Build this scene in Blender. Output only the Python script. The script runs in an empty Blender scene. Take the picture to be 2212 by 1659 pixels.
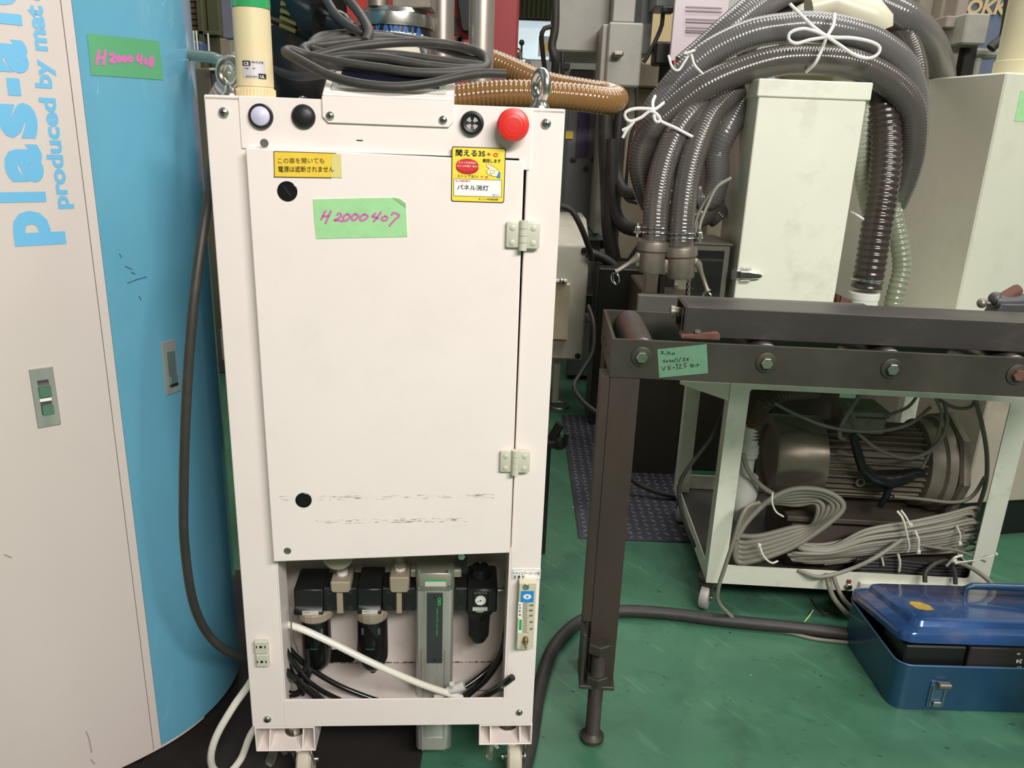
import bpy, bmesh, math, random
from math import sin, cos, pi, radians, sqrt, atan2
from mathutils import Vector, Matrix, noise
random.seed(7)
S = bpy.context.scene
COL = S.collection

# ------------------------------------------------------------------ camera
CAM_H = 1.08
FPX, CX, CY = 1700.0, 1106.0, 829.5            # focal length / centre for a 2212 x 1659 frame
RM = Matrix(((0.9992604851960563, -0.03845104323347111, 0.0),
             (0.011629626070725574, 0.3022291416001425, -0.9531643603099604),
             (0.03665016402688212, 0.9524594811549196, 0.3024528099305806)))
cam_d = bpy.data.cameras.new('camera')
cam = bpy.data.objects.new('camera', cam_d)
COL.objects.link(cam)
cam_d.sensor_fit = 'HORIZONTAL'
cam_d.sensor_width = 36.0
cam_d.lens = 36.0 * FPX / 2212.0
cam_d.clip_start = 0.02
cam_d.clip_end = 60
cam.matrix_world = Matrix.Translation((0, 0, CAM_H)) @ RM.to_4x4()
S.camera = cam

# ------------------------------------------------------------------ world, lights, exposure
S.view_settings.view_transform = 'Standard'
S.view_settings.look = 'None'
S.view_settings.gamma = 1.0
S.view_settings.use_curve_mapping = False
S.view_settings.exposure = 0.0
w = bpy.data.worlds.new('factory_air')
S.world = w
w.use_nodes = True
bg = w.node_tree.nodes['Background']
bg.inputs[0].default_value = (0.86, 0.82, 0.78, 1)
bg.inputs[1].default_value = 0.20

def area(name, loc, size, energy, color=(1, 1, 1), target=None, rot=None):
    d = bpy.data.lights.new(name, 'AREA')
    d.shape = 'RECTANGLE'; d.size = size[0]; d.size_y = size[1]
    d.energy = energy; d.color = color
    o = bpy.data.objects.new(name, d)
    COL.objects.link(o); o.location = loc
    if target is not None:
        o.rotation_euler = (Vector(target) - Vector(loc)).to_track_quat('-Z', 'Y').to_euler()
    return o
# rows of fluorescent fittings hanging under the factory roof
area('ceiling_lamp_row', (1.1, -1.3, 2.55), (2.0, 0.35), 120, (1.0, 0.955, 0.925), target=(-0.1, 1.1, 0.6))
area('ceiling_lamp_row', (1.9, 1.4, 4.0), (0.4, 3.0), 70, (1.0, 1.0, 0.93), target=(1.0, 1.6, 0))
area('ceiling_lamp_row', (0.5, 3.2, 4.0), (3.5, 0.4), 52, (1.0, 0.98, 0.94), target=(0.2, 2.3, 0))
area('ceiling_lamp_row', (0.8, 4.8, 4.0), (4.5, 0.5), 45, (1.0, 0.97, 0.9), target=(0.8, 4.8, 0))

# ------------------------------------------------------------------ frames of reference
CAMP = Vector((0, 0, CAM_H))
def ray(u, v):
    return RM @ Vector(((u - CX) / FPX, -(v - CY) / FPX, -1.0))

class Frame:
    """an upright local frame: origin on the floor, yaw about Z"""
    def __init__(s, x, y, yaw=0.0):
        s.o = Vector((x, y, 0)); s.yaw = radians(yaw)
        s.ex = Vector((cos(s.yaw), sin(s.yaw), 0)); s.ey = Vector((-sin(s.yaw), cos(s.yaw), 0))
    def loc(s, p):
        d = Vector(p) - s.o
        return Vector((d.dot(s.ex), d.dot(s.ey), d.z))
    def world(s, p):
        return s.o + s.ex * p[0] + s.ey * p[1] + Vector((0, 0, p[2]))
    def px(s, u, v, y=0.0):
        r = ray(u, v); t = ((s.o - CAMP).dot(s.ey) + y) / r.dot(s.ey)
        return s.loc(CAMP + r * t)
    def pz(s, u, v, z):
        r = ray(u, v); return s.loc(CAMP + r * ((z - CAM_H) / r.z))
    def rect(s, u0, v0, u1, v1, y=0.0):
        """x0,x1,z0,z1 of an upright rectangle at depth y"""
        vm = (v0 + v1) / 2; um = (u0 + u1) / 2
        return s.px(u0, vm, y).x, s.px(u1, vm, y).x, s.px(um, v1, y).z, s.px(um, v0, y).z
W0 = Frame(0, 0, 0)

# ------------------------------------------------------------------ colours, materials
def lin(c):
    return tuple((x / 12.92 if x <= 0.04045 else ((x + 0.055) / 1.055) ** 2.4) for x in c)
def rgb(r, g, b):
    return lin((r / 255, g / 255, b / 255))
MATS = {}
def mat(name, col, rough=0.5, metal=0.0, var=0.06, scale=6.0, bump=0.0, bscale=60.0,
        dirt=None, dirt_amt=0.0, dirt_scale=4.0, rvar=0.1, trans=0.0, ior=1.45, emit=0.0, spec=0.5, coat=0.0, alpha=1.0, stretch=(1, 1, 1)):
    if name in MATS: return MATS[name]
    m = bpy.data.materials.new(name); m.use_nodes = True
    nt = m.node_tree; N = nt.nodes; L = nt.links
    b = N['Principled BSDF']
    tc = N.new('ShaderNodeTexCoord'); mp = N.new('ShaderNodeMapping')
    mp.inputs['Scale'].default_value = stretch
    L.new(tc.outputs['Object'], mp.inputs['Vector'])
    n1 = N.new('ShaderNodeTexNoise'); n1.inputs['Scale'].default_value = scale
    n1.inputs['Detail'].default_value = 5; n1.inputs['Roughness'].default_value = 0.6
    L.new(mp.outputs[0], n1.inputs['Vector'])
    r1 = N.new('ShaderNodeValToRGB')
    c = col
    lo = tuple(max(0, x * (1 - var * 1.6)) for x in c) + (1,)
    hi = tuple(min(1, x * (1 + var)) for x in c) + (1,)
    r1.color_ramp.elements[0].position = 0.3; r1.color_ramp.elements[0].color = lo
    r1.color_ramp.elements[1].position = 0.7; r1.color_ramp.elements[1].color = hi
    L.new(n1.outputs['Fac'], r1.inputs['Fac'])
    out = r1.outputs['Color']
    if dirt is not None:
        n2 = N.new('ShaderNodeTexNoise'); n2.inputs['Scale'].default_value = dirt_scale
        n2.inputs['Detail'].default_value = 8; n2.inputs['Roughness'].default_value = 0.7
        L.new(mp.outputs[0], n2.inputs['Vector'])
        r2 = N.new('ShaderNodeValToRGB')
        r2.color_ramp.elements[0].position = 0.52; r2.color_ramp.elements[0].color = (0, 0, 0, 1)
        r2.color_ramp.elements[1].position = 0.75; r2.color_ramp.elements[1].color = (dirt_amt,) * 3 + (1,)
        L.new(n2.outputs['Fac'], r2.inputs['Fac'])
        mx = N.new('ShaderNodeMix'); mx.data_type = 'RGBA'
        L.new(r2.outputs['Color'], mx.inputs['Factor'])
        L.new(out, mx.inputs[6]); mx.inputs[7].default_value = tuple(dirt) + (1,)
        out = mx.outputs[2]
    L.new(out, b.inputs['Base Color'])
    if rvar > 0:
        mr = N.new('ShaderNodeMapRange')
        mr.inputs['To Min'].default_value = max(0.02, rough - rvar); mr.inputs['To Max'].default_value = min(1, rough + rvar)
        L.new(n1.outputs['Fac'], mr.inputs['Value']); L.new(mr.outputs[0], b.inputs['Roughness'])
    else:
        b.inputs['Roughness'].default_value = rough
    b.inputs['Metallic'].default_value = metal
    b.inputs['Specular IOR Level'].default_value = spec
    b.inputs['Coat Weight'].default_value = coat
    if trans > 0:
        b.inputs['Transmission Weight'].default_value = trans; b.inputs['IOR'].default_value = ior
    if alpha < 1:
        b.inputs['Alpha'].default_value = alpha
    if emit > 0:
        L.new(out, b.inputs['Emission Color']); b.inputs['Emission Strength'].default_value = emit
    if bump > 0:
        n3 = N.new('ShaderNodeTexNoise'); n3.inputs['Scale'].default_value = bscale; n3.inputs['Detail'].default_value = 3
        L.new(mp.outputs[0], n3.inputs['Vector'])
        bp = N.new('ShaderNodeBump'); bp.inputs['Strength'].default_value = bump; bp.inputs['Distance'].default_value = 0.002
        L.new(n3.outputs['Fac'], bp.inputs['Height']); L.new(bp.outputs[0], b.inputs['Normal'])
    MATS[name] = m
    return m

# ------------------------------------------------------------------ mesh builder
def spline(pts, n=10, closed=False):
    """Catmull-Rom through pts (any tuple length)"""
    P = [Vector(p) for p in pts]; out = []
    m = len(P)
    rng = range(m) if closed else range(m - 1)
    for i in rng:
        p1 = P[i]; p2 = P[(i + 1) % m]
        p0 = P[(i - 1) % m] if (closed or i > 0) else p1 * 2 - p2
        p3 = P[(i + 2) % m] if (closed or i < m - 2) else p2 * 2 - p1
        for k in range(n):
            t = k / n
            out.append(0.5 * ((2 * p1) + (p2 - p0) * t + (2 * p0 - 5 * p1 + 4 * p2 - p3) * t * t + (3 * p1 - p0 - 3 * p2 + p3) * t ** 3))
    if not closed: out.append(P[-1].copy())
    return out
def resample(pts, step, closed=False):
    P = list(pts) + ([pts[0]] if closed else [])
    L = [0.0]
    for a, b in zip(P, P[1:]): L.append(L[-1] + (b - a).length)
    tot = L[-1]; n = max(2, int(round(tot / step)))
    out = []; j = 0
    for i in range(n if closed else n + 1):
        s = tot * i / n
        while j < len(L) - 2 and L[j + 1] < s: j += 1
        seg = L[j + 1] - L[j]
        t = 0 if seg < 1e-9 else (s - L[j]) / seg
        out.append(P[j].lerp(P[j + 1], t))
    return out

class MB:
    def __init__(s):
        s.bm = bmesh.new()
    def _merge(s, b2, M=None):
        if M is not None: bmesh.ops.transform(b2, matrix=M, verts=b2.verts)
        me = bpy.data.meshes.new('tmp'); b2.to_mesh(me); b2.free()
        s.bm.from_mesh(me); bpy.data.meshes.remove(me)
        return s
    def box(s, x0, x1, y0, y1, z0, z1, bev=0.0, M=None, seg=1):
        b = bmesh.new()
        bmesh.ops.create_cube(b, size=1.0)
        for v in b.verts:
            v.co = Vector((x0 + (v.co.x + .5) * (x1 - x0), y0 + (v.co.y + .5) * (y1 - y0), z0 + (v.co.z + .5) * (z1 - z0)))
        if x1 < x0 or y1 < y0 or z1 < z0: bmesh.ops.recalc_face_normals(b, faces=b.faces)
        if bev > 0:
            bmesh.ops.bevel(b, geom=list(b.edges), offset=bev, segments=seg, affect='EDGES', profile=0.5)
        return s._merge(b, M)
    def hexa(s, q, thick):
        """q: four points (quad, in order); thick: vector of extrusion"""
        b = bmesh.new(); t = Vector(thick)
        A = [b.verts.new(Vector(p)) for p in q]; B = [b.verts.new(Vector(p) + t) for p in q]
        n = len(q)
        b.faces.new(A); b.faces.new(B[::-1])
        for i in range(n): b.faces.new((A[i], B[i], B[(i + 1) % n], A[(i + 1) % n]))
        bmesh.ops.recalc_face_normals(b, faces=b.faces)
        return s._merge(b)
    def prism(s, poly, axis, a0, a1, bev=0.0, M=None):
        """poly of 2D points extruded along axis 'x','y' or 'z' from a0 to a1"""
        def P(p, a):
            return {'x': (a, p[0], p[1]), 'y': (p[0], a, p[1]), 'z': (p[0], p[1], a)}[axis]
        b = bmesh.new()
        A = [b.verts.new(P(p, a0)) for p in poly]; B = [b.verts.new(P(p, a1)) for p in poly]
        n = len(poly)
        b.faces.new(A); b.faces.new(B[::-1])
        for i in range(n): b.faces.new((A[i], B[i], B[(i + 1) % n], A[(i + 1) % n]))
        bmesh.ops.recalc_face_normals(b, faces=b.faces)
        if bev > 0: bmesh.ops.bevel(b, geom=list(b.edges), offset=bev, segments=1, affect='EDGES')
        return s._merge(b, M)
    def sheet(s, outer, holes, axis, a0, a1):
        """plate with holes (outer, holes: lists of 2D points)"""
        def P(p, a):
            return {'x': (a, p[0], p[1]), 'y': (p[0], a, p[1]), 'z': (p[0], p[1], a)}[axis]
        b = bmesh.new(); es = []
        for loop in [outer] + list(holes):
            vs = [b.verts.new(P(p, a0)) for p in loop]
            es += [b.edges.new((vs[i], vs[(i + 1) % len(vs)])) for i in range(len(vs))]
        r = bmesh.ops.triangle_fill(b, use_beauty=True, use_dissolve=False, edges=es)
        fs = [f for f in r['geom'] if isinstance(f, bmesh.types.BMFace)]
        ex = bmesh.ops.extrude_face_region(b, geom=fs)
        vs = [v for v in ex['geom'] if isinstance(v, bmesh.types.BMVert)]
        i = {'x': 0, 'y': 1, 'z': 2}[axis]
        for v in vs: v.co[i] = a1
        bmesh.ops.recalc_face_normals(b, faces=b.faces)
        return s._merge(b)
    def cyl(s, p0, p1, r0, r1=None, n=20, cap=True):
        r1 = r0 if r1 is None else r1
        return s.rings([(p0, r0), (p1, r1)], n, cap)
    def rings(s, prof, n=20, cap=True, closed=False, up=None):
        """prof: list of (point, radius); rings perpendicular to path"""
        P = [Vector(p) for p, r in prof]; R = [r for p, r in prof]; m = len(P)
        b = s.bm; T = []
        for i in range(m):
            a = P[(i - 1) % m] if (closed or i > 0) else P[i]; c = P[(i + 1) % m] if (closed or i < m - 1) else P[i]
            t = c - a
            if t.length < 1e-9: t = T[-1] if T else Vector((0, 0, 1))
            T.append(t.normalized())
        ref = Vector((0, 0, 1)) if abs(T[0].z) < 0.9 else Vector((1, 0, 0))
        X = T[0].cross(ref).normalized(); prev = None; loops = []
        for i in range(m):
            if i:
                q = T[i - 1].rotation_difference(T[i]); X = q @ X
                X = (X - T[i] * X.dot(T[i])).normalized()
            Yv = T[i].cross(X)
            loops.append([b.verts.new(P[i] + (X * cos(2 * pi * k / n) + Yv * sin(2 * pi * k / n)) * R[i]) for k in range(n)])
        for i in range(m if closed else m - 1):
            A = loops[i]; B = loops[(i + 1) % m]; off = 0
            if closed and i == m - 1:
                off = min(range(n), key=lambda o: (A[0].co - B[o].co).length)
            for k in range(n):
                b.faces.new((A[k], A[(k + 1) % n], B[(k + 1 + off) % n], B[(k + off) % n]))
        if cap and not closed:
            b.faces.new(loops[0][::-1]); b.faces.new(loops[-1])
        return s
    def lathe(s, prof, o=(0, 0, 0), axis=(0, 0, 1), n=24, cap=True):
        """prof [(r,h)...] around axis through o"""
        o = Vector(o); a = Vector(axis).normalized()
        ref = Vector((0, 0, 1)) if abs(a.z) < 0.9 else Vector((1, 0, 0))
        X = a.cross(ref).normalized(); Yv = a.cross(X); loops = []
        for r, h in prof:
            r = max(r, 1e-5)
            loops.append([s.bm.verts.new(o + a * h + (X * cos(2 * pi * k / n) + Yv * sin(2 * pi * k / n)) * r) for k in range(n)])
        for A, B in zip(loops, loops[1:]):
            for k in range(n): s.bm.faces.new((A[k], A[(k + 1) % n], B[(k + 1) % n], B[k]))
        if cap:
            s.bm.faces.new(loops[0][::-1]); s.bm.faces.new(loops[-1])
        return s
    def tube(s, pts, r, n=12, step=0.01, closed=False, smooth=10, cap=True):
        P = resample(spline(pts, smooth, closed), step, closed)
        return s.rings([(p, r) for p in P], n, cap, closed)
    def ribbed(s, pts, r, pitch, depth, n=16, per=4, flat=0.0, smooth=12, sharp=1.0, closed=False):
        """corrugated hose"""
        P = resample(spline(pts, smooth, closed), pitch / per, closed)
        prof = []
        for i, p in enumerate(P):
            c = 0.5 - 0.5 * cos(2 * pi * i / per)
            prof.append((p, r - depth * (1 - c ** sharp)))
        return s.rings(prof, n, True, closed)
    def sph(s, c, r, n=16, sc=(1, 1, 1)):
        b = bmesh.new(); bmesh.ops.create_uvsphere(b, u_segments=n, v_segments=max(6, n // 2), radius=r)
        return s._merge(b, Matrix.Translation(c) @ Matrix.Diagonal((*sc, 1)))
    def torus(s, c, R, r, axis=(0, 1, 0), n=24, m=10, a0=0, a1=2 * pi):
        a = Vector(axis).normalized(); ref = Vector((0, 0, 1)) if abs(a.z) < 0.9 else Vector((1, 0, 0))
        X = a.cross(ref).normalized(); Yv = a.cross(X); c = Vector(c)
        full = abs(a1 - a0 - 2 * pi) < 1e-6
        k = n if full else n + 1
        pts = [c + (X * cos(a0 + (a1 - a0) * i / n) + Yv * sin(a0 + (a1 - a0) * i / n)) * R for i in range(k)]
        return s.rings([(p, r) for p in pts], m, not full, full)
    def poly(s, pts):
        s.bm.faces.new([s.bm.verts.new(p) for p in pts]); return s
    def dup(s, Ms):
        """replace content with copies under each matrix"""
        me = bpy.data.meshes.new('tmp'); s.bm.to_mesh(me); s.bm.clear()
        for M in Ms:
            me.transform(M); s.bm.from_mesh(me); me.transform(M.inverted())
        bpy.data.meshes.remove(me); return s
    def build(s, name, m, parent=None, label=None, cat=None, group=None, kind=None, smooth=35, recalc=False):
        if recalc: bmesh.ops.recalc_face_normals(s.bm, faces=s.bm.faces)
        me = bpy.data.meshes.new(name)
        off = Vector((0, 0, 0))
        if parent is None and s.bm.verts:
            xs = [v.co.x for v in s.bm.verts]; ys = [v.co.y for v in s.bm.verts]; zs = [v.co.z for v in s.bm.verts]
            off = Vector(((min(xs) + max(xs)) / 2, (min(ys) + max(ys)) / 2, min(zs)))
            bmesh.ops.translate(s.bm, verts=s.bm.verts, vec=-off)
        s.bm.to_mesh(me); s.bm.free()
        me.materials.append(m)
        if smooth:
            me.shade_smooth(); me.set_sharp_from_angle(angle=radians(smooth))
        o = bpy.data.objects.new(name, me); COL.objects.link(o)
        if parent is not None: o.parent = parent
        else: o.location = off
        return tag(o, label, cat, group, kind)

def tag(o, label=None, cat=None, group=None, kind=None):
    if label: o['label'] = label
    if cat: o['category'] = cat
    if group: o['group'] = group
    if kind: o['kind'] = kind
    return o
def thing(name, label, cat, fr, group=None):
    o = bpy.data.objects.new(name, None); COL.objects.link(o)
    o.empty_display_size = 0.1
    if isinstance(fr, Frame):
        o.location = fr.o; o.rotation_euler = (0, 0, fr.yaw)
    else: o.location = fr
    return tag(o, label, cat, group)
def part(name, mesh_from, parent, M=None):
    """another part sharing mesh data"""
    o = bpy.data.objects.new(name, mesh_from.data); COL.objects.link(o); o.parent = parent
    if M is not None: o.matrix_local = M
    return o
def copy_tree(o, parent=None):
    c = o.copy(); COL.objects.link(c); c.parent = parent
    for ch in [x for x in bpy.data.objects if x.parent == o]: copy_tree(ch, c)
    return c
def circ(cx, cz, r, n=20, a0=0.0):
    return [(cx + r * cos(a0 + 2 * pi * k / n), cz + r * sin(a0 + 2 * pi * k / n)) for k in range(n)]
def rrect(x0, x1, z0, z1, r, n=4):
    out = []
    for cx, cz, a in ((x1 - r, z1 - r, 0), (x0 + r, z1 - r, pi / 2), (x0 + r, z0 + r, pi), (x1 - r, z0 + r, 3 * pi / 2)):
        for k in range(n + 1): out.append((cx + r * cos(a + pi / 2 * k / n), cz + r * sin(a + pi / 2 * k / n)))
    return out

# ------------------------------------------------------------------ lettering
def text_bm(txt, bold=0.0, shear=0.0):
    c = bpy.data.curves.new('t', 'FONT'); c.body = txt; c.size = 1.0; c.offset = bold; c.shear = shear
    c.resolution_u = 3
    o = bpy.data.objects.new('t', c)
    me = o.to_mesh()
    b = bmesh.new(); b.from_mesh(me); o.to_mesh_clear()
    bpy.data.objects.remove(o); bpy.data.curves.remove(c)
    return b
def text_on(mb, txt, fn, w, x0=0.0, y0=0.0, h=None, bold=0.0, cut=None, thick=None, fitx=True):
    """lay text out: width w from x0, baseline y0, cap height factor h; fn maps (x,y)->point"""
    b = text_bm(txt, bold)
    if not b.verts: b.free(); return mb
    xs = [v.co.x for v in b.verts]; a, c = min(xs), max(xs)
    sx = w / (c - a); sy = sx if h is None else h
    for v in b.verts: v.co = Vector((x0 + (v.co.x - a) * sx, y0 + v.co.y * sy, 0))
    if cut:
        xs = [v.co.x for v in b.verts]; ys = [v.co.y for v in b.verts]
        k = math.floor(min(ys) / cut) * cut
        while k < max(ys):
            bmesh.ops.bisect_plane(b, geom=b.verts[:] + b.edges[:] + b.faces[:], plane_co=(0, k, 0), plane_no=(0, 1, 0)); k += cut
    for v in b.verts: v.co = Vector(fn(v.co.x, v.co.y))
    return mb._merge(b)
def stroke(mb, pts, wdt, fn):
    """pen line of width wdt in 2D, mapped by fn"""
    P = [Vector((p[0], p[1], 0)) for p in pts]
    if len(P) > 2: P = spline(P, 5)
    V = []
    for i, p in enumerate(P):
        t = (P[min(i + 1, len(P) - 1)] - P[max(i - 1, 0)])
        t = t.normalized() if t.length > 1e-9 else Vector((1, 0, 0))
        nrm = Vector((-t.y, t.x, 0)) * wdt / 2
        e = t * (wdt * .3) * (-1 if i == 0 else (1 if i == len(P) - 1 else 0))
        V.append((p + nrm + e, p - nrm + e))
    bv = [(mb.bm.verts.new(fn(a.x, a.y)), mb.bm.verts.new(fn(b.x, b.y))) for a, b in V]
    for (a, b), (c, d) in zip(bv, bv[1:]):
        mb.bm.faces.new((a, b, d, c))
    return mb
# ------------------------------------------------------------------ shared materials
M_WHITE = mat('warm_white_paint', rgb(246, 234, 228), 0.38, var=0.02, scale=3, dirt=rgb(190, 178, 160), dirt_amt=0.12, dirt_scale=9, coat=0.2)
M_WHITE2 = mat('cool_white_paint', rgb(232, 232, 214), 0.42, var=0.03, scale=3, dirt=rgb(140, 135, 115), dirt_amt=0.35, dirt_scale=7)
M_CREAM = mat('cream_paint', rgb(206, 203, 186), 0.45, var=0.04, scale=5, dirt=rgb(110, 100, 80), dirt_amt=0.35, dirt_scale=12)
M_IVORY = mat('ivory_plastic', rgb(205, 203, 184), 0.4, var=0.02, scale=8)
M_BLACK = mat('black_plastic', rgb(26, 26, 26), 0.42, var=0.15, scale=10)
M_BLACKG = mat('glossy_black_plastic', rgb(18, 18, 19), 0.2, var=0.15, scale=10)
M_RUBBER = mat('black_rubber', rgb(52, 50, 47), 0.55, var=0.12, scale=20, dirt=rgb(90, 85, 78), dirt_amt=0.25, dirt_scale=30)
M_CABLE = mat('dark_grey_cable_jacket', rgb(56, 54, 49), 0.5, var=0.08, scale=15, dirt=rgb(110, 105, 95), dirt_amt=0.2, dirt_scale=40)
M_GCABLE = mat('grey_cable_jacket', rgb(128, 125, 112), 0.5, var=0.1, scale=15, dirt=rgb(80, 75, 65), dirt_amt=0.3, dirt_scale=30)
M_STEEL = mat('zinc_steel', rgb(190, 190, 182), 0.28, 1.0, var=0.1, scale=20)
M_CHROME = mat('bright_chrome', rgb(225, 225, 222), 0.14, 1.0, var=0.05, scale=20, rvar=0.04)
M_ALU = mat('brushed_aluminium', rgb(186, 186, 178), 0.36, 0.55, var=0.06, scale=8, stretch=(20, 20, 1))
M_GALV = mat('dull_cast_metal', rgb(142, 134, 122), 0.45, 0.7, var=0.12, scale=25, dirt=rgb(80, 70, 60), dirt_amt=0.4, dirt_scale=20)
M_DSTEEL = mat('dark_mill_steel', rgb(70, 67, 59), 0.48, 0.4, var=0.2, scale=8, dirt=rgb(70, 50, 40), dirt_amt=0.6, dirt_scale=5, bump=0.1)
M_BSTEEL = mat('brown_primer_steel', rgb(66, 55, 49), 0.5, 0.15, var=0.15, scale=8, dirt=rgb(50, 45, 40), dirt_amt=0.6, dirt_scale=4, stretch=(1, 1, .4))
M_RUST = mat('rusty_steel', rgb(112, 74, 62), 0.75, 0.1, var=0.25, scale=30, bump=0.4)
M_RED = mat('red_plastic', rgb(226, 52, 44), 0.35, var=0.03, scale=10)
M_LAV = mat('milky_lens', rgb(212, 206, 232), 0.25, var=0.02, scale=10, coat=0.5)
M_YEL = mat('yellow_print', rgb(247, 222, 66), 0.45, var=0.02, scale=10)
M_YELO = mat('orange_yellow_film', rgb(244, 208, 70), 0.3, var=0.04, scale=30, coat=0.6)
M_INK = mat('black_ink', rgb(30, 27, 24), 0.6, var=0.05)
M_BROWNINK = mat('brown_ink', rgb(92, 70, 22), 0.6, var=0.05)
M_REDINK = mat('red_ink', rgb(214, 44, 40), 0.5, var=0.03)
M_PAPER = mat('white_paper', rgb(246, 244, 240), 0.6, var=0.01)
M_TAPEG = mat('pale_green_cloth_tape', rgb(164, 218, 156), 0.6, var=0.05, scale=60, bump=0.15, bscale=400)
M_PINK = mat('pink_marker_ink', rgb(206, 110, 172), 0.6, var=0.03)
M_WTUBE = mat('milky_white_tube', rgb(236, 232, 218), 0.3, var=0.03, scale=10, coat=0.3)
M_SILVER = mat('satin_silver_paint', rgb(168, 154, 134), 0.4, 0.1, var=0.05, scale=10)
M_GREENINK = mat('green_ink', rgb(52, 170, 88), 0.5, var=0.03)
M_BLUEINK = mat('blue_print', rgb(40, 140, 214), 0.5, var=0.03)
M_CLEAR = mat('clear_acrylic', rgb(226, 222, 196), 0.1, var=0.02, trans=0.75, ior=1.3)
M_DARKLID = mat('anthracite_plate', rgb(62, 65, 66), 0.4, 0.2, var=0.06)

# door paint with two bands of black scuffing
def door_material():
    m = M_WHITE.copy(); m.name = 'scuffed_white_paint'; nt = m.node_tree; N = nt.nodes; L = nt.links
    b = N['Principled BSDF']; src = b.inputs['Base Color'].links[0].from_socket
    tc = [n for n in N if n.type == 'TEX_COORD'][0]
    sep = N.new('ShaderNodeSeparateXYZ'); L.new(tc.outputs['Object'], sep.inputs[0])
    def M(op, a, c, d=None):
        n = N.new('ShaderNodeMath'); n.operation = op
        for i, x in enumerate((a, c, d)):
            if x is None: continue
            if isinstance(x, (int, float)): n.inputs[i].default_value = x
            else: L.new(x, n.inputs[i])
        return n.outputs[0]
    def band(z, w, x0, x1, thr):
        a = M('ABSOLUTE', M('SUBTRACT', sep.outputs[2], z), 0)
        g = M('LESS_THAN', a, w)
        g = M('MULTIPLY', g, M('GREATER_THAN', sep.outputs[0], x0)); g = M('MULTIPLY', g, M('LESS_THAN', sep.outputs[0], x1))
        mp = N.new('ShaderNodeMapping'); mp.inputs['Scale'].default_value = (60, 60, 420); L.new(tc.outputs['Object'], mp.inputs[0])
        n = N.new('ShaderNodeTexNoise'); n.inputs['Scale'].default_value = 1.0; n.inputs['Detail'].default_value = 6; n.inputs['Roughness'].default_value = .8
        L.new(mp.outputs[0], n.inputs[0])
        return M('MULTIPLY', g, M('GREATER_THAN', n.outputs['Fac'], thr))
    t = M('MAXIMUM', band(0.569, 0.0035, -0.33, -0.02, 0.57), band(0.531, 0.0035, -0.28, -0.06, 0.55))
    t = M('MULTIPLY', t, 0.7)
    mx = N.new('ShaderNodeMix'); mx.data_type = 'RGBA'; L.new(t, mx.inputs['Factor']); L.new(src, mx.inputs[6]); mx.inputs[7].default_value = (0.05, 0.045, 0.04, 1)
    L.new(mx.outputs[2], b.inputs['Base Color'])
    return m
M_DOOR = door_material()

# ================================================================== white dryer cabinet (centre)
F1 = Frame(0, 1.065, 4)
XL, XR, ZB, ZT = -0.398, 0.055, 0.154, 1.113
DEP = 0.42
cab = thing('dryer_cabinet', 'tall white wheeled cabinet with a scuffed door and red stop button, air filters below', 'cabinet', F1)

def screw(x, y, z, r, parent, name='screw', d=(0, -1, 0)):
    b = MB(); D = Vector(d)
    b.lathe([(r, 0), (r, r * .25), (r * .8, r * .55), (r * .4, r * .72), (0.0001, r * .76)], (x, y, z), D, 18)
    o = b.build(name, M_STEEL, parent)
    c = MB(); e = r * .5; y2 = y - r * .74
    c.box(x - e, x + e, y2 - .0003, y2 + .001, z - e * .2, z + e * .2, M=Matrix.Identity(4))
    c.box(x - e * .2, x + e * .2, y2 - .0003, y2 + .001, z - e, z + e)
    c.build('cross_recess', M_BLACK, o)
    return o

# frame members
fb = MB()
b = MB(); b.prism([(XL, ZB), (-0.345, ZB), (-0.345, ZT), (XL, ZT), (XL, ZB)][:4], 'y', 0, 0.035, bev=.0012)
b.build('left_post', M_WHITE, cab)
b = MB(); b.box(0.0085, XR, 0, 0.035, ZB, ZT, bev=.0012); b.build('right_post', M_WHITE, cab)
b = MB(); b.box(-0.345, 0.0085, 0.001, 0.004, ZB, 0.205, bev=.0008); b.box(-0.3455, 0.009, -0.0006, 0.004, ZB + .001, 0.2045); b.build('bottom_rail', M_WHITE, cab)
b = MB(); b.box(-0.3445, -0.342, 0.0, 0.05, 0.205, 0.48); b.build('opening_flange', M_WHITE, cab)
b = MB(); b.box(0.006, 0.0085, 0, .05, .205, .48); b.build('opening_flange', M_WHITE, cab)
# top head panel: slightly proud, notched at the right
xr = F1.px(1147, 300).x
b = MB(); b.prism([(-0.3555, 1.05), (-0.3555, ZT), (xr, ZT), (xr, 1.036), (-0.002, 1.036), (-0.002, 1.05)], 'y', -0.0022, 0.012, bev=.0008)
b.build('head_panel', M_WHITE, cab)
# shell: sides, back, top
b = MB(); b.box(XL, XL + .003, 0.03, DEP, ZB, ZT - .003); b.box(XR - .003, XR, 0.03, DEP, ZB, ZT - .003)
b.build('side_panel', M_WHITE, cab)
b = MB(); b.box(XL, XR, 0.0, DEP, ZT - .006, ZT - .002, bev=.0008); b.build('top_panel', M_WHITE, cab)
b = MB(); b.box(XL, XR, DEP - .003, DEP, ZB, ZT - .006); b.build('rear_panel', M_WHITE, cab)
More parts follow.
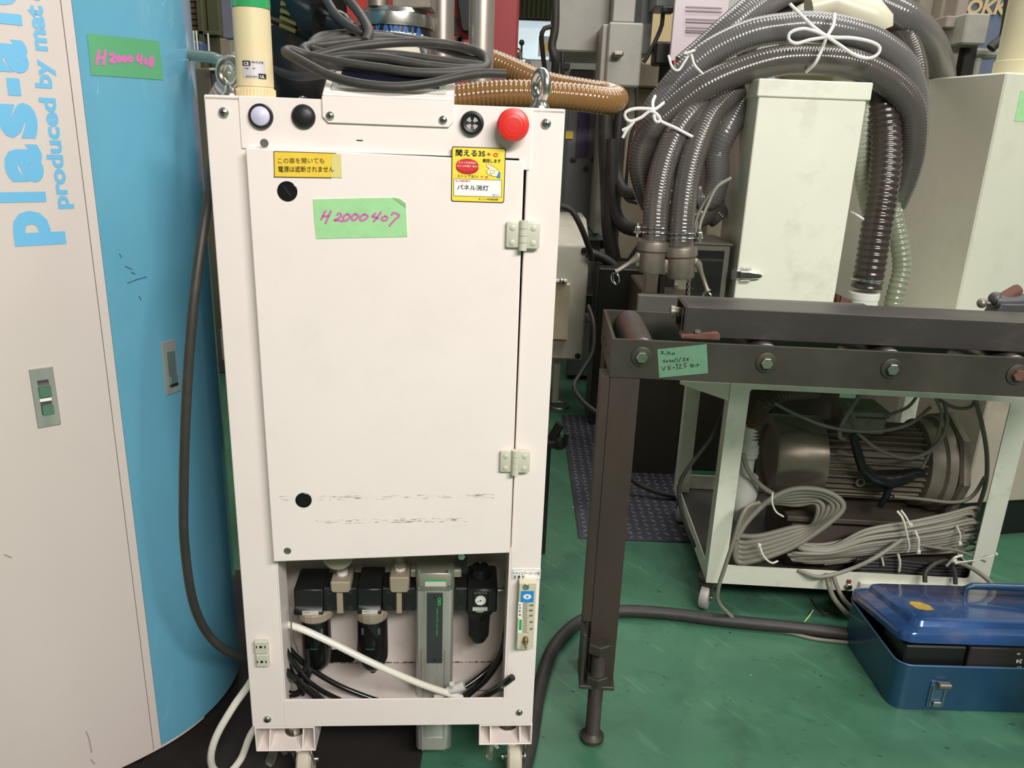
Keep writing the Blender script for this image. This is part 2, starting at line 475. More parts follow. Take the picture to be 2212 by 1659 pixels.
# interior
BY = 0.165; TZ = 0.150
b = MB()
hx0, hx1, hz0, hz1 = F1.rect(680, 1403, 766, 1432, BY)
b.sheet([(XL+.004, TZ), (XR-.004, TZ), (XR-.004, 0.50), (XL+.004, 0.50)], [rrect(hx0, hx1, hz0, hz1, .008)], 'y', BY, BY + .0015)
b.build('inner_back_plate', mat('inner_white_paint', rgb(226, 216, 208), 0.5, var=0.03, scale=5, dirt=rgb(120, 110, 100), dirt_amt=0.35, dirt_scale=14), cab)
b = MB(); b.box(hx0 - .01, hx1 + .01, BY + .03, BY + .032, hz0 - .02, hz1 + .02); b.build('dark_void_plate', M_BLACK, cab)
b = MB(); b.box(XL + .004, XR - .004, 0.031, BY, TZ - .003, TZ, bev=.0005); b.build('inner_tray', MATS['inner_white_paint'], cab)
b = MB(); b.box(XL + .004, XR - .004, 0.03, BY, 0.50, 0.503); b.build('inner_shelf', MATS['inner_white_paint'], cab)
# grime line along the fold
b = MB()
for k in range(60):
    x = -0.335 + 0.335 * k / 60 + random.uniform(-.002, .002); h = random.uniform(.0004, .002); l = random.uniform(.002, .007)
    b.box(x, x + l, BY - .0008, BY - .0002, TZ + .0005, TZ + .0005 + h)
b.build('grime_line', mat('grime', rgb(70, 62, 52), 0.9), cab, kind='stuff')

# door, slightly ajar at the left
def dpx(u, v, off=0.0):
    # plane hinge at x=0.003,y=-.004 ; left edge y=-.018
    y = -0.011
    for _ in range(6):
        p = F1.px(u, v, y + off); y = -0.004 - 0.014 * (0.003 - p.x) / 0.348
    return p
dz0, dz1 = 0.470, 1.0495
q = [(-0.3435, -.018, dz0 - .004), (0.0072, -.004, dz0 + .004), (0.0042, -.004, dz1 - .002), (-0.3465, -.018, dz1 + .002)]
b = MB(); b.hexa(q, (0.0006, 0.016, 0)); bmesh.ops.bevel(b.bm, geom=list(b.bm.edges), offset=.0012, segments=1, affect='EDGES')
door = b.build('door', M_DOOR, cab, 'scuffed white door with stickers and two black plugs')
DN = Vector((0.04, -1, 0)).normalized()
DA = Vector((1, 0.0402, 0)).normalized()
def dfn(eps):
    def fn(x, z): return Vector((x, -0.004 - 0.0402 * (0.003 - x) - eps, z))
    return fn
def don(mb_fn, eps): return dfn(eps)
# lock plugs
for (u, v, r) in ((621, 413, .0125), (656, 1080, .0115)):
    p = dpx(u, v)
    b = MB(); b.lathe([(r, 0), (r, .0012), (r * .94, .0016), (r * .9, .0006), (0.0002, .0005)], p, DN, 28)
    o = b.build('lock_plug', M_BLACKG, door)
    b = MB(); b.box(p.x - r * .12, p.x + r * .12, p.y - .0025, p.y - .0003, p.z - r * .6, p.z + r * .6, M=Matrix.Translation(p) @ Matrix.Rotation(radians(-35), 4, 'Y') @ Matrix.Translation(-p))
    b.build('key_slot', M_BLACK, o)
# small drilled holes
for (u, v, r) in ((571, 309, .0042), (621, 1190, .0043)):
    p = dpx(u, v)
    b = MB(); b.lathe([(r * 1.25, 0), (r * 1.25, .0004), (r, .0005), (r * .95, .0003), (.0002, .0002)], p, DN, 18)
    b.build('rivet_hole', mat('dull_hole_metal', rgb(120, 118, 112), 0.5, 0.6), door)
b = MB(); p = F1.px(777, 303, -.003)
b.box(p.x - .004, p.x + .004, -.0032, -.0024, p.z - .0006, p.z + .0006); b.build('scratch_mark', MATS['grime'], cab)

# yellow warning label
def rect_on_door(u0, v0, u1, v1):
    a = dpx(u0, (v0 + v1) / 2); c = dpx(u1, (v0 + v1) / 2); t = dpx((u0 + u1) / 2, v0); bt = dpx((u0 + u1) / 2, v1)
    return a.x, c.x, bt.z, t.z
def plate2d(mb, poly, fn, th=0.0005):
    A = [mb.bm.verts.new(fn(x, z)) for x, z in poly]; f = mb.bm.faces.new(A)
    if th:
        B = [mb.bm.verts.new(Vector(v.co) + Vector((0, th, 0))) for v in A]
        n = len(A)
        for i in range(n): mb.bm.faces.new((A[(i + 1) % n], A[i], B[i], B[(i + 1) % n]))
    return mb
def P2(*uv): return [(dpx(u, v).x, dpx(u, v).z) for u, v in uv]
b = MB(); plate2d(b, P2((592, 382), (592, 327), (726, 331), (732, 349), (718, 377), (716, 383)), dfn(.0009), .0009)
lab = b.build('warning_label', M_YELO, door, 'curling yellow warning label with two lines of Japanese')
b = MB(); plate2d(b, P2((716, 383), (718, 332), (737, 333), (739, 384)), dfn(.0012), .0004)
b.build('clear_tape', mat('aged_clear_tape', rgb(226, 214, 140), 0.25, var=0.05, coat=0.5), lab)
b = MB()
for s1, s2 in (((592, 327), (726, 331)), ((592, 327), (593.5, 382)), ((592, 382), (716, 384))):
    A = dpx(*s1); C = dpx(*s2); stroke(b, [(A.x, A.z), (C.x, C.z)], .0009, dfn(.0011))
b.build('border_line', M_BROWNINK, lab)
def px_text(txt, u0, u1, vb, cap_px, fn_map, inv, bold=0.0, parent=None, mat_=None, name='lettering', mb=None):
    a = inv(u0, vb); c = inv(u1, vb); t = inv((u0 + u1) / 2, vb - cap_px)
    h = abs(t.z - (a.z + c.z) / 2)
    slope = (c.z - a.z) / (c.x - a.x)
    def fn(x, y): return fn_map(a.x + x, a.z + slope * x + y)
    mb2 = mb or MB()
    text_on(mb2, txt, fn, c.x - a.x, h=h / 0.72, bold=bold)
    if mb is None: return mb2.build(name, mat_, parent, smooth=0)
px_text('この扉を開いても', 601, 701, 352, 9.5, dfn(.0013), dpx, .008, lab, M_BROWNINK)
px_text('電源は遮断されません', 602, 722, 370.5, 10, dfn(.0017), dpx, .008, lab, M_BROWNINK)

# yellow and white procedure sticker
b = MB(); x0, x1, z0, z1 = rect_on_door(975, 318, 1091, 437)
b.prism([(x, z) for x, z in rrect(x0, x1, z0, z1, .003)], 'y', 0, .0003)
for v in b.bm.verts: v.co = dfn(.0003 + (.0003 if v.co.y < .0001 else 0))(v.co.x, v.co.z)
stk = b.build('procedure_sticker', M_INK, door, 'yellow sticker with a red button, a pointing hand and Japanese text')
b = MB(); bw = .0011; plate2d(b, rrect(x0 + bw, x1 - bw, z0 + bw, z1 - bw, .0024)[::-1], dfn(.0009), 0); b.build('yellow_ground', M_YEL, stk, smooth=0)
X = lambda u: x0 + (x1 - x0) * (u - 210) / (890 - 210)      # sticker crop coordinates
Zc = lambda v: z1 - (z1 - z0) * (v - 218) / (935 - 218)
Sfn = lambda e: (lambda a, c: dfn(e)(X(a), Zc(c)))
b = MB(); plate2d(b, [(X(240), Zc(860)), (X(240), Zc(632)), (X(852), Zc(632)), (X(852), Zc(860))], dfn(.0011), 0); b.build('text_box_border', M_INK, stk, smooth=0)
b = MB(); plate2d(b, [(X(246), Zc(854)), (X(246), Zc(638)), (X(846), Zc(638)), (X(846), Zc(854))], dfn(.0013), 0); b.build('text_box', M_PAPER, stk, smooth=0)
def ctext(txt, a, c, base, cap, m, bold=.01, e=.0015, parent=stk):
    mb = MB(); sx = (X(c) - X(a)); h = (Zc(base - cap) - Zc(base)) / .72
    text_on(mb, txt, lambda x, y: dfn(e)(X(a) + x, Zc(base) + y), sx, h=h, bold=bold)
    return mb.build('lettering', m, parent, smooth=0)
ctext('聞える3S', 262, 630, 330, 66, M_INK, .02); ctext('+ α', 650, 796, 330, 56, M_REDINK, .03)
ctext('実践します', 600, 830, 406, 38, M_INK, .015); ctext('ストップヨシ!', 285, 550, 612, 32, M_INK, .01)
ctext('+ α', 580, 676, 612, 32, M_REDINK, .02); ctext('停止確認箇所', 262, 448, 670, 20, M_REDINK, .01)
ctext('パネル消灯', 285, 685, 772, 54, M_INK, .02); ctext('ヨシ!', 735, 822, 846, 26, M_INK, .01)
ctext('ガソリン噴射製造部', 558, 812, 900, 20, M_INK, .01)
b = MB(); plate2d(b, [(X(408 + 143 * cos(t)), Zc(485 + 88 * sin(t))) for t in [-i * pi / 14 for i in range(28)]][::-1], dfn(.0012), 0)
b.build('button_shadow', mat('dark_red_print', rgb(180, 30, 32), .5), stk, smooth=0)
b = MB(); plate2d(b, [(X(408 + 141 * cos(t)), Zc(452 + 84 * sin(t))) for t in [-i * pi / 14 for i in range(28)]][::-1], dfn(.0014), 0)
b.build('button_picture', M_REDINK, stk, smooth=0)
ctext('スイッチを切る!', 300, 512, 432, 22, M_PAPER, .012, .0016); ctext('スイッチ切り ヨシ!', 282, 535, 476, 22, M_PAPER, .012, .0016)
hand = [(650, 440), (662, 428), (685, 436), (755, 470), (808, 520), (800, 575), (760, 590), (705, 575), (672, 560), (655, 525), (668, 500), (690, 490), (655, 460)]
b = MB(); plate2d(b, [(X(a), Zc(c)) for a, c in hand], dfn(.0012), 0); b.build('hand_picture', mat('pale_cream_print', rgb(250, 238, 205), .5), stk, smooth=0)
b = MB()
for pl in (hand + [hand[0]], [(700, 560), (735, 545), (758, 520), (735, 505), (705, 510), (700, 535), (715, 575)]):
    stroke(b, [(X(a), Zc(c)) for a, c in pl], .0004, dfn(.0014))
b.build('hand_outline', mat('brown_line_print', rgb(120, 90, 60), .5), stk, smooth=0)
b = MB(); plate2d(b, [(X(780), Zc(600)), (X(808), Zc(525)), (X(830), Zc(530)), (X(828), Zc(612))], dfn(.0015), 0); b.build('cuff_picture', M_BLUEINK, stk, smooth=0)

# green tape with pink handwriting
def cpt(a, c): p = dpx(560 + a / 6.38, 280 + c / 6.38); return (p.x, p.z)
b = MB(); plate2d(b, [cpt(790, 1502), cpt(760, 1230), cpt(743, 960), cpt(1400, 945), cpt(1880, 938), cpt(1950, 960), cpt(2020, 1015), cpt(2030, 1240), cpt(2043, 1475)], dfn(.001), .001)
tape = b.build('green_tape_label', M_TAPEG, door, 'pale green tape with the pink handwritten number H2000407')
b = MB(); plate2d(b, [cpt(1835, 939), cpt(1930, 950), cpt(2022, 1016), cpt(2020, 1075)], dfn(.0016), 0); b.build('curled_corner', mat('tape_back', rgb(140, 190, 134), .6), tape, smooth=0)
b = MB()
for pl in ([(915, 1120), (890, 1170), (855, 1240)], [(992, 1118), (960, 1190), (915, 1290)], [(875, 1190), (915, 1195), (950, 1185)],
           [(1075, 1175), (1090, 1155), (1125, 1160), (1130, 1190), (1090, 1225), (1035, 1250), (1090, 1250), (1150, 1262)],
           [(1215, 1160), (1165, 1200), (1165, 1250), (1215, 1245), (1255, 1190), (1215, 1160)],
           [(1325, 1160), (1280, 1195), (1280, 1240), (1325, 1240), (1370, 1190), (1325, 1160)],
           [(1450, 1165), (1395, 1205), (1400, 1250), (1455, 1240), (1500, 1190), (1450, 1165)],
           [(1605, 1155), (1560, 1195), (1600, 1205), (1640, 1225)], [(1680, 1135), (1640, 1190), (1580, 1265)],
           [(1735, 1190), (1690, 1215), (1700, 1250), (1750, 1245), (1770, 1210), (1735, 1190)],
           [(1825, 1175), (1850, 1145), (1900, 1160), (1930, 1185), (1860, 1250), (1795, 1325)]):
    stroke(b, [cpt(*p) for p in pl], .0026, dfn(.0014))
b.build('handwriting', M_PINK, tape, smooth=0)

# hinges
def hinge(u, v, sc):
    p = F1.px(u, v, -.004)
    r = None
    b = MB(); w, h = .0225 * sc, .0175 * sc
    def leaf(s):
        b = MB(); xa, xb = (p.x - w, p.x - .004) if s < 0 else (p.x + .004, p.x + w)
        b.box(xa, xb, -.012, -.0015 if s > 0 else -.006, p.z - h * (1 if s > 0 else .95), p.z + h, bev=.0022, seg=2)
        if s < 0:
            b.cyl((p.x, -.0125, p.z - h * 1.12), (p.x, -.0125, p.z - h * .55), .0055, n=16); b.cyl((p.x, -.0125, p.z), (p.x, -.0125, p.z + h * .5), .0055, n=16)
            b.box(p.x - .005, p.x, -.013, -.008, p.z, p.z + h * .5)
        else:
            b.cyl((p.x, -.0125, p.z + h * .53), (p.x, -.0125, p.z + h * 1.12), .0055, n=16); b.cyl((p.x, -.0125, p.z - h * .52), (p.x, -.0125, p.z - h * .03), .0055, n=16)
            b.box(p.x, p.x + .005, -.013, -.008, p.z - h * .52, p.z)
        return b
    hroot = leaf(1).build('hinge', M_IVORY, cab, 'ivory plastic hinge')
    leaf(-1).build('hinge_leaf', M_IVORY, hroot)
    for sx in (-1, 1):
        for sz in (-1, 1):
            c = MB(); c.lathe([(.0037, 0), (.0037, .0008), (.003, .0013), (.0001, .0014)], (p.x + sx * w * .62, -.012, p.z + sz * h * .55), (0, -1, 0), 16)
            c.build('screw_cap', M_IVORY, hroot)
hinge(1129, 507, 1.0); hinge(1112, 994, .97)
# latch keeper on the left post
x0, x1, z0, z1 = F1.rect(551, 1384, 580, 1439, -.006)
b = MB(); b.box(x0, x1, -.009, 0, (z0 + z1) / 2 + .0005, z1, bev=.0015); b.box(x0 + .001, x1, -.009, 0, z0, (z0 + z1) / 2 - .0005, bev=.0015)
kp = b.build('latch_keeper', M_IVORY, cab, 'ivory latch keeper on the left post')
for f in (.22, .8):
    b = MB(); zc = z0 + (z1 - z0) * f; b.lathe([(.0022, 0), (.0022, .0006), (.0001, .0004)], ((x0 + x1) / 2, -.009, zc), (0, -1, 0), 12)
    for s in (-1, 1): b.box((x0 + x1) / 2 + s * .0065 - .0008, (x0 + x1) / 2 + s * .0065 + .0008, -.0095, -.0088, zc - .002, zc + .002)
    b.build('keeper_screw', M_BLACK, kp)

# screws on the frame
for u, v, r in ((482, 243, .0066), (1180, 267, .0066), (577, 1556, .0062), (1122, 1541, .0058)):
    p = F1.px(u, v, -.003); screw(p.x, 0.0, p.z, r, cab)

# touch panel bracket
xa, xb, za, zb = F1.rect(696, 213, 980, 270, -.006)
b = MB(); b.prism([(xa + .007, za), (xb - .006, za), (xb, za + .007), (xb, zb), (xa, zb), (xa, za + .007)], 'y', -.006, -.0026, bev=.0006)
brk = b.build('panel_bracket', M_WHITE, cab)
for u, v in ((713, 250), (957, 259)):
    p = F1.px(u, v, -.007); screw(p.x, -.006, p.z, .0054, brk)
T = Matrix.Translation((0, -.004, zb)) @ Matrix.Rotation(radians(-61), 4, 'X')
xa2, xb2 = F1.px(699, 200, .01).x, F1.px(981, 205, .01).x
b = MB(); b.box(xa2, xb2, -.002, .03, 0.002, 0.112, bev=.0015, M=T)
pan = b.build('touch_panel', M_WHITE, cab, 'tilted touch panel with a dark screen under the cables')
b = MB(); b.box(xa2 + .010, xb2 - .010, -.005, -.0015, .012, .104, bev=.0015, M=T); bz = b.build('bezel', mat('grey_bezel', rgb(196, 196, 184), .4, var=.02), pan)
b = MB(); b.box(xa2 + .019, xb2 - .019, -.0062, -.004, .022, .096, M=T); b.build('screen', mat('dark_screen', rgb(28, 32, 44), .08, var=.05, coat=1.0, rvar=.02), bz)

# push buttons
def cab_axis(u, v, y=-.008): p = F1.px(u, v, y); return Vector((p.x, -.0025, p.z))
p = cab_axis(562, 251)
b = MB(); b.lathe([(.0152, 0), (.0152, .004), (.0140, .0056), (.0118, .0056), (.0118, .003)], p, (0, -1, 0), 32); o = b.build('pilot_lamp', M_BLACK, cab, 'pilot lamp with a milky lens')
b = MB(); b.lathe([(.0122, .002), (.0122, .005), (.0108, .0085), (.007, .0108), (.0001, .0118)], p, (0, -1, 0), 28); b.build('lens', M_LAV, o)
p = cab_axis(654, 252)
b = MB(); b.lathe([(.0150, 0), (.0150, .002), (.0130, .005), (.008, .0072), (.0001, .008)], p, (0, -1, 0), 32); b.build('blanking_cap', M_BLACK, cab, 'domed black blanking cap')
p = cab_axis(1020, 266)
b = MB(); b.lathe([(.0150, 0), (.0150, .005), (.0142, .007), (.0115, .0082), (.0095, .0072), (.0001, .007)], p, (0, -1, 0), 32); o = b.build('buzzer', M_BLACK, cab, 'round black buzzer with white sound marks')
b = MB()
for q_ in range(4):
    for k in range(3):
        r = .0035 + .0018 * k; a0 = pi / 4 + q_ * pi / 2
        stroke(b, [(p.x + r * cos(a0 + t) , p.z + r * sin(a0 + t)) for t in (-.38, -.13, .13, .38)], .0009, lambda x, z: Vector((x, p.y - .0073, z)))
b.build('sound_marks', M_PAPER, o, smooth=0)
b = MB(); b.sph((p.x - .0002, p.y - .0072, p.z - .0042), .0011, 8); b.build('indicator_dot', M_REDINK, o)
p = cab_axis(1109, 270, -.03)
b = MB(); b.lathe([(.0125, 0), (.0125, .012), (.010, .016), (.0001, .016)], p, (0, -1, 0), 28)
es = b.build('emergency_stop', M_BLACK, cab, 'red mushroom emergency stop button')
b = MB(); b.lathe([(.010, .014), (.0182, .016), (.0203, .0195), (.0203, .0235), (.0185, .0265), (.0130, .0283), (.0126, .0279), (.0086, .0286), (.0082, .0282), (.0001, .0287)], p, (0, -1, 0), 40)
b.build('mushroom_head', M_RED, es, 'red mushroom head')

# signal tower on top
c0 = F1.px(553, 205, .045); c0 = Vector((c0.x, .045, ZT - .002)); R_ = .0232
b = MB(); b.lathe([(R_ * 1.03, 0), (R_ * 1.03, .0125), (R_ * .99, .0135), (R_ * .99, .0146)], c0, (0, 0, 1), 40)
for k in range(36):
    a = 2 * pi * k / 36; b.box(-.0006, .0006, -.0012, 0.0004, .001, .0120, M=Matrix.Translation(c0) @ Matrix.Rotation(a, 4, 'Z') @ Matrix.Translation((0, -R_ * 1.03, 0)))
tower = b.build('signal_tower', mat('beige_plastic', rgb(222, 206, 164), .42, var=.02), cab, 'beige round signal tower with a green segment')
ZG = F1.px(550, 14, .045 - R_).z - c0.z
b = MB(); b.lathe([(R_, .015), (R_, ZG - .0005), (R_ * .98, ZG)], c0, (0, 0, 1), 40); b.build('tower_body', MATS['beige_plastic'], tower)
b = MB(); b.lathe([(R_ * 1.03, ZG), (R_ * 1.03, ZG + .04), (R_ * .9, ZG + .043)], c0, (0, 0, 1), 40); b.build('green_segment', mat('green_lens', rgb(52, 160, 96), .2, var=.05, coat=.6), tower)
def towfn(x, z):
    a = (x - c0.x) / R_; r = R_ + .0005
    return Vector((c0.x + r * sin(a), c0.y - r * cos(a), z))
def inv_t(u, v): return F1.px(u, v, .045 - R_)
def trect(u0, v0, u1, v1, m, nm, e=0):
    a, c, zz0, zz1 = F1.rect(u0, v0, u1, v1, .045 - R_)
    b = MB(); n = 8
    for i in range(n):
        xx0 = a + (c - a) * i / n; xx1 = a + (c - a) * (i + 1) / n
        q = [towfn(xx0, zz0), towfn(xx1, zz0), towfn(xx1, zz1), towfn(xx0, zz1)]
        for t in q:
            d = Vector((t.x - c0.x, t.y - c0.y, 0)).normalized(); t += d * e
        b.poly(q)
    return b.build(nm, m, tower)
trect(524, 131, 575, 169, mat('silver_label', rgb(214, 210, 214), .35, .2, var=.02), 'rating_label')
trect(524, 131, 541, 142, M_INK, 'mark_ground', .0004); trect(558, 159, 575, 170, M_INK, 'mark_ground', .0004)
for txt, u0, u1, vb, cap, m_ in (('CE', 527, 538, 140, 6.5, M_PAPER), ('UL', 562, 572, 168, 6, M_PAPER), ('PATLITE', 544, 569, 136, 4, M_INK), ('TYPE', 528, 538, 149, 3, M_INK), ('24V', 546, 552, 149, 3, M_INK), ('MADE IN JAPAN', 532, 556, 166, 3, M_INK)):
    a = inv_t(u0, vb); c = inv_t(u1, vb); h = abs(inv_t(u0, vb - cap).z - a.z)
    mb = MB(); text_on(mb, txt, lambda x, y: towfn(a.x + x, a.z + y) + Vector((0, -.0009, 0)), c.x - a.x, h=h / .72, bold=.02); mb.build('lettering', m_, tower, smooth=0)

# lifting eye bolts
def eyebolt(x, y, edge):
    base = Vector((x, y, ZT - .002)); b = MB()
    b.lathe([(.0135, 0), (.0135, .004), (.0115, .0075), (.009, .011), (.0075, .016)], base, (0, 0, 1), 24)
    R, r = .0165, .0062
    b.torus(base + Vector((0, 0, .012 + R + .002)), R, r, (0.9, .35, 0) if edge else (.45, .9, 0), 28, 12)
    b.build('lifting_eye', M_STEEL, cab, smooth=60)
p = F1.px(500, 205, .05); eyebolt(p.x, .05, False)
p = F1.px(1166, 228, .028); eyebolt(p.x, .028, True)
p = F1.px(654, 206, .05); b = MB(); b.lathe([(.008, 0), (.008, .003), (.004, .006), (.0001, .0065)], (p.x, .05, ZT - .002), (0, 0, 1), 16); b.build('dome_screw', M_STEEL, cab)

# caster brackets and casters
def bracket(u0, u1, u2, v0, v1):
    xa = F1.px(u0, (v0 + v1) / 2).x; xb = F1.px(u1, (v0 + v1) / 2).x; z0 = F1.px((u0 + u1) / 2, v1).z + .001
    z1 = ZB - .001; b = MB(); t = .0022; D = .085
    b.box(xa, xb, 0, D, z0, z0 + t, bev=.0006); b.box(xa, xb, 0, D, z1 - t, z1); b.box(xa, xa + t, 0, D, z0 + t, z1 - t); b.box(xb - t, xb, 0.0, D, z0 + t, z1 - t)
    b.box(xa, xb, D - t, D, z0, z1)
    br = b.build('caster_bracket', M_WHITE, cab)
    for f in (.22, .78):
        b = MB(); xx = xa + (xb - xa) * f; b.prism([(.0, z0 + t), (D, z0 + t), (D, z1 - t), (.02, z1 - t)], 'x', xx - .001, xx + .001); b.build('gusset', M_WHITE, br)
    xm = (xa + xb) / 2 + .006
    b = MB(); b.lathe([(.0165, 0), (.0165, .002), (.0095, .0025)], (xm, .045, z0 + t), (0, 0, 1), 24); b.lathe([(.0105, .0025), (.0105, .024)], (xm, .045, z0 + t), (0, 0, 1), 6, True); b.build('stem_nut', M_STEEL, br, smooth=30)
    # swivel caster
    b = MB(); zt = z0 - .0005
    b.lathe([(.012, 0), (.034, -.002), (.0355, -.008), (.030, -.017), (.018, -.021), (.001, -.0215)], (xm, .045, zt), (0, 0, 1), 32)
    cs = b.build('swivel_caster', M_CHROME, cab, recalc=True)
    wr = .0375; wc = Vector((xm + .014, .055, wr + .0005))
    for s in (-1, 1):
        b = MB(); b.prism([(-.020, zt - .012), (.036, zt - .012), (.038, wr + .012), (.030, wr - .010), (.016, wr - .010)], 'x', wc.x + s * .0165 - .001, wc.x + s * .0165 + .001); bmesh.ops.translate(b.bm, verts=b.bm.verts, vec=(0, .035, 0)); b.build('fork', M_CHROME, cs)
    b = MB(); b.lathe([(.010, -.0125), (wr - .006, -.0125), (wr - .001, -.009), (wr, 0), (wr - .001, .009), (wr - .006, .0125), (.010, .0125)], wc, (1, 0, 0), 36); b.build('wheel', mat('beige_nylon_wheel', rgb(206, 196, 176), .5, var=.05), cs)
    b = MB(); b.cyl(wc - Vector((.021, 0, 0)), wc + Vector((.021, 0, 0)), .0055, n=12); b.build('axle', M_STEEL, cs)
    M2 = Matrix.Translation((xm - .026, .030, zt - .022)) @ Matrix.Rotation(radians(-38), 4, 'Y')
    b = MB(); b.box(-.0075, .0075, -.028, .014, -.004, .004, bev=.003, M=Matrix.Translation((xm - .030, .018, zt - .016)) @ Matrix.Rotation(radians(40), 4, 'Y') @ Matrix.Rotation(radians(12), 4, 'X')); b.build('brake_pedal', M_STEEL, cs)
    b = MB(); b.box(-.004, .004, 0, .03, -.006, .006, bev=.001, M=Matrix.Translation((xm - .018, .03, zt - .03)) @ Matrix.Rotation(radians(-30), 4, 'Y')); b.build('brake_arm', M_STEEL, cs)
bracket(552, 681, 640, 1580, 1624)
bracket(1035, 1149, 1150, 1566, 1610)

# ------------------------------------------------ air treatment units inside
AY = 0.075
def ar(u0, v0, u1, v1, y=AY): return F1.rect(u0, v0, u1, v1, y)
def filt(u0, u1, vt, vf, vb, cu0, cu1, cvb, bu0, bu1, bvb, slab, lab=None):
    x0, x1, z0, z1 = ar(u0, vf, u1, vb)
    zt = F1.px((u0 + u1) / 2, vt, AY + .045).z
    b = MB(); b.prism([(AY, z0), (AY - .008, z0 - .006), (AY - .008, z0 - .012), (AY + .06, z0 - .012), (AY + .07, z0), (AY + .07, zt - .004), (AY + .06, zt), (AY + .035, zt), (AY, z1), ], 'x', x0, x1, bev=.0015)
    hd = b.build('air_filter', M_BLACK, cab, lab)
    xc = (ar(cu0, 0, cu1, 10)[0] + ar(cu0, 0, cu1, 10)[1]) / 2
    bx0, bx1, bz0, bz1 = ar(bu0, cvb, bu1, bvb); xc = (bx0 + bx1) / 2; rb = (bx1 - bx0) / 2; yc = AY + .018
    zc1 = z0 - .010; zc0 = F1.px((cu0 + cu1) / 2, cvb, AY).z
    rc = (F1.px(cu1, cvb - 15, AY).x - F1.px(cu0, cvb - 15, AY).x) / 2
    b = MB(); b.lathe([(rb, zc0), (rc * .98, zc0 + .006), (rc, zc1 - .003), (rc * .96, zc1)], (xc, yc, 0), (0, 0, 1), 16); b.build('collar', M_SILVER, hd, 'silver octagonal collar', smooth=20)
    zb = F1.px((bu0 + bu1) / 2, bvb, AY + .01).z
    b = MB(); b.lathe([(rb * .2, zb - .008), (rb * .25, zb - .001), (rb * .45, zb), (rb * .82, zb + .010), (rb * .97, zb + .022), (rb, zb + .034), (rb * .98, zc0 + .002)], (xc, yc, 0), (0, 0, 1), 32)
    bw = b.build('bowl', M_BLACKG, hd)
    for s in (-.55, .55):
        b = MB(); a = s; b.box(-.0022, .0022, -.001, .001, zc0 - .022, zc0 - .010, bev=.0006, M=Matrix.Translation((xc, yc, 0)) @ Matrix.Rotation(a, 4, 'Z') @ Matrix.Translation((0, -rb, 0))); b.build('sight_slot', mat('smoky_slot', rgb(84, 84, 88), .2), bw)
    b = MB(); zz = (zc0 + zb) / 2 + .004
    for k in range(11):
        a = -.3 + .05 * k; b.box(-.0008, .0008, -.0008, .0006, zz - .001, zz + .0006, M=Matrix.Translation((xc, yc, 0)) @ Matrix.Rotation(a, 4, 'Z') @ Matrix.Translation((0, -rb, 0)))
    b.build('green_mark', mat('dark_green_ink', rgb(30, 100, 84), .5), bw)
    lx0, lx1, lz0, lz1 = ar(*slab, AY - .009)
    b = MB(); b.box(lx0, lx1, AY - .0092, AY - .008, lz0, lz1); nl = b.build('name_label', mat('pale_label', rgb(204, 206, 196), .5), hd)
    b = MB(); text_on(b, 'F3000-W', lambda x, y: Vector((lx0 + .001 + x, AY - .0096, lz0 + (lz1 - lz0) * .5 + y)), (lx1 - lx0) * .45, h=.0028, bold=.01); b.build('lettering', M_INK, nl, smooth=0)
    return hd
filt(635, 698, 1240, 1274, 1310, 633, 715, 1345, 648, 712, 1448, (653, 1320, 688, 1328), 'black air filter with a silver collar, left')
filt(772, 824, 1236, 1273, 1308, 760, 836, 1343, 768, 836, 1448, (782, 1318, 816, 1326), 'black air filter with a silver collar, middle')
# joining blocks
for (u0, u1) in ((698, 727), (741, 772), (825, 856), (868, 899), (982, 1010)):
    x0, x1, z0, z1 = ar(u0, 1271, u1, 1321, AY - .002)
    b = MB(); b.box(x0 + .0003, x1 - .0003, AY - .002, AY + .05, z0, z1, bev=.002); jb = b.build('joining_block', M_BLACK, cab)
    for f in (.16, .86):
        b = MB(); b.lathe([(.0038, 0), (.0038, .0006), (.0026, .0006), (.0022, -.001), (.0001, -.001)], ((x0 + x1) / 2, AY - .002, z0 + (z1 - z0) * f), (0, -1, 0), 14); b.build('socket_screw', M_DARKLID, jb)
# silver distributor pillars
for (u0, u1, t0, t1, tv) in ((727, 741, 715, 758, 1238), (856, 868, 842, 884, 1228)):
    x0, x1, z0, z1 = ar(u0, 1270, u1, 1325); b = MB(); b.box(x0, x1, AY - .001, AY + .05, z0, z1 + .01, bev=.001)
    pl = b.build('distributor_pillar', M_SILVER, cab, 'silver distributor block')
    x0, x1, z0, z1 = ar(t0, tv + 14, t1, 1271); b = MB(); b.prism([(x0 + .004, z0 - .004), (x1 - .004, z0 - .004), (x1, z0), (x1, z1), (x0, z1), (x0, z0)], 'y', AY - .008, AY + .05, bev=.002); b.build('port_block', M_SILVER, pl)
    xm = (x0 + x1) / 2
    b = MB(); b.lathe([(.009, 0), (.009, .006), (.007, .007)], (xm, AY + .018, z1), (0, 0, 1), 18); b.build('white_seal', M_PAPER, pl)
    if t0 > 800:
        b = MB(); b.lathe([(.0105, .006), (.0105, .012), (.007, .016), (.0055, .026), (.004, .030), (.0018, .032), (.0018, .07)], (xm, AY + .018, z1), (0, 0, 1), 6); b.build('hex_fitting', M_SILVER, pl, smooth=20)
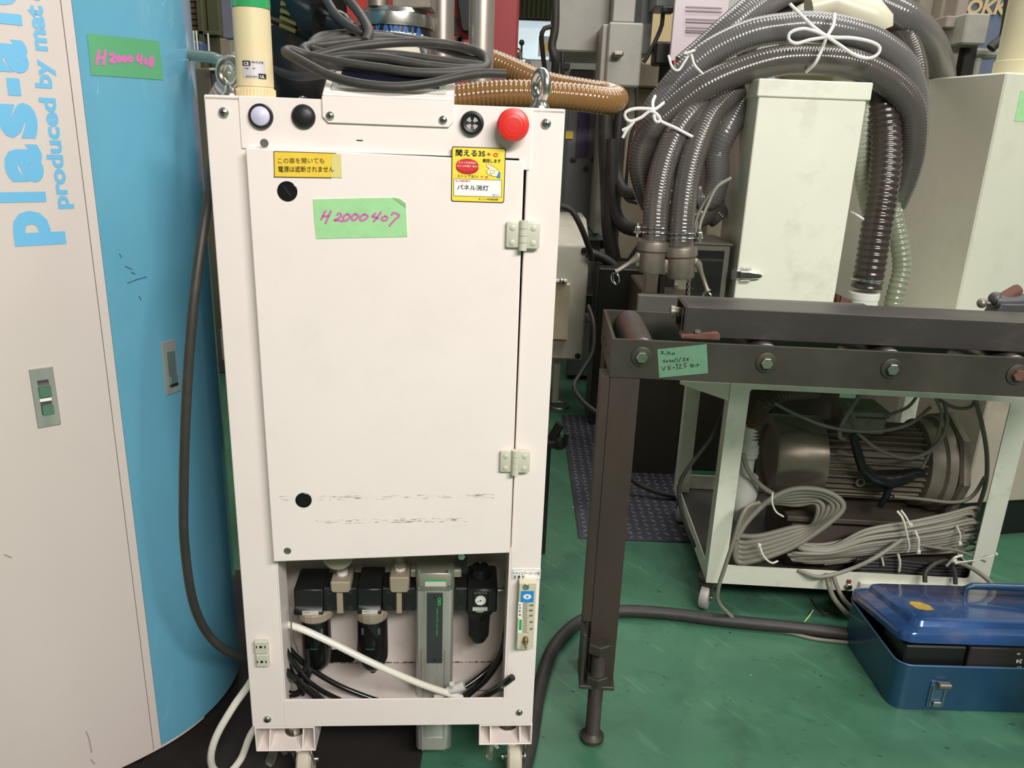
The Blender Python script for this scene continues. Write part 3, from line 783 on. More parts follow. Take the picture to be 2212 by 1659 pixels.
# pressure gauge behind the door edge
p = F1.px(733, 1190, AY - .01); b = MB(); b.lathe([(.020, .02), (.0245, .018), (.0245, -.004), (.022, -.006), (.0205, -.004), (.0205, .002)], p, (0, -1, .15), 36)
g = b.build('pressure_gauge', M_SILVER, cab, 'round pressure gauge half hidden by the door', recalc=True)
b = MB(); b.lathe([(.0206, .0), (.0001, .0005)], p, (0, -1, .15), 32, False); b.build('gauge_face', mat('mauve_dial', rgb(150, 126, 138), .4), g)
b = MB(); b.torus(p + Vector((0, -.001, 0)), .016, .0014, (0, -1, .15), 30, 6); b.build('dial_ring', M_BLACK, g)
# regulator right
x0, x1, z0, z1 = ar(1010, 1270, 1074, 1318)
zt = F1.px(1045, 1232, AY + .04).z
b = MB(); b.prism([(AY - .006, z0 + .003), (AY - .004, z0 - .003), (AY + .06, z0 - .003), (AY + .065, zt - .005), (AY + .055, zt), (AY + .03, zt), (AY - .006, z1)], 'x', x0, x1, bev=.003)
rg = b.build('pressure_regulator', M_BLACK, cab, 'black pressure regulator with a small white gauge')
xm = F1.px(1036, 1295, AY).x
b = MB(); b.lathe([(.019, 0), (.021, .008), (.017, .022), (.0145, .026), (.013, .024)], (xm + .001, AY + .034, zt - .014), (0, -.1, 1), 28); b.build('dome_cap', M_BLACKG, rg)
b = MB(); b.torus((xm + .001, AY + .033, zt - .008), .0205, .0012, (0, -.1, 1), 28, 6); b.build('silver_ring', M_SILVER, rg)
p = F1.px(1038, 1296, AY - .008); b = MB(); b.box(p.x - .013, p.x + .013, AY - .009, AY, p.z - .014, p.z + .014, bev=.002); gb = b.build('gauge_housing', M_BLACK, rg)
b = MB(); b.lathe([(.0088, 0), (.0088, .001), (.0001, .001)], (p.x, AY - .009, p.z), (0, -1, 0), 28); gf = b.build('gauge_face', M_PAPER, gb, smooth=30)
b = MB(); stroke(b, [(p.x - .0055, p.z - .002), (p.x + .002, p.z + .0008)], .0009, lambda x, z: Vector((x, AY - .0104, z)))
for k in range(9):
    a = radians(215 - 31 * k); stroke(b, [(p.x + .0062 * cos(a), p.z + .0062 * sin(a)), (p.x + .0076 * cos(a), p.z + .0076 * sin(a))], .0006, lambda x, z: Vector((x, AY - .0103, z)))
b.lathe([(.0014, 0), (.0001, .0005)], (p.x, AY - .0104, p.z), (0, -1, 0), 10, False)
b.build('needle', M_INK, gb, smooth=0)
x2, x3, z2, z3 = ar(1021, 1313, 1053, 1320, AY - .008); b = MB(); b.box(x2, x3, AY - .0075, AY - .0055, z2, z3); b.build('name_label', MATS['pale_label'], rg)
b = MB(); xk = F1.px(1035, 1360, AY).x; yk = AY + .022
zk = [F1.px(1035, v, AY).z for v in (1322, 1340, 1348, 1385, 1398)]
b.lathe([(.0125, zk[4]), (.0180, zk[3]), (.0190, zk[2]), (.0200, zk[1] - .001), (.0275, zk[0] - .004), (.028, zk[0] + .004)], (xk, yk, 0), (0, 0, 1), 10); b.build('adjusting_knob', M_BLACK, rg, smooth=20)
b = MB(); b.torus((xk, yk, zk[0] + .004), .0282, .0012, (0, 0, 1), 10, 6); b.build('silver_band', M_SILVER, rg)
p = F1.px(1082, 1275, AY + .03); b = MB(); b.cyl((x1, AY + .03, p.z), (x1 + .012, AY + .03, p.z), .004, n=12); b.cyl((x1 + .010, AY + .03, p.z), (x1 + .014, AY + .03, p.z), .007, n=12); b.box(x1, x1 + .002, AY + .02, AY + .045, p.z - .022, p.z + .006); b.build('side_fitting', M_STEEL, rg)
x2, x3, z2, z3 = ar(984, 1196, 1009, 1240, AY + .02); b = MB(); b.box(x2, x3, AY + .02, AY + .03, z2, z3 + .03); mbk = b.build('mounting_bracket', M_BLACK, cab)
b = MB(); b.lathe([(.0065, 0), (.0065, .004), (.0001, .0045)], ((x2 + x3) / 2, AY + .02, F1.px(995, 1200, AY + .02).z), (0, -1, 0), 6); b.build('hex_bolt', M_STEEL, mbk, smooth=20)
# membrane dryer column
x0, x1, z0, z1 = ar(898, 1275, 978, 1520, AY - .006)
zb = 0.040
b = MB(); w_ = x1 - x0
b.prism([(x0, AY + .003), (x0 + .004, AY - .004), (x0 + .012, AY - .004), (x0 + .016, AY - .006), (x1 - .016, AY - .006), (x1 - .012, AY - .004), (x1 - .004, AY - .004), (x1, AY + .003), (x1, AY + .045), (x0, AY + .045)], 'z', zb, z1, bev=.0006)
for f in (.19, .80): b.box(x0 + w_ * f - .0012, x0 + w_ * f + .0012, AY - .0068, AY - .0058, zb, z0 + .11)
dr = b.build('dryer_column', M_ALU, cab, 'square aluminium dryer column reaching below the cabinet')
b = MB(); b.box(x0 + w_ * .2, x0 + w_ * .79, AY - .007, AY - .006, F1.px(936, 1605, AY - .006).z + .012, zb + .003); b.build('end_lip', M_ALU, dr)
hx0, hx1, hz0, hz1 = ar(898, 1232, 981, 1276, AY - .008)
b = MB(); zt = F1.px(940, 1228, AY + .03).z
b.prism([(hx0, AY + .0), (hx0 + .006, AY - .008), (hx1 - .006, AY - .008), (hx1, AY), (hx1, AY + .045), (hx0, AY + .045)], 'z', z1, hz1 - .006, bev=.001)
b.prism([(hx0 - .010, AY + .012), (hx1 + .012, AY + .012), (hx1 + .012, AY + .04), (hx0 - .010, AY + .04)], 'z', z1 + .012, hz1 - .012, bev=.002)
dh = b.build('dryer_head', mat('cast_silver', rgb(166, 162, 148), .4, .5, var=.06), dr)
for u, v in ((907, 1233), (972, 1233), (907, 1268), (972, 1268)):
    p = F1.px(u, v, AY - .008); b = MB(); b.lathe([(.0042, 0), (.0042, .001), (.0028, .001), (.0024, -.001), (.0001, -.001)], (p.x, AY - .0082, p.z), (0, -1, 0), 16); b.build('socket_screw', M_STEEL, dr)
lx0, lx1, lz0, lz1 = ar(918, 1257, 963, 1267, AY - .009); b = MB(); b.box(lx0, lx1, AY - .0088, AY - .008, lz0, lz1); b.build('name_label', MATS['pale_label'], dr)
lx0, lx1, lz0, lz1 = ar(918, 1253, 963, 1256, AY - .009); b = MB(); b.box(lx0, lx1, AY - .0088, AY - .008, lz0, lz1); b.build('green_stripe', M_GREENINK, dr)
lx0, lx1, lz0, lz1 = ar(922, 1281, 956, 1433, AY - .0075); b = MB(); b.box(lx0, lx1, AY - .0075, AY - .0055, lz0, lz1, bev=.0004); pl = b.build('dark_plate', M_DARKLID, dr, 'anthracite plate with green lettering')
def vtext(txt, u, v0, v1, wid, m, bold=0.02):
    a = F1.px(u, v0, AY - .008); c = F1.px(u, v1, AY - .008); L_ = a.z - c.z
    mb = MB(); text_on(mb, txt, lambda x, y: Vector((a.x + y, AY - .0078, a.z - x)), L_, h=wid / .72, bold=bold); mb.build('lettering', m, pl, smooth=0)
vtext('CKD', 946, 1291, 1309, .0050, mat('bright_green_ink', rgb(60, 200, 84), .5), .03)
vtext('SUPER DRYER UNIT SERIES', 943, 1313, 1374, .0022, M_GREENINK)
for v in (1291, 1426):
    p = F1.px(939, v, AY - .0075); b = MB(); b.lathe([(.0018, 0), (.0018, .0006), (.0001, .0003)], (p.x, AY - .0075, p.z), (0, -1, 0), 12); b.build('plate_screw', M_BLACK, pl)

# flow meter on right post
x0, x1, z0, z1 = F1.rect(1118, 1256, 1155, 1400, -.012)
b = MB(); b.prism([(x0 + .002, z0), (x1, z0), (x1, z1), (x0, z1), (x0, z0 + .002)], 'y', -.016, -.0005, bev=.0012)
fm = b.build('flow_meter', mat('clear_acrylic_block', rgb(214, 206, 178), .12, var=.03, coat=.8), cab, 'clear flow meter with a blue label on the right post')
yf = -.0163
def fr(u0, v0, u1, v1, m, nm, e=0.0):
    a, c, d, h = F1.rect(u0, v0, u1, v1, -.0165); b = MB(); b.box(a, c, yf - e, yf + .0004, d, h); return b.build(nm, m, fm)
fr(1125, 1277, 1153, 1301, M_BLUEINK, 'blue_label', .0004)
p = F1.px(1139, 1289, -.017); b = MB(); plate2d(b, [(p.x + .0062 * cos(t), p.z + .0046 * sin(t)) for t in [i * pi / 12 for i in range(24)]][::-1], lambda x, z: Vector((x, yf - .0007, z)), 0); b.build('white_oval', M_PAPER, fm, smooth=0)
b = MB(); text_on(b, '流', lambda x, y: Vector((p.x - .0022 + x, yf - .001, p.z - .0018 + y)), .0044, h=.005, bold=.03); b.build('lettering', M_BLUEINK, fm, smooth=0)
fr(1119, 1301, 1128, 1335, M_PAPER, 'white_strip', .0003); fr(1119, 1336, 1128, 1367, M_PAPER, 'white_strip', .0003); fr(1121, 1338, 1127, 1361, M_GREENINK, 'green_strip', .0006)
for tx, v in (('使', 1306), ('用', 1312), ('範', 1319), ('囲', 1327)):
    p = F1.px(1121, v + 3, -.017); b = MB(); text_on(b, tx, lambda x, y: Vector((p.x + x, yf - .0007, p.z + y)), .0028, h=.0036, bold=.02); b.build('lettering', M_INK, fm, smooth=0)
b = MB()
for k in range(17):
    v = 1303 + 64 * k / 16; a = F1.px(1130, v, -.017); c = F1.px(1139 if k % 4 else 1142, v, -.017); stroke(b, [(a.x, a.z), (c.x, c.z)], .0004, lambda x, z: Vector((x, yf - .0003, z)))
for u in (1131, 1134.5, 1138):
    a = F1.px(u, 1303, -.017); c = F1.px(u - 1.5, 1367, -.017); stroke(b, [(a.x, a.z), (c.x, c.z)], .0003, lambda x, z: Vector((x, yf - .0003, z)))
b.build('scale_marks', M_INK, fm, smooth=0)
for tx, v in (('100', 1310), ('80', 1321), ('60', 1332), ('40', 1346), ('20', 1361)):
    a = F1.px(1143.5, v, -.017); b = MB(); text_on(b, tx, lambda x, y: Vector((a.x + x, yf - .0005, a.z + y)), .0052 if len(tx) == 2 else .0062, h=.0052, bold=.015); b.build('lettering', mat('grey_blue_ink', rgb(60, 74, 84), .5), fm, smooth=0)
p = F1.px(1136, 1268, -.016); b = MB(); b.lathe([(.0055, 0), (.005, .001), (.0022, .001), (.002, -.001), (.0001, -.001)], (p.x, -.016, p.z), (0, -1, 0), 18); b.build('mount_screw', M_STEEL, fm)
p = F1.px(1135, 1385, -.018); b = MB(); b.lathe([(.0045, -.002), (.0045, .006), (.003, .007), (.002, .011), (.0018, .016), (.0001, .017)], (p.x, -.016, p.z + .003), (0, -1, -.45), 14); b.build('needle_valve', mat('brass_dull', rgb(150, 124, 90), .35, .8), fm)
x0, x1, z0, z1 = F1.rect(1106, 1230, 1168, 1253, -.002); b = MB(); b.prism(rrect(x0, x1, z0, z1, .0015, 2), 'y', -.0012, 0); lb = b.build('white_label', M_PAPER, cab, 'white label with two rows of Japanese')
b = MB(); B2 = [(x0 + .001, z0 + .001), (x1 - .001, z0 + .001), (x1 - .001, z1 - .001), (x0 + .001, z1 - .001), (x0 + .001, z0 + .001)]
for a, c in zip(B2, B2[1:]): stroke(b, [a, c], .0003, lambda x, z: Vector((x, -.0015, z)))
text_on(b, 'ドライエアーパージ用', lambda x, y: Vector((x0 + .002 + x, -.0016, z0 + .0088 + y)), x1 - x0 - .004, h=.0062, bold=.01)
text_on(b, '流 量 計', lambda x, y: Vector((x0 + .002 + x, -.0016, z0 + .0025 + y)), .018, h=.0062, bold=.015)
b.build('lettering', M_INK, lb, smooth=0)
# items on the hidden left side that peek out
for v0, v1, d in ((482, 612, .010), (640, 700, .012), (760, 850, .008)):
    z0 = F1.px(470, v1, .25).z; z1 = F1.px(470, v0, .25).z
    b = MB(); b.box(XL - d, XL, .03, .08, z0, z1, bev=.002); b.build('side_latch', M_GALV, cab)
# ================================================================== floor, walls
def floor_material():
    m = mat('green_epoxy_floor', rgb(74, 122, 96), 0.34, var=0.10, scale=2.2, dirt=rgb(44, 66, 50), dirt_amt=0.55, dirt_scale=7, coat=0.15, rvar=.12)
    nt = m.node_tree; N = nt.nodes; L = nt.links; b = N['Principled BSDF']
    src = b.inputs['Base Color'].links[0].from_socket
    tc = [n for n in N if n.type == 'TEX_COORD'][0]
    def spots(scale, thr, stretch, col, amt, rot=0.0, det=2, soft=.02):
        global _x
        mr = N.new('ShaderNodeMapping'); mr.inputs['Rotation'].default_value = (0, 0, rot)
        mp = N.new('ShaderNodeMapping'); mp.inputs['Scale'].default_value = stretch
        L.new(tc.outputs['Object'], mr.inputs[0]); L.new(mr.outputs[0], mp.inputs[0])
        n = N.new('ShaderNodeTexNoise'); n.inputs['Scale'].default_value = scale; n.inputs['Detail'].default_value = det; n.inputs['Roughness'].default_value = .6
        L.new(mp.outputs[0], n.inputs[0])
        r = N.new('ShaderNodeValToRGB'); r.color_ramp.elements[0].position = thr; r.color_ramp.elements[1].position = thr + soft
        r.color_ramp.elements[0].color = (0, 0, 0, 1); r.color_ramp.elements[1].color = (amt,) * 3 + (1,)
        L.new(n.outputs['Fac'], r.inputs[0])
        mx = N.new('ShaderNodeMix'); mx.data_type = 'RGBA'; L.new(r.outputs[0], mx.inputs['Factor'])
        return mx, col
    for args in ((70, .73, (1, 1, 1), rgb(22, 28, 22), .9), (26, .72, (1, 2.5, 1), rgb(30, 44, 34), .7, .5), (7, .64, (1, 8, 1), rgb(104, 160, 128), .25, .9), (12, .66, (1, 7, 1), rgb(40, 84, 58), .5, .3, 4, .08), (3, .52, (1, 1.5, 1), rgb(52, 100, 72), .55, .4, 6, .2),
                 (38, .77, (1, 1, 1), rgb(190, 210, 190), .8), (5, .60, (1, 3, 1), rgb(82, 144, 112), .35, .9, 4, .12)):
        mx, col = spots(*args); L.new(src, mx.inputs[6]); mx.inputs[7].default_value = col + (1,); src = mx.outputs[2]
    L.new(src, b.inputs['Base Color'])
    return m
b = MB(); b.box(-4, 5, -2.6, 8.2, -.05, 0); b.build('floor', floor_material(), kind='structure', smooth=0)
b = MB(); b.box(-4, 5, 8.0, 8.15, 0, 4.5)
b.build('wall_back', mat('factory_wall', rgb(170, 172, 158), .7, var=.12, scale=1.5, dirt=rgb(90, 90, 78), dirt_amt=.5), kind='structure', smooth=0)
b = MB(); b.box(-4, 5, -2.75, -2.6, 0, 4.5); b.build('wall_front_reflector', MATS['factory_wall'], kind='structure', smooth=0)  # unseen wall added behind the camera so metal reflects grey
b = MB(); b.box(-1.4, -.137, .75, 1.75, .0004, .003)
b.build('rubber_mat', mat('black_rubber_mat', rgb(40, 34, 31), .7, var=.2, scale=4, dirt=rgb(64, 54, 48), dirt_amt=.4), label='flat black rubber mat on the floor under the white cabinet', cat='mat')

# ================================================================== round cabinet on the left
TC = Vector((-0.78, 1.27)); TR = 0.265; TH0 = radians(49)
TK = Frame(TC.x, TC.y, 0)
tank = thing('material_dryer', 'tall rounded white and blue cabinet with big blue lettering at the left edge', 'cabinet', Vector((TC.x, TC.y, 0)))
def surf(s, e=0.0):
    """outline of the shell: s<0 blue (round), s>0 white (flatter); returns local xy and outward normal"""
    if s <= 0:
        t = TH0 - s / TR
        return Vector((TR * sin(t), -TR * cos(t))), Vector((sin(t), -cos(t)))
    R2 = 0.62; t = TH0 - s / R2
    C2 = Vector((TR * sin(TH0), -TR * cos(TH0))) - Vector((sin(TH0), -cos(TH0))) * R2
    return C2 + Vector((sin(t), -cos(t))) * R2, Vector((sin(t), -cos(t)))
def tk(e):
    def fn(s, z):
        p, n = surf(s); p = p + n * e
        return Vector((p.x, p.y, z))
    return fn
def tinv(u, v):
    r = ray(u, v); lo, hi = -.6, .7
    def az(s):
        p, n = surf(s); return atan2(p.x + TC.x, p.y + TC.y)
    target = atan2(r.x, r.y)
    # azimuth decreases with s in the visible stretch
    lo = -.30
    for _ in range(50):
        m = (lo + hi) / 2
        if az(m) > target: lo = m
        else: hi = m
    s = (lo + hi) / 2; p, n = surf(s)
    t = (p.y + TC.y) / r.y
    return s, CAM_H + r.z * t
class TV:  # adaptor exposing x,z
    def __init__(s, a): s.x, s.z = a
M_TW = mat('tank_white_paint', rgb(214, 202, 195), 0.3, var=0.02, scale=2, dirt=rgb(180, 170, 160), dirt_amt=.15, coat=.35)
M_TB = mat('tank_blue_paint', rgb(100, 164, 190), 0.22, var=0.04, scale=2, coat=.6, rvar=.06)
M_TBI = mat('sky_blue_print', rgb(112, 184, 224), 0.35, var=.02)
ZT_, Z0_ = 2.05, 0.055
def shell(s0, s1, n, name, m, th=.004, z0=Z0_, e=0.0):
    b = MB(); A = []
    for i in range(n + 1):
        s = s0 + (s1 - s0) * i / n
        A.append([b.bm.verts.new(tk(e)(s, z0)), b.bm.verts.new(tk(e)(s, ZT_)), b.bm.verts.new(tk(e - th)(s, ZT_)), b.bm.verts.new(tk(e - th)(s, z0))])
    for a, c in zip(A, A[1:]):
        for k in range(4): b.bm.faces.new((a[k], a[(k + 1) % 4], c[(k + 1) % 4], c[k]))
    b.bm.faces.new(A[0][::-1]); b.bm.faces.new(A[-1])
    return b.build(name, m, tank, recalc=True)
door_w = shell(.013, .62, 40, 'white_door', M_TW)
shell(0.0, .0122, 2, 'door_edge_strip', M_TW, e=.0008)
blue = shell(-1.05, -.0008, 60, 'blue_side_panel', M_TB)
pts = [surf(s)[0] for s in [.62 - .06 * i for i in range(0, 28)]]
b = MB(); b.prism([(p.x * .97, p.y * .97) for p in pts], 'z', Z0_ + .004, Z0_ + .01); b.build('bottom_plate', M_TW, tank)
b = MB(); b.prism([(p.x * .985, p.y * .985) for p in pts], 'z', ZT_ - .004, ZT_ + .02); b.build('top_plate', M_TW, tank)
b = MB(); n = 24
for i in range(n):
    s0 = -.09 + .3 * i / n; s1 = -.09 + .3 * (i + 1) / n
    b.hexa([tk(-.004)(s0, Z0_), tk(-.004)(s1, Z0_), tk(-.004)(s1, Z0_ - .008), tk(-.004)(s0, Z0_ - .008)], (0, .004, 0))
b.build('skirt', M_TW, tank)
for s in (.02, .42, -.55):
    p, nn = surf(s); p = p - nn * .06
    b = MB(); b.cyl((p.x, p.y, Z0_ + .004), (p.x, p.y, .04), .022, n=16); b.lathe([(.008, -.012), (.024, -.012), (.0265, -.008), (.0265, .008), (.024, .012), (.008, .012)], (p.x, p.y, .027), (1, .3, 0), 24); b.build('caster', M_BLACK, tank)
# big lettering, running up the white door
def glyph(ch, v0, v1, base_uv, xh_px, m, bold=.045, cutn=.012, name='lettering', curve=None):
    """fit one glyph/word between rows v0 (start, lower) and v1 (end, upper)"""
    (ub, vb) = base_uv
    s_b, zb = tinv(ub, vb); s_t, _ = tinv(ub - xh_px, vb)
    za = tinv(ub, v0)[1]; zc = tinv(ub, v1)[1]
    s0b = tinv(base_uv[0] + (v0 - vb) * .13, v0)[0]; s1b = tinv(base_uv[0] + (v1 - vb) * .13, v1)[0]
    h = (s_t - s_b) / .53
    L_ = zc - za
    fn0 = tk(.0006)
    def fn(x, y):
        return fn0(s0b + (s1b - s0b) * x / L_ + y, za + x)
    mb = MB(); text_on(mb, ch, fn, L_, h=h, bold=bold, cut=cutn)
    return mb.build(name, m, door_w, smooth=0)
for ch, v0, v1, ub in (('p', 529, 454, 100), ('l', 436, 414, 92), ('a', 394, 312, 84), ('s', 299, 223, 72), ('-', 208, 171, 62), ('a', 159, 88, 52), ('i', 56, 30, 40), ('d', 14, -66, 34)):
    glyph(ch, v0, v1, (ub, (v0 + v1) / 2), 78, M_TBI, .05)
glyph('produced', 451, 213, (133, 330), 25, M_TBI, .035)
glyph('by', 191, 130, (108, 160), 26, M_TBI, .035)
glyph('mat', 110, 14, (96, 62), 27, M_TBI, .035)
glyph('erial', 2, -110, (84, -50), 27, M_TBI, .035)
# recessed paddle handles
def paddle(corners, parent, m_face, opened):
    S_ = [tinv(*c) for c in corners]          # TL TR BR BL
    s0 = (S_[0][0] + S_[3][0]) / 2; s1 = (S_[1][0] + S_[2][0]) / 2; z1 = (S_[0][1] + S_[1][1]) / 2; z0 = (S_[2][1] + S_[3][1]) / 2
    def q(a, c, z_0, z_1, e0, e1, name, m, par):
        sa = s0 + (s1 - s0) * a; sc = s0 + (s1 - s0) * c; za = z0 + (z1 - z0) * z_0; zc = z0 + (z1 - z0) * z_1
        b = MB(); P = [tk(e1)(sa, za), tk(e1)(sc, za), tk(e1)(sc, zc), tk(e1)(sa, zc)]; nrm = surf((sa + sc) / 2)[1]
        b.hexa(P, Vector((nrm.x, nrm.y, 0)) * -(e1 - e0)); bmesh.ops.bevel(b.bm, geom=list(b.bm.edges), offset=min(.0008, (e1 - e0) * .3), segments=1, affect='EDGES')
        return b.build(name, m, par)
    pl = q(0, 1, 0, 1, -.002, .0028, 'paddle_handle', m_face, parent)
    if opened:
        q(.26, .74, .22, .80, .0026, .0031, 'recess_shade', mat('handle_shadow_metal', rgb(96, 94, 92), .4, .6), pl)  # thin dark plate paints the shade inside the handle
        q(.25, .75, .52, .72, .003, .0085, 'lever', M_CHROME, pl); q(.25, .75, .44, .50, .003, .0045, 'lever_lip', M_PAPER, pl)
        q(.28, .78, .21, .38, .003, .0055, 'push_button', M_CHROME, pl)
    else:
        q(.22, .80, .18, .80, .0026, .004, 'lever', M_CHROME, pl); q(.25, .78, .14, .19, .0026, .006, 'push_button', M_BLACK, pl); q(.25, .78, .19, .34, .003, .0062, 'lever_lip', M_CHROME, pl)
    return pl
paddle([(61, 797), (113, 791), (131, 916), (82, 924)], door_w, M_ALU, True)
paddle([(345, 741), (376, 731), (388, 842), (360, 855)], blue, M_ALU, False)
# green tape on the blue panel
def tc_(a, c): return tinv(a / 2.9625, c / 2.9625)
def tape_poly(L_, fn, mb, nx=10):
    # quad grid from 4 corners BL,TL,TR,BR
    BL, TL, TRr, BR = L_; g = []
    for i in range(nx + 1):
        t = i / nx; lo = [BL[k] + (BR[k] - BL[k]) * t for k in (0, 1)]; hi = [TL[k] + (TRr[k] - TL[k]) * t for k in (0, 1)]
        g.append((mb.bm.verts.new(fn(*lo)), mb.bm.verts.new(fn(*hi))))
    for a, c in zip(g, g[1:]): mb.bm.faces.new((a[0], c[0], c[1], a[1]))
b = MB(); tape_poly([tc_(583, 480), tc_(556, 215), tc_(1015, 265), tc_(1042, 512)], tk(.0007), b)
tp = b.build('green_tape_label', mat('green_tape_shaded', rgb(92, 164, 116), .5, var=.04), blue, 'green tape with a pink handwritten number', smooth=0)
b = MB()
for pl in ([(630, 325), (622, 370), (615, 412)], [(672, 322), (665, 370), (660, 412)], [(622, 372), (666, 368)],
           [(700, 352), (720, 345), (728, 362), (705, 395), (735, 395)],
           [(757, 358), (745, 375), (757, 392), (770, 375), (757, 358)], [(792, 360), (780, 377), (792, 394), (806, 377), (792, 360)], [(830, 360), (818, 377), (830, 392), (845, 377), (830, 360)],
           [(880, 350), (874, 385), (905, 385)], [(900, 350), (897, 408)], [(930, 378), (920, 395), (930, 410), (940, 395), (930, 378)],
           [(968, 365), (955, 385), (975, 405), (962, 425), (952, 410), (978, 385), (968, 365)]):
    stroke(b, [tc_(*p) for p in pl], .004, tk(.0011))
b.build('handwriting', M_PINK, tp, smooth=0)

b = MB()
for pl in ([(275, 612), (295, 604), (316, 598)], [(258, 548), (262, 556)], [(270, 575), (285, 582)], [(283, 588), (292, 592)], [(300, 640), (304, 648)]):
    stroke(b, [tinv(*p) for p in pl], .0012, tk(.0005))
b.build('scuff_marks', mat('dark_scuff', rgb(56, 84, 96), .7), blue, kind='stuff', smooth=0)
b = MB()
for pl in ([(186, 1580), (192, 1596), (198, 1625)], [(10, 1198), (24, 1204)], [(196, 1640), (204, 1650)]):
    stroke(b, [tinv(*p) for p in pl], .0022, tk(.0005))
b.build('scuff_marks', mat('grey_scuff', rgb(168, 158, 152), .7), door_w, kind='stuff', smooth=0)
# ------------------------------------------------ black cord and white hose left of the cabinet
def cable(name, uvy, r, m, fr, label, cat='cable', n=12, group=None, step=.008):
    pts = [fr.world(fr.px(u, v, y)) for u, v, y in uvy]
    b = MB(); b.tube(pts, r, n, step)
    return b.build(name, m, None, label, cat, group, smooth=60)
cable('supply_cable', [(462, 330, .12), (448, 440, .05), (430, 560, .02), (414, 700, .0), (402, 880, -.01), (397, 1050, -.01), (399, 1180, 0), (420, 1310, .02), (462, 1385, .05), (520, 1420, .09), (580, 1440, .14)], .0068, M_CABLE, F1, 'thick dark cord hanging between the blue panel and the white cabinet', 'cord')
cable('drain_hose', [(560, 1440, .06), (537, 1480, .05), (505, 1525, .04), (470, 1585, .03), (456, 1630, .03), (462, 1662, .04), (490, 1672, .05), (520, 1640, .06), (540, 1590, .07), (560, 1560, .09)], .0062, M_WTUBE, F1, 'white hose curling in a loop beside the left cabinet wheel', 'hose')
# ------------------------------------------------ hoses inside the cabinet
cable('air_tube', [(575, 1333, .05), (610, 1346, .045), (650, 1358, .04), (720, 1390, .035), (800, 1430, .03), (900, 1474, .035), (960, 1495, .045), (1010, 1512, .06)], .0058, M_WTUBE, F1, 'milky white tube crossing the opening in front of the filters', 'hose')
M_BT = mat('black_air_tube', rgb(22, 22, 23), .22, var=.1, scale=20, coat=.5)
cable('air_tube', [(1097, 1330, .10), (1094, 1365, .09), (1082, 1415, .08), (1050, 1465, .07), (1010, 1500, .06), (985, 1525, .05)], .0066, M_BT, F1, 'black tube bending down along the right side of the opening', 'hose')
o = cable('air_tube', [(1107, 1463, -.012), (1092, 1475, -.004), (1070, 1490, .02), (1045, 1505, .03), (1020, 1525, .045)], .0056, M_BT, F1, 'short black tube with a cut end poking out past the right post', 'hose')
p = F1.world(F1.px(1004, 1484, .05)); q_ = F1.world(F1.px(1090, 1420, .10))
cable('air_tube', [(998, 1488, .052), (1030, 1466, .065), (1065, 1435, .085), (1092, 1400, .12)], .0046, M_BT, F1, 'glossy black tube plugged into the white elbow fitting', 'hose')
el = MB(); P = lambda u, v, y=.05: F1.world(F1.px(u, v, y))
el.rings([(P(940, 1507), .0055), (P(962, 1497), .0055), (P(972, 1490), .008), (P(988, 1486), .008), (P(1000, 1481), .0085), (P(1003, 1480), .0085)], 16)
el.cyl(P(975, 1490), P(976, 1477, .045), .0045, n=12)
el.build('elbow_fitting', mat('milky_plastic', rgb(214, 212, 204), .3, var=.03), None, 'milky plastic tee fitting at the bottom of the dryer column', 'fitting')
for k, (pp, lb) in enumerate((
    ([(598, 1370, .03), (615, 1400, .03), (640, 1440, .03), (670, 1475, .05), (720, 1505, .07), (780, 1530, .07)], 'uppermost of the black tubes sweeping right from the lower left corner'),
    ([(600, 1350, .06), (620, 1395, .07), (665, 1440, .07), (730, 1480, .07), (800, 1508, .07), (850, 1522, .07)], 'long black tube curving along the white tray floor'),
    ([(600, 1440, .02), (630, 1460, .02), (665, 1490, .04), (710, 1525, .06)], 'thick black tube in the lower left corner of the opening'),
    ([(604, 1470, .05), (640, 1465, .05), (662, 1440, .06), (664, 1400, .07)], 'black tube rising beside the left filter bowl'),
    ([(600, 1490, .05), (635, 1500, .05), (655, 1485, .05), (668, 1450, .06)], 'black tube looping near the left end of the tray'),
    ([(598, 1300, .08), (606, 1360, .05), (622, 1430, .04), (655, 1500, .05)], 'thin black tube hanging behind the left post'))):
    cable('air_tube', pp, (.0042, .0046, .0062, .005, .0055, .0036)[k], M_BT, F1, lb, 'hose')
cable('sensor_wire', [(630, 1312, .03), (629, 1335, .025), (631, 1370, .03), (645, 1410, .04)], .0012, M_STEEL, F1, 'thin bright wire hanging beside the left air filter', 'wire')

# ------------------------------------------------ cable coil on top of the cabinet
coil = []
def cp(L_): coil.extend(L_)
cp([(701, -8, .22), (728, 33, .18), (771, 66, .14), (812, 78, .15)])
cp([(870, 82, .19), (960, 96, .18), (1030, 118, .12), (1042, 140, .08), (980, 150, .07), (900, 144, .07), (800, 130, .07), (720, 118, .08), (672, 104, .11)])
cp([(690, 80, .16), (740, 73, .18), (800, 73, .18), (870, 82, .18), (940, 96, .17), (1010, 118, .13), (1044, 136, .09), (1010, 149, .06), (920, 141, .06), (830, 126, .065), (750, 122, .065), (690, 128, .06), (660, 112, .09)])
cp([(682, 92, .13), (730, 82, .15), (800, 80, .16), (880, 88, .16), (960, 104, .14), (1030, 126, .10), (1046, 146, .06), (980, 158, .045), (900, 162, .04), (820, 153, .04), (750, 143, .045), (690, 136, .05), (656, 108, .08)])
cp([(672, 98, .11), (700, 96, .12), (770, 88, .13), (850, 86, .14), (940, 100, .13), (1020, 128, .1), (1046, 142, .07), (960, 132, .075), (860, 119, .08), (770, 118, .075), (700, 128, .06), (668, 124, .06)])
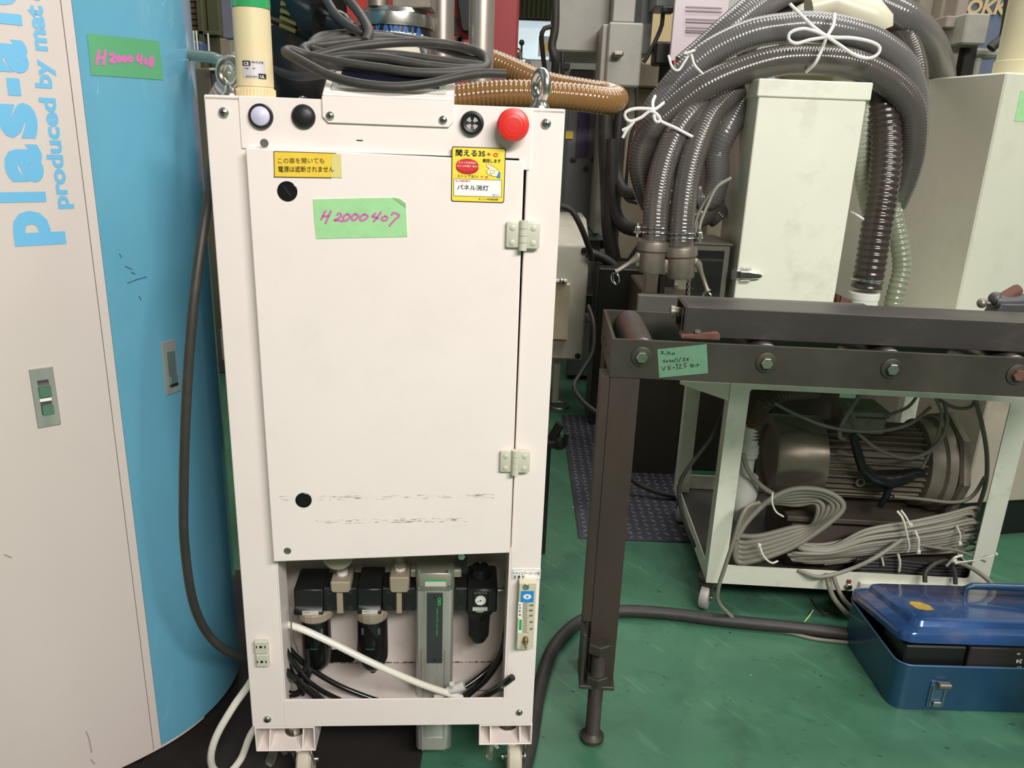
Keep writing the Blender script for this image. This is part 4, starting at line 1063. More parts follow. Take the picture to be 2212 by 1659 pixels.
cp([(690, 118, .07), (740, 106, .08), (800, 97, .09), (860, 92, .1), (930, 92, .1), (985, 99, .1), (1032, 112, .09), (1050, 130, .075), (1044, 148, .05), (980, 157, .035), (900, 157, .03), (820, 147, .035), (750, 137, .04), (700, 128, .05), (665, 120, .06), (630, 108, .055)])
cp([(616, 112, .045), (640, 126, .025), (700, 158, .005), (745, 174, -.004), (800, 184, -.008), (860, 188, -.008), (925, 181, -.002), (985, 168, .004), (1040, 159, .006), (1094, 160, .006)])
pts = [F1.world(F1.px(*c)) for c in coil]
b = MB(); b.tube(pts, .0060, 12, .006)
b.build('cable_coil', M_CABLE, None, 'loosely coiled dark grey cable heaped over the tilted touch panel', 'cable', smooth=60)
cable('cable', [(745, -8, .2), (775, 27, .17), (797, 66, .12), (790, 90, .10)], .0066, M_CABLE, F1, 'dark cable dropping from above onto the coil', 'cable')
# ================================================================== roller stand (dark steel)
ST = Frame(.15, 1.22, -2)
stand = thing('roller_stand', 'dark steel roller conveyor stand with four bolts, standing on a jack screw', 'conveyor', ST)
t = .006; zt, zb2 = .775, .711; XE = .95; YD = .226; xl = .007
b = MB(); b.box(xl, XE, 0, t, zb2, zt, bev=.0006); b.build('front_rail', M_DSTEEL, stand)
b = MB(); b.box(xl, XE, YD - t, YD, zb2, zt, bev=.0006); b.build('back_rail', M_DSTEEL, stand)
b = MB(); b.box(xl, xl + t, t, YD - t, zb2, zt, bev=.0004); ep = b.build('end_plate', M_DSTEEL, stand)
for y in (.05, .10, .15):
    b = MB(); b.box(xl - .0008, xl + .0002, y, y + .012, .735, .739); b.build('slot', M_BLACK, ep)
def roller(x):
    b = MB(); b.lathe([(.012, .008), (.0245, .008), (.026, .010), (.026, YD - .01), (.0245, YD - .008), (.012, YD - .008)], (x, 0, .7505), (0, 1, 0), 36); r = b.build('roller', mat('worn_roller_steel', rgb(110, 102, 98), .34, .75, var=.12, scale=12, dirt=rgb(90, 66, 50), dirt_amt=.4), stand)
    b = MB(); b.lathe([(.0165, 0), (.0165, .0022), (.0145, .0030), (.0001, .003)], (x, 0, .748), (0, -1, 0), 28); wsh = b.build('washer', M_DSTEEL, stand)
    b = MB(); b.lathe([(.0095, .003), (.0095, .0088), (.0085, .0098), (.0001, .0098)], (x, 0, .748), (0, -1, 0), 6); b.build('bolt_head', M_STEEL if x < .6 else M_RUST, stand, smooth=20)
for u, v in ((1386, 770), (1655, 782), (1925, 798), (2197, 806)): roller(ST.px(u, v).x)
roller(.845)
# leg: channel section with an angle welded at the foot
lx0, lx1 = .009, .057
b = MB(); b.prism([(lx0, 0.002), (lx1, .002), (lx1, .006), (lx0 + .004, .006), (lx0 + .004, .046), (lx1, .046), (lx1, .05), (lx0, .05)], 'z', .122, zb2 + .0, bev=.0006); leg = b.build('leg', M_BSTEEL, stand)
b = MB(); b.box(-.006, .0085, .002, .05, .25, zb2 + .0, bev=.0006); b.build('leg_back_flange', M_BSTEEL, stand)
# foot bracket : upright + horizontal flange
b = MB(); b.box(-.005, .001, -.018, .06, .13, .235, bev=.0008); b.box(-.006, .058, -.020, .06, .121, .129, bev=.0012); fb_ = b.build('foot_angle', M_DSTEEL, stand)
jx, jy = ST.loc((.178, 1.232, 0)).x, -.001 + .006
def hexnut(z0, z1, r, nm, par=stand):
    b = MB(); b.lathe([(r * .9, z0), (r, z0 + .0015), (r, z1 - .0015), (r * .88, z1)], (jx, jy, 0), (0, 0, 1), 6); return b.build(nm, M_DSTEEL, par, smooth=20)
jx = .026; jy = -.006
hexnut(.196, .216, .0225, 'jack_bolt_head'); hexnut(.129, .147, .0215, 'lock_nut')
b = MB(); prof = []; z = .010
while z < .2: prof += [(.0126, z), (.0138, z + .00075)]; z += .0015
b.lathe(prof, (jx, jy, 0), (0, 0, 1), 20); b.build('threaded_rod', M_DSTEEL, stand, smooth=0)
b = MB(); b.lathe([(.0185, 0.0005), (.0225, .003), (.0225, .010), (.017, .014), (.0135, .018)], (jx, jy, 0), (0, 0, 1), 24); b.build('foot_pad', M_DSTEEL, stand)
# second leg far right out of view side
b = MB(); b.prism([(.88, .002), (.93, .002), (.93, .006), (.884, .006), (.884, .05), (.88, .05)], 'z', .0, zb2); b.build('leg', M_BSTEEL, stand)
# rear legs
b = MB(); b.prism([(lx0, YD - .046), (lx0 + .004, YD - .046), (lx0 + .004, YD - .004), (lx1, YD - .004), (lx1, YD), (lx0, YD)], 'z', .0, zb2); b.build('leg', M_BSTEEL, stand)
# tape note
def sp(a, c): p = ST.px(1240 + a / 4.809, 620 + c / 4.809, -.0006); return (p.x, p.z)
b = MB(); plate2d(b, [sp(885, 942), sp(865, 648), sp(1378, 594), sp(1392, 895)], lambda x, z: Vector((x, -.0008, z)), .0008)
tn = b.build('green_tape_note', mat('dusty_green_tape', rgb(96, 140, 112), .65, var=.08, scale=60, dirt=rgb(110, 96, 66), dirt_amt=.4, dirt_scale=30), stand, 'green tape note with handwriting 2020/1/29 VX-125')
b = MB(); f_ = lambda x, z: Vector((x, -.0012, z))
for pl in ([(900, 670), (925, 668), (905, 700)], [(912, 680), (940, 695)], [(950, 690), (956, 696)], [(968, 668), (980, 690), (968, 700)], [(985, 672), (1005, 700)], [(1022, 686), (1038, 682), (1042, 698), (1022, 700), (1022, 686)],
           [(925, 765), (942, 760), (930, 780), (950, 778)], [(965, 762), (958, 775), (972, 776), (965, 762)], [(985, 762), (1000, 758), (992, 776), (1008, 774)], [(1022, 758), (1016, 772), (1030, 772), (1022, 758)], [(1055, 735), (1040, 780)], [(1072, 740), (1074, 775)], [(1108, 730), (1090, 780)],
           [(1130, 742), (1150, 738), (1132, 768), (1158, 764)], [(1185, 738), (1168, 745), (1180, 756), (1188, 740), (1180, 768)],
           [(912, 830), (932, 865), (945, 822)], [(970, 820), (1000, 858)], [(1000, 815), (975, 860)], [(1018, 838), (1045, 834)], [(1060, 808), (1070, 800), (1072, 860)], [(1090, 808), (1112, 806), (1092, 845), (1120, 842)], [(1170, 790), (1145, 794), (1146, 812), (1166, 820), (1145, 838)],
           [(1205, 812), (1240, 806), (1222, 830)], [(1215, 798), (1212, 828), (1240, 826)], [(1252, 812), (1262, 822)], [(1280, 796), (1280, 828)], [(1282, 808), (1305, 806)]):
    stroke(b, [sp(*p) for p in pl], .0011, f_)
b.build('handwriting', M_INK, tn, smooth=0)

# rectangular tube lying on the rollers
TU = Frame(*(ST.world((.119, .028, 0))[:2]), -2.3)
beam = thing('steel_tube', 'long rectangular dark steel tube lying on the rollers', 'beam', TU)
z0, z1, D = .7775, .8265, .085
b = MB(); L_ = .9
b.prism([(0, z0), (0 + D, z0), (D, z1), (0, z1)], 'x', .006, L_, bev=.0012)
bmesh.ops.delete(b.bm, geom=[f for f in b.bm.faces if f.calc_center_median().x < .008 and f.calc_area() > .001], context='FACES')
b.box(.0, .0012, .003, .0045, z0 + .003, z1 - .003)
tb = b.build('tube_body', mat('tube_mill_scale', rgb(76, 72, 70), .42, .5, var=.15, scale=5, dirt=rgb(132, 120, 98), dirt_amt=.55, dirt_scale=5, stretch=(.5, 2, 1)), beam)
b = MB(); th = .0035
b.box(.004, .25, .001, th, z0 + .001, z1 - .001); b.box(.004, .25, D - th, D - .001, z0 + .001, z1 - .001); b.box(.004, .25, th, D - th, z0 + .001, z0 + th); b.box(.004, .25, th, D - th, z1 - th, z1 - .001); b.box(.2, .21, th, D - th, z0 + th, z1 - th)
b.build('tube_inner_wall', M_DSTEEL, beam, kind=None)
b = MB(); b.lathe([(.0105, -.004), (.0105, .003), (.0085, .004), (.0085, .05)], (-.006, .06, .805), (1, 0, 0), 20); b.build('end_bolt', M_GALV, beam)
x0, x1 = TU.px(1470, 730, -.002).x, TU.px(1553, 735, -.002).x
b = MB(); b.prism([(x0, .7755), (x1, .7755), (x1, .7835), (x1 - .004, .789), (x1 - .03, .786), (x0 + .03, .785), (x0 + .004, .782), (x0, .781)], 'y', -.008, .02, bev=.0012); b.build('rusty_lug', M_RUST, beam, 'rusty brown lug under the tube end')
b = MB(); b.lathe([(.006, 0), (.0055, .0025), (.0001, .004)], ((x0 + x1) / 2 - .004, -.003, .786), (0, 0, 1), 14); b.build('weld_bead', M_STEEL, beam)
# grey angle lying across behind the tube (left end seen)
BR_ = W0; p0 = ST.px(1388, 690, YD); 
b = MB(); p0 = ST.loc(W0.world(ST.world(ST.px(1372, 676, .24)))); b.box(ST.px(1375, 670, .26).x, .5, .25, .27, .76, .7995, bev=.001)
for v in b.bm.verts: v.co = ST.world(v.co)
b.build('flat_bar', mat('grey_flat_bar', rgb(98, 98, 90), .45, .4, var=.1), None, 'grey flat bar lying behind the back rail of the stand', 'bar')
# screw clamp with a rusty handle behind the tube at the right edge
CL = Frame(0, 0, 0); Y_ = 1.40
cl = thing('screw_clamp', 'grey clamp with a ball lever and rusty screw behind the tube at the right', 'clamp', Vector((W0.px(2170, 650, Y_).x, Y_, 0)))
def cpx(u, v, y=Y_): p = W0.px(u, v, y); return Vector((p.x - cl.location.x, y - Y_, p.z))
b = MB(); b.rings([(cpx(2122, 655), .0085), (cpx(2128, 655), .004), (cpx(2150, 654), .0045)], 14); b.sph(cpx(2121, 655), .0088, 14); b.build('ball_lever', M_GALV, cl)
b = MB(); b.rings([(cpx(2146, 650), .013), (cpx(2165, 652), .015), (cpx(2200, 650), .014), (cpx(2225, 655), .017)], 16); b.sph(cpx(2150, 645), .012); b.prism([(cpx(2138, 668).x, .80), (cpx(2225, 668).x, .80), (cpx(2215, 655).x, cpx(2200, 652).z), (cpx(2150, 655).x, cpx(2150, 652).z)], 'y', -.02, .02, bev=.002); b.build('clamp_body', mat('grey_cast_iron', rgb(84, 84, 86), .5, .4, var=.1), cl)
b = MB(); b.rings([(cpx(2160, 648), .011), (cpx(2170, 642), .0105), (cpx(2196, 627), .0105), (cpx(2203, 623), .0085)], 16); b.build('rusty_screw', M_RUST, cl)
b = MB(); b.box(-.07, .14, -.03, .03, .74, .80, bev=.002); b.build('clamp_base', M_DSTEEL, cl)

# ================================================================== white cart with the blower
KT = Frame(.48, 1.65, -2)
cart = thing('white_cart', 'white painted steel frame cart under the roller stand, on small wheels', 'cart', KT)
M_CW = mat('cart_white_paint', rgb(222, 224, 206), .45, var=.03, scale=4, dirt=rgb(110, 104, 84), dirt_amt=.4, dirt_scale=10)
KD = .52; X1 = .651; zc0, zc1 = .079, .578
def kb(name, *a, **k):
    b = MB(); b.box(*a, bev=.001); return b.build(name, k.get('m', M_CW), cart)
b = MB(); b.sheet([(0, zc0), (X1, zc0), (X1, zc1), (0, zc1)], [rrect(.043, .605, .128, .566, .007, 3)], 'y', 0, .0035); b.build('front_frame', M_CW, cart)
kb('frame_flange', 0, .0035, .0035, .04, zc0, zc1); kb('frame_flange', X1 - .0035, X1, .0035, .04, zc0, zc1)
kb('rear_post', .0, .04, KD - .035, KD, zc0, zc1); kb('rear_post', X1 - .04, X1, KD - .035, KD, zc0, zc1)
kb('rear_rail', .04, X1 - .04, KD - .003, KD, zc0, .13); kb('rear_rail', .04, X1 - .04, KD - .003, KD, .53, zc1)
kb('side_rail', 0, .003, .04, KD - .035, zc0 + .0, .12, m=M_CW); kb('side_rail', X1 - .003, X1, .04, KD - .035, zc0, .12)
kb('side_rail', 0, .003, .04, KD - .035, .54, zc1)
kb('top_plate', 0, X1, 0.0036, KD, zc1 - .004, zc1)
kb('deck', .0035, X1 - .0035, .004, KD - .004, zc0 + .004, zc0 + .008, m=mat('dark_deck', rgb(58, 54, 48), .6, var=.1))
kb('bottom_sill', .355, X1, -.012, -.0002, .079, .108)
b = MB(); b.prism([(-.111, .577), (-.002, .577), (-.002, .537), (-.111, .570)], 'y', 0.0, .003); b.build('corner_gusset', M_CREAM, cart)
p = KT.px(1830, 1272); p = Vector((p.x, 0, .0935))
b = MB(); b.lathe([(.0085, 0), (.0085, .006), (.0065, .007), (.0065, .0115), (.0045, .012), (.0001, .012)], p, (0, -1, 0), 6); b.build('hex_bolt', M_STEEL, cart, smooth=20)
b = MB(); b.box(p.x - .005, p.x + .005, -.004, 0, p.z + .004, p.z + .016, bev=.001); b.build('red_tab', mat('dull_red', rgb(120, 50, 46), .5), cart)
def kcaster(x, y):
    b = MB(); b.lathe([(.028, zc0), (.028, zc0 - .004), (.020, zc0 - .006), (.028, zc0 - .010), (.028, zc0 - .014), (.014, zc0 - .018)], (x, y, 0), (0, 0, 1), 24); c = b.build('caster', M_DSTEEL, cart, recalc=True)
    wr = .031; cc = Vector((x - .008, y - .012, wr))
    b = MB(); b.lathe([(.008, -.011), (wr - .008, -.011), (wr - .002, -.010), (wr, -.006), (wr, .006), (wr - .002, .010), (wr - .008, .011), (.008, .011)], cc, (.9, -.4, 0), 30); b.build('wheel', mat('grey_white_wheel', rgb(190, 184, 178), .4, var=.06), c)
    for s in (-1, 1):
        d = Vector((.914, -.406, 0)) * s * .0145 + cc; b = MB(); b.prism([(-.010, -.006), (.012, -.006), (.02, .04), (-.014, .04)], 'x', -.001, .001, M=Matrix.Translation(d) @ Matrix.Rotation(radians(-24), 4, 'Z')); b.build('fork', M_STEEL, c)
    b = MB(); b.cyl(cc - Vector((.0165, -.0073, 0)), cc + Vector((.0165, -.0073, 0)), .006, n=12); b.build('axle', M_STEEL, c)
kcaster(.015, .03); kcaster(X1 - .03, .03); kcaster(.03, KD - .04); kcaster(X1 - .03, KD - .04)

# blower motor on the deck
MO = Frame(.0, 1.86, -2); mc = MO.px(1700, 975, .0)
mot = thing('blower_motor', 'grey finned electric motor lying inside the white cart', 'motor', MO)
M_MOT = mat('grey_motor_paint', rgb(146, 136, 122), .42, .3, var=.1, scale=10, dirt=rgb(60, 54, 46), dirt_amt=.6, dirt_scale=12)
zc = .338; R_ = .103; xa, xb_, xc_, xd = .645, .765, 1.00, 1.10
AX = (1, 0, 0)
b = MB(); b.lathe([(.078, .010), (.078, .0), (R_ - .004, 0), (R_, .006), (R_, xb_ - xa)], (xa, 0, zc), AX, 48); b.build('fan_cowl', mat('satin_cowl', rgb(148, 138, 124), .3, .7, var=.06, scale=6), mot, smooth=40)
b = MB(); b.lathe([(.0785, .010), (.0001, .012)], (xa, 0, zc), AX, 32, False); b.build('cowl_opening_dark', M_BLACK, mot)  # black disc stands for the dark inside of the cowl opening
b = MB(); b.lathe([(.078, 0), (.078, xc_ - xb_)], (xb_, 0, zc), AX, 40); b.build('stator_body', M_MOT, mot)
fin = None
for k in range(34):
    a = 2 * pi * k / 34
    M = Matrix.Translation((0, 0, zc)) @ Matrix.Rotation(a, 4, 'X')
    if fin is None:
        b = MB(); b.box(xb_ + .001, xc_, -.0014, .0014, .074, .096); fin = b.build('cooling_fin', M_MOT, mot); fin.matrix_local = M
    else: part('cooling_fin', fin, mot, M)
b = MB(); b.lathe([(.085, 0), (.108, .004), (.108, .035), (.118, .04), (.118, .06), (.09, .064)], (xc_, 0, zc), AX, 40); b.build('end_bell', M_MOT, mot)
b = MB(); b.lathe([(.125, 0), (.135, .005), (.135, .02), (.10, .024)], (xc_ + .062, 0, zc), AX, 8); b.build('flange', M_MOT, mot, smooth=20)
b = MB(); b.box(.80, .90, -.055, .04, zc + .085, zc + .13, bev=.004); jb = b.build('terminal_box', M_MOT, mot)
b = MB(); b.box(.795, .905, -.06, .045, zc + .13, zc + .145, bev=.003)
for s in (.803, .897):
    b.lathe([(.005, 0), (.005, .004), (.003, .006)], (s, -.058, zc + .138), (0, -1, 0), 10)
b.build('terminal_box_lid', M_MOT, jb)
b = MB(); b.torus((.845, -.100, zc - .020), .009, .003, (0, 1, 0), 20, 8); b.build('lifting_lug', M_MOT, mot)
b = MB(); b.box(.68, 1.12, -.12, .13, .215, .228, bev=.002); b.box(.70, 1.1, -.10, .11, .0875, .215); b.build('motor_base', mat('brown_base_paint', rgb(86, 78, 68), .55, .1, var=.1), mot)
# brown corrugated suction hose, white fitting and valve
M_BRH = mat('brown_corrugated_hose', rgb(92, 76, 58), .4, var=.15, scale=20)
pts = [W0.px(*c) for c in ((1762, 848, 1.80), (1700, 850, 1.76), (1655, 872, 1.74), (1632, 915, 1.74), (1622, 950, 1.74))]
b = MB(); b.ribbed(pts, .019, .0085, .0035, 16, 4); b.build('suction_hose', M_BRH, None, 'brown corrugated hose bending down at the left inside the cart', 'hose', smooth=60)
b = MB(); p = W0.px(1616, 985, 1.74)
b.lathe([(.018, .075), (.018, .03), (.022, .028), (.022, .0), (.017, -.005), (.017, -.045), (.03, -.05), (.035, -.09), (.028, -.13), (.012, -.17)], (p.x, 1.74, p.z), (0, 0, 1), 24)
b.torus((p.x, 1.74, p.z + .012), .0222, .0016, (0, 0, 1), 24, 6)
b.build('valve_fitting', mat('white_pvc', rgb(206, 206, 196), .4, var=.05), None, 'white plastic pipe fitting below the brown hose in the cart', 'fitting', recalc=True)
# grey wires in the cart
for uv, r, lb in (
    ([(1864, 845, 1.72), (1840, 880, 1.72), (1818, 920, 1.71), (1815, 945, 1.71), (1835, 945, 1.72), (1845, 915, 1.74), (1832, 870, 1.76)], .0052, 'grey cable hooked over the motor terminal box'),
    ([(1672, 870, 1.72), (1720, 895, 1.72), (1790, 922, 1.70), (1880, 932, 1.70), (1960, 918, 1.70), (2010, 880, 1.72)], .0040, 'grey cable sagging across the motor fins'),
    ([(1850, 935, 1.71), (1900, 972, 1.69), (1965, 990, 1.69), (2020, 965, 1.69), (2045, 920, 1.70), (2040, 868, 1.72)], .0044, 'large grey cable loop in front of the motor end'),
    ([(1910, 900, 1.73), (1960, 880, 1.73), (1985, 850, 1.74)], .0036, 'short grey cable rising behind the loop'),
    ([(2022, 862, 1.71), (2034, 895, 1.70), (2026, 940, 1.70), (1990, 1015, 1.70)], .0036, 'grey cable running down to the black joint'),
    ([(2108, 866, 1.72), (2122, 920, 1.71), (2132, 985, 1.70), (2128, 1050, 1.69), (2100, 1130, 1.68)], .0050, 'grey cable hanging along the right cart post'),
    ([(1930, 1072, 1.70), (1990, 1078, 1.70), (2060, 1085, 1.69), (2100, 1072, 1.69), (2128, 1030, 1.69)], .0042, 'grey cable curving below the motor flange'),
    ([(1604, 980, 1.70), (1618, 1020, 1.69), (1645, 1050, 1.69), (1672, 1068, 1.69)], .0058, 'dark grey cable passing the white fitting'),
    ([(2020, 858, 1.74), (2060, 880, 1.73), (2095, 880, 1.73), (2108, 862, 1.74)], .0042, 'grey cable draped under the cart top at the right')):
    cable('cable', uv, r, M_GCABLE, W0, lb)
b = MB()
P = lambda u, v, y: W0.px(u, v, y)
b.rings([(P(1842, 938, 1.70), .008), (P(1850, 970, 1.695), .0105), (P(1862, 1010, 1.69), .011), (P(1885, 1030, 1.69), .017), (P(1920, 1036, 1.69), .023), (P(1955, 1030, 1.69), .018), (P(1975, 1022, 1.69), .012), (P(1995, 1022, 1.69), .010)], 14)
b.rings([(P(1925, 1036, 1.69), .010), (P(1915, 1070, 1.695), .008), (P(1900, 1095, 1.70), .006)], 12)
b.build('taped_cable_joint', mat('glossy_black_tape', rgb(24, 24, 25), .25, var=.2, scale=40, bump=.5, bscale=80), None, 'black taped cable joint hanging in front of the motor', 'cable joint', smooth=60)

# cable bundles lying in the cart
def bundle(name, ctr, la, lb_, ang, n, r, m, label, y0, dy, jit, sq=1.0, ties=(), turn=0.0):
    """closed loops tied together, built where they lie: ctr (u,v), half axes in px"""
    root = None; b = MB(); a = radians(ang)
    pts = []
    for i in range(n):
        f = 1 - .55 * i / max(1, n - 1) * turn
        A = la * (1 - random.uniform(0, jit)); B = lb_ * (1 - .75 * (i / n)) if turn == 0 else lb_ * f
        N_ = 16; oy = random.uniform(0, dy)
        for k in range(N_):
            t = 2 * pi * k / N_
            x = A * cos(t); yv = B * sin(t) + random.uniform(-1, 1) * jit * 20
            x = math.copysign(abs(cos(t)) ** sq, cos(t)) * A
            u = ctr[0] + x * cos(a) + yv * sin(a); v = ctr[1] - x * sin(a) + yv * cos(a)
            pts.append(W0.px(u, v, y0 + oy + .02 * (1 + sin(t)) * (-1 if sin(t) > 0 else 1) * .5))
    b.tube(pts, r, 8, .012, smooth=5)
    o = b.build(name, m, None, label, 'cable', smooth=60)
    return o
def tie(par, path, r=.0022, flat=True, head=None):
    off = par.location
    b = MB(); pts = [W0.px(*c) - off for c in path]
    b.tube(pts, r, 8, .004)
    if head is not None:
        h = W0.px(*head) - off; b.box(h.x - .004, h.x + .004, h.y - .004, h.y + .004, h.z - .004, h.z + .004, bev=.001)
    o = b.build('cable_tie', mat('nylon_tie', rgb(218, 216, 200), .35, var=.02), par); return o
random.seed(11)
def strands(name, paths, r, m, label, n=10):
    b = MB()
    for p in paths: b.tube([W0.px(*c) for c in p], r, n, .01, smooth=8)
    return b
# thick coil on the left, drawn as successive turns
coilL = []
for i in range(6):
    o = i * 9; d = 1.655 + .006 * i
    coilL += [(1590 + i * 2, 1165 - o * 1.0, d), (1615, 1125 - o * .6, d + .01), (1665, 1078 + o * .5 - i * 3, d + .02), (1720, 1056 + o * .75, d + .02), (1785 - o * .6 + (22 if i == 3 else 0), 1062 + o * .5, d + .01), (1822 - o * 1.2, 1092 + o * .2, d), (1790 - o * .8, 1130 + o * .15, d - .005), (1715, 1180 + o * .1 - i * 9, d - .01), (1640, 1208 - i * 10, d - .01), (1592, 1212 - i * 11, d)]
b = MB(); b.tube([W0.px(*c) for c in coilL], .0066, 10, .008, smooth=8)
cA = b.build('cable_coil', M_GCABLE, None, 'thick grey cable coil tied with white ties, at the left inside the cart', 'cable', smooth=60)
tie(cA, [(1669, 1064, 1.645), (1668, 1085, 1.64), (1676, 1105, 1.64), (1692, 1116, 1.65)])
tie(cA, [(1641, 1175, 1.635), (1645, 1192, 1.628), (1655, 1208, 1.626), (1668, 1216, 1.63), (1680, 1212, 1.64)], .0024, head=(1640, 1178, 1.632))
# thin bundle, right
rb = []
for i in range(13):
    f = i / 12; d = 1.66 + random.uniform(-.012, .012)
    lu = 1700 + random.uniform(-12, 30); lv = 1170 + 42 * f
    ru = 2085 + random.uniform(-14, 22); rv = 1100 + 78 * f
    tv = 1128 + 62 * f
    rb += [(lu, lv, d + .01), (1790, lv + 4 - 20 * f + 8, d), (1870, (lv + tv) / 2 - 4, d - .008), (1965, tv, d - .012), (2040, (tv + rv) / 2 - 2, d - .006), (ru, rv - 4, d), (ru + 4, rv + 8, d + .012), (2030, (tv + rv) / 2 + 10, d + .02), (1960, tv + 6, d + .02), (1860, (lv + tv) / 2 + 8, d + .02), (1780, lv + 6, d + .02)]
b = MB(); b.tube([W0.px(*c) for c in rb], .0041, 8, .009, smooth=7)
cB = b.build('cable_bundle', mat('light_grey_cable', rgb(150, 146, 132), .5, var=.1, scale=15, dirt=rgb(90, 84, 72), dirt_amt=.3, dirt_scale=30), None, 'long bundle of thin grey cable bound with double white ties', 'cable', smooth=60)
tie(cB, [(1938, 1104, 1.63), (1950, 1120, 1.618), (1958, 1150, 1.612), (1964, 1180, 1.615), (1960, 1192, 1.62)], .0028, head=(1967, 1134, 1.612))
tie(cB, [(1946, 1102, 1.63), (1958, 1118, 1.618), (1966, 1136, 1.61)], .0024)
tie(cB, [(1976, 1146, 1.62), (1984, 1165, 1.612), (1984, 1190, 1.612)], .0028, head=(1984, 1192, 1.61))
tie(cB, [(2066, 1136, 1.635), (2074, 1155, 1.63), (2073, 1172, 1.63)], .002, head=(2073, 1174, 1.628))
cable('cable', [(1725, 1232, 1.64), (1770, 1246, 1.615), (1830, 1232, 1.61), (1890, 1205, 1.60), (1950, 1165, 1.605)], .0046, MATS['light_grey_cable'], W0, 'lowest light grey cable lying over the cart bottom rail')
# dark bundle behind
db = []
for i in range(6):
    v = 1212 + i * 7; db += [(1850, v - 4, 1.66), (1930, v - 2, 1.655), (2010, v + 6, 1.655), (2090, v + 8, 1.66), (2100, v + 12, 1.69), (2000, v + 9, 1.70), (1880, v + 3, 1.70)]
b = MB(); b.tube([W0.px(*c) for c in db], .0045, 8, .01, smooth=6)
cC = b.build('cable_bundle', M_RUBBER, None, 'black cable bundle at the bottom of the cart behind the blue toolbox', 'cable', smooth=60)
tie(cC, [(1940, 1196, 1.64), (1944, 1215, 1.636), (1942, 1234, 1.64)], .003)
tie(cC, [(1905, 1204, 1.645), (1909, 1222, 1.64)], .0022)
# cables hanging out of the cart
for uv, r, lb in (
    ([(1785, 1240, 1.63), (1790, 1262, 1.61), (1800, 1290, 1.60), (1822, 1318, 1.59), (1850, 1345, 1.58)], .0060, 'left of two grey cables dropping from the cart behind the toolbox'),
    ([(1800, 1240, 1.63), (1808, 1268, 1.615), (1825, 1298, 1.60), (1850, 1322, 1.59), (1880, 1345, 1.58)], .0052, 'right of two grey cables dropping from the cart behind the toolbox'),
    ([(1998, 1258, 1.60), (2000, 1235, 1.61), (2022, 1217, 1.62), (2050, 1212, 1.63), (2062, 1235, 1.62), (2064, 1262, 1.61)], .0052, 'dark grey cable arch above the toolbox handle'),
    ([(2062, 1212, 1.61), (2095, 1225, 1.60), (2125, 1245, 1.59), (2150, 1268, 1.57)], .0052, 'grey cable slanting down to the right behind the toolbox'),
    ([(2128, 1212, 1.63), (2070, 1190, 1.64), (2030, 1184, 1.64), (1990, 1178, 1.65)], .0040, 'grey cable bent across the right cart post'),
    ([(1640, 1086, 1.62), (1615, 1095, 1.60), (1598, 1125, 1.59), (1584, 1170, 1.585), (1566, 1225, 1.58), (1552, 1270, 1.58), (1552, 1300, 1.585), (1578, 1330, 1.59), (1600, 1352, 1.585)], .0046, 'grey cable hanging over the left front post of the cart'),
    ([(1570, 870, 1.80), (1540, 940, 1.72), (1495, 1000, 1.70), (1470, 1040, 1.70), (1468, 1080, 1.70), (1480, 1130, 1.72), (1500, 1180, 1.76)], .0050, 'dark grey cable hanging at the left outside of the cart')):
    cable('cable', uv, r, M_GCABLE if 'dark' not in lb else M_CABLE, W0, lb)
b = MB(); b.rings([(P(2062, 1216, 1.60), .0035), (P(2075, 1214, 1.60), .0018), (P(2110, 1210, 1.60), .0012), (P(2150, 1198, 1.60), .0012)], 8); b.sph(P(2152, 1197, 1.60), .0038, 10); b.build('cable_tie', MATS['nylon_tie'], None, 'white nylon tie tail sticking out right of the cart', 'cable tie')
b = MB(); h = P(2062, 1212, 1.61); b.sph(h, .007, 12, (1.2, .8, .8)); b.tube([P(2045, 1222, 1.612), P(2062, 1205, 1.60), P(2078, 1200, 1.606)], .003, 8, .004); b.build('knotted_tie', MATS['nylon_tie'], None, 'knotted white tie on the grey cables above the toolbox', 'cable tie')

# ================================================================== enclosure box on the cart
EN = Frame(.474, 1.70, 0)
en = thing('filter_box', 'tall off-white metal box with a lid and side latch behind the tube', 'metal box', EN)
EW, ED = .229, .185
ez0, ez1 = zc1 + .001, 1.205
b = MB(); b.box(.004, EW - .006, .004, ED, ez0, ez1 - .03, bev=.002); b.build('box_body', M_WHITE2, en)
b = MB(); b.box(-.001, EW, -.001, ED + .004, ez1 - .034, ez1, bev=.002); b.build('box_lid', M_WHITE2, en)
p = EN.px(1608, 593, .0)
b = MB(); b.box(.0, .012, .0, .0045, p.z - .010, p.z + .008, bev=.001); lt = b.build('draw_latch', M_CHROME, en)
b = MB(); b.prism([(.008, p.z - .008), (.026, p.z - .009), (.052, p.z - .006), (.057, p.z - .001), (.052, p.z + .004), (.026, p.z + .008), (.008, p.z + .008)], 'y', -.010, .004, bev=.0015); b.build('lever', M_CHROME, lt)
for s in (-1, 1):
    b = MB()
    for k in range(6): b.torus((.012 + .0036 * k, -.003, p.z + s * .0135), .0032, .0010, (1, 0, 0), 12, 6)
    b.build('coil_spring', M_CHROME, lt, smooth=60)
b = MB(); b.cyl((-.004, .0, p.z - .013), (-.004, .0, p.z + .013), .0022, n=10); b.box(-.008, .002, -.001, .006, p.z - .011, p.z + .010); b.build('latch_hook', M_STEEL, lt)
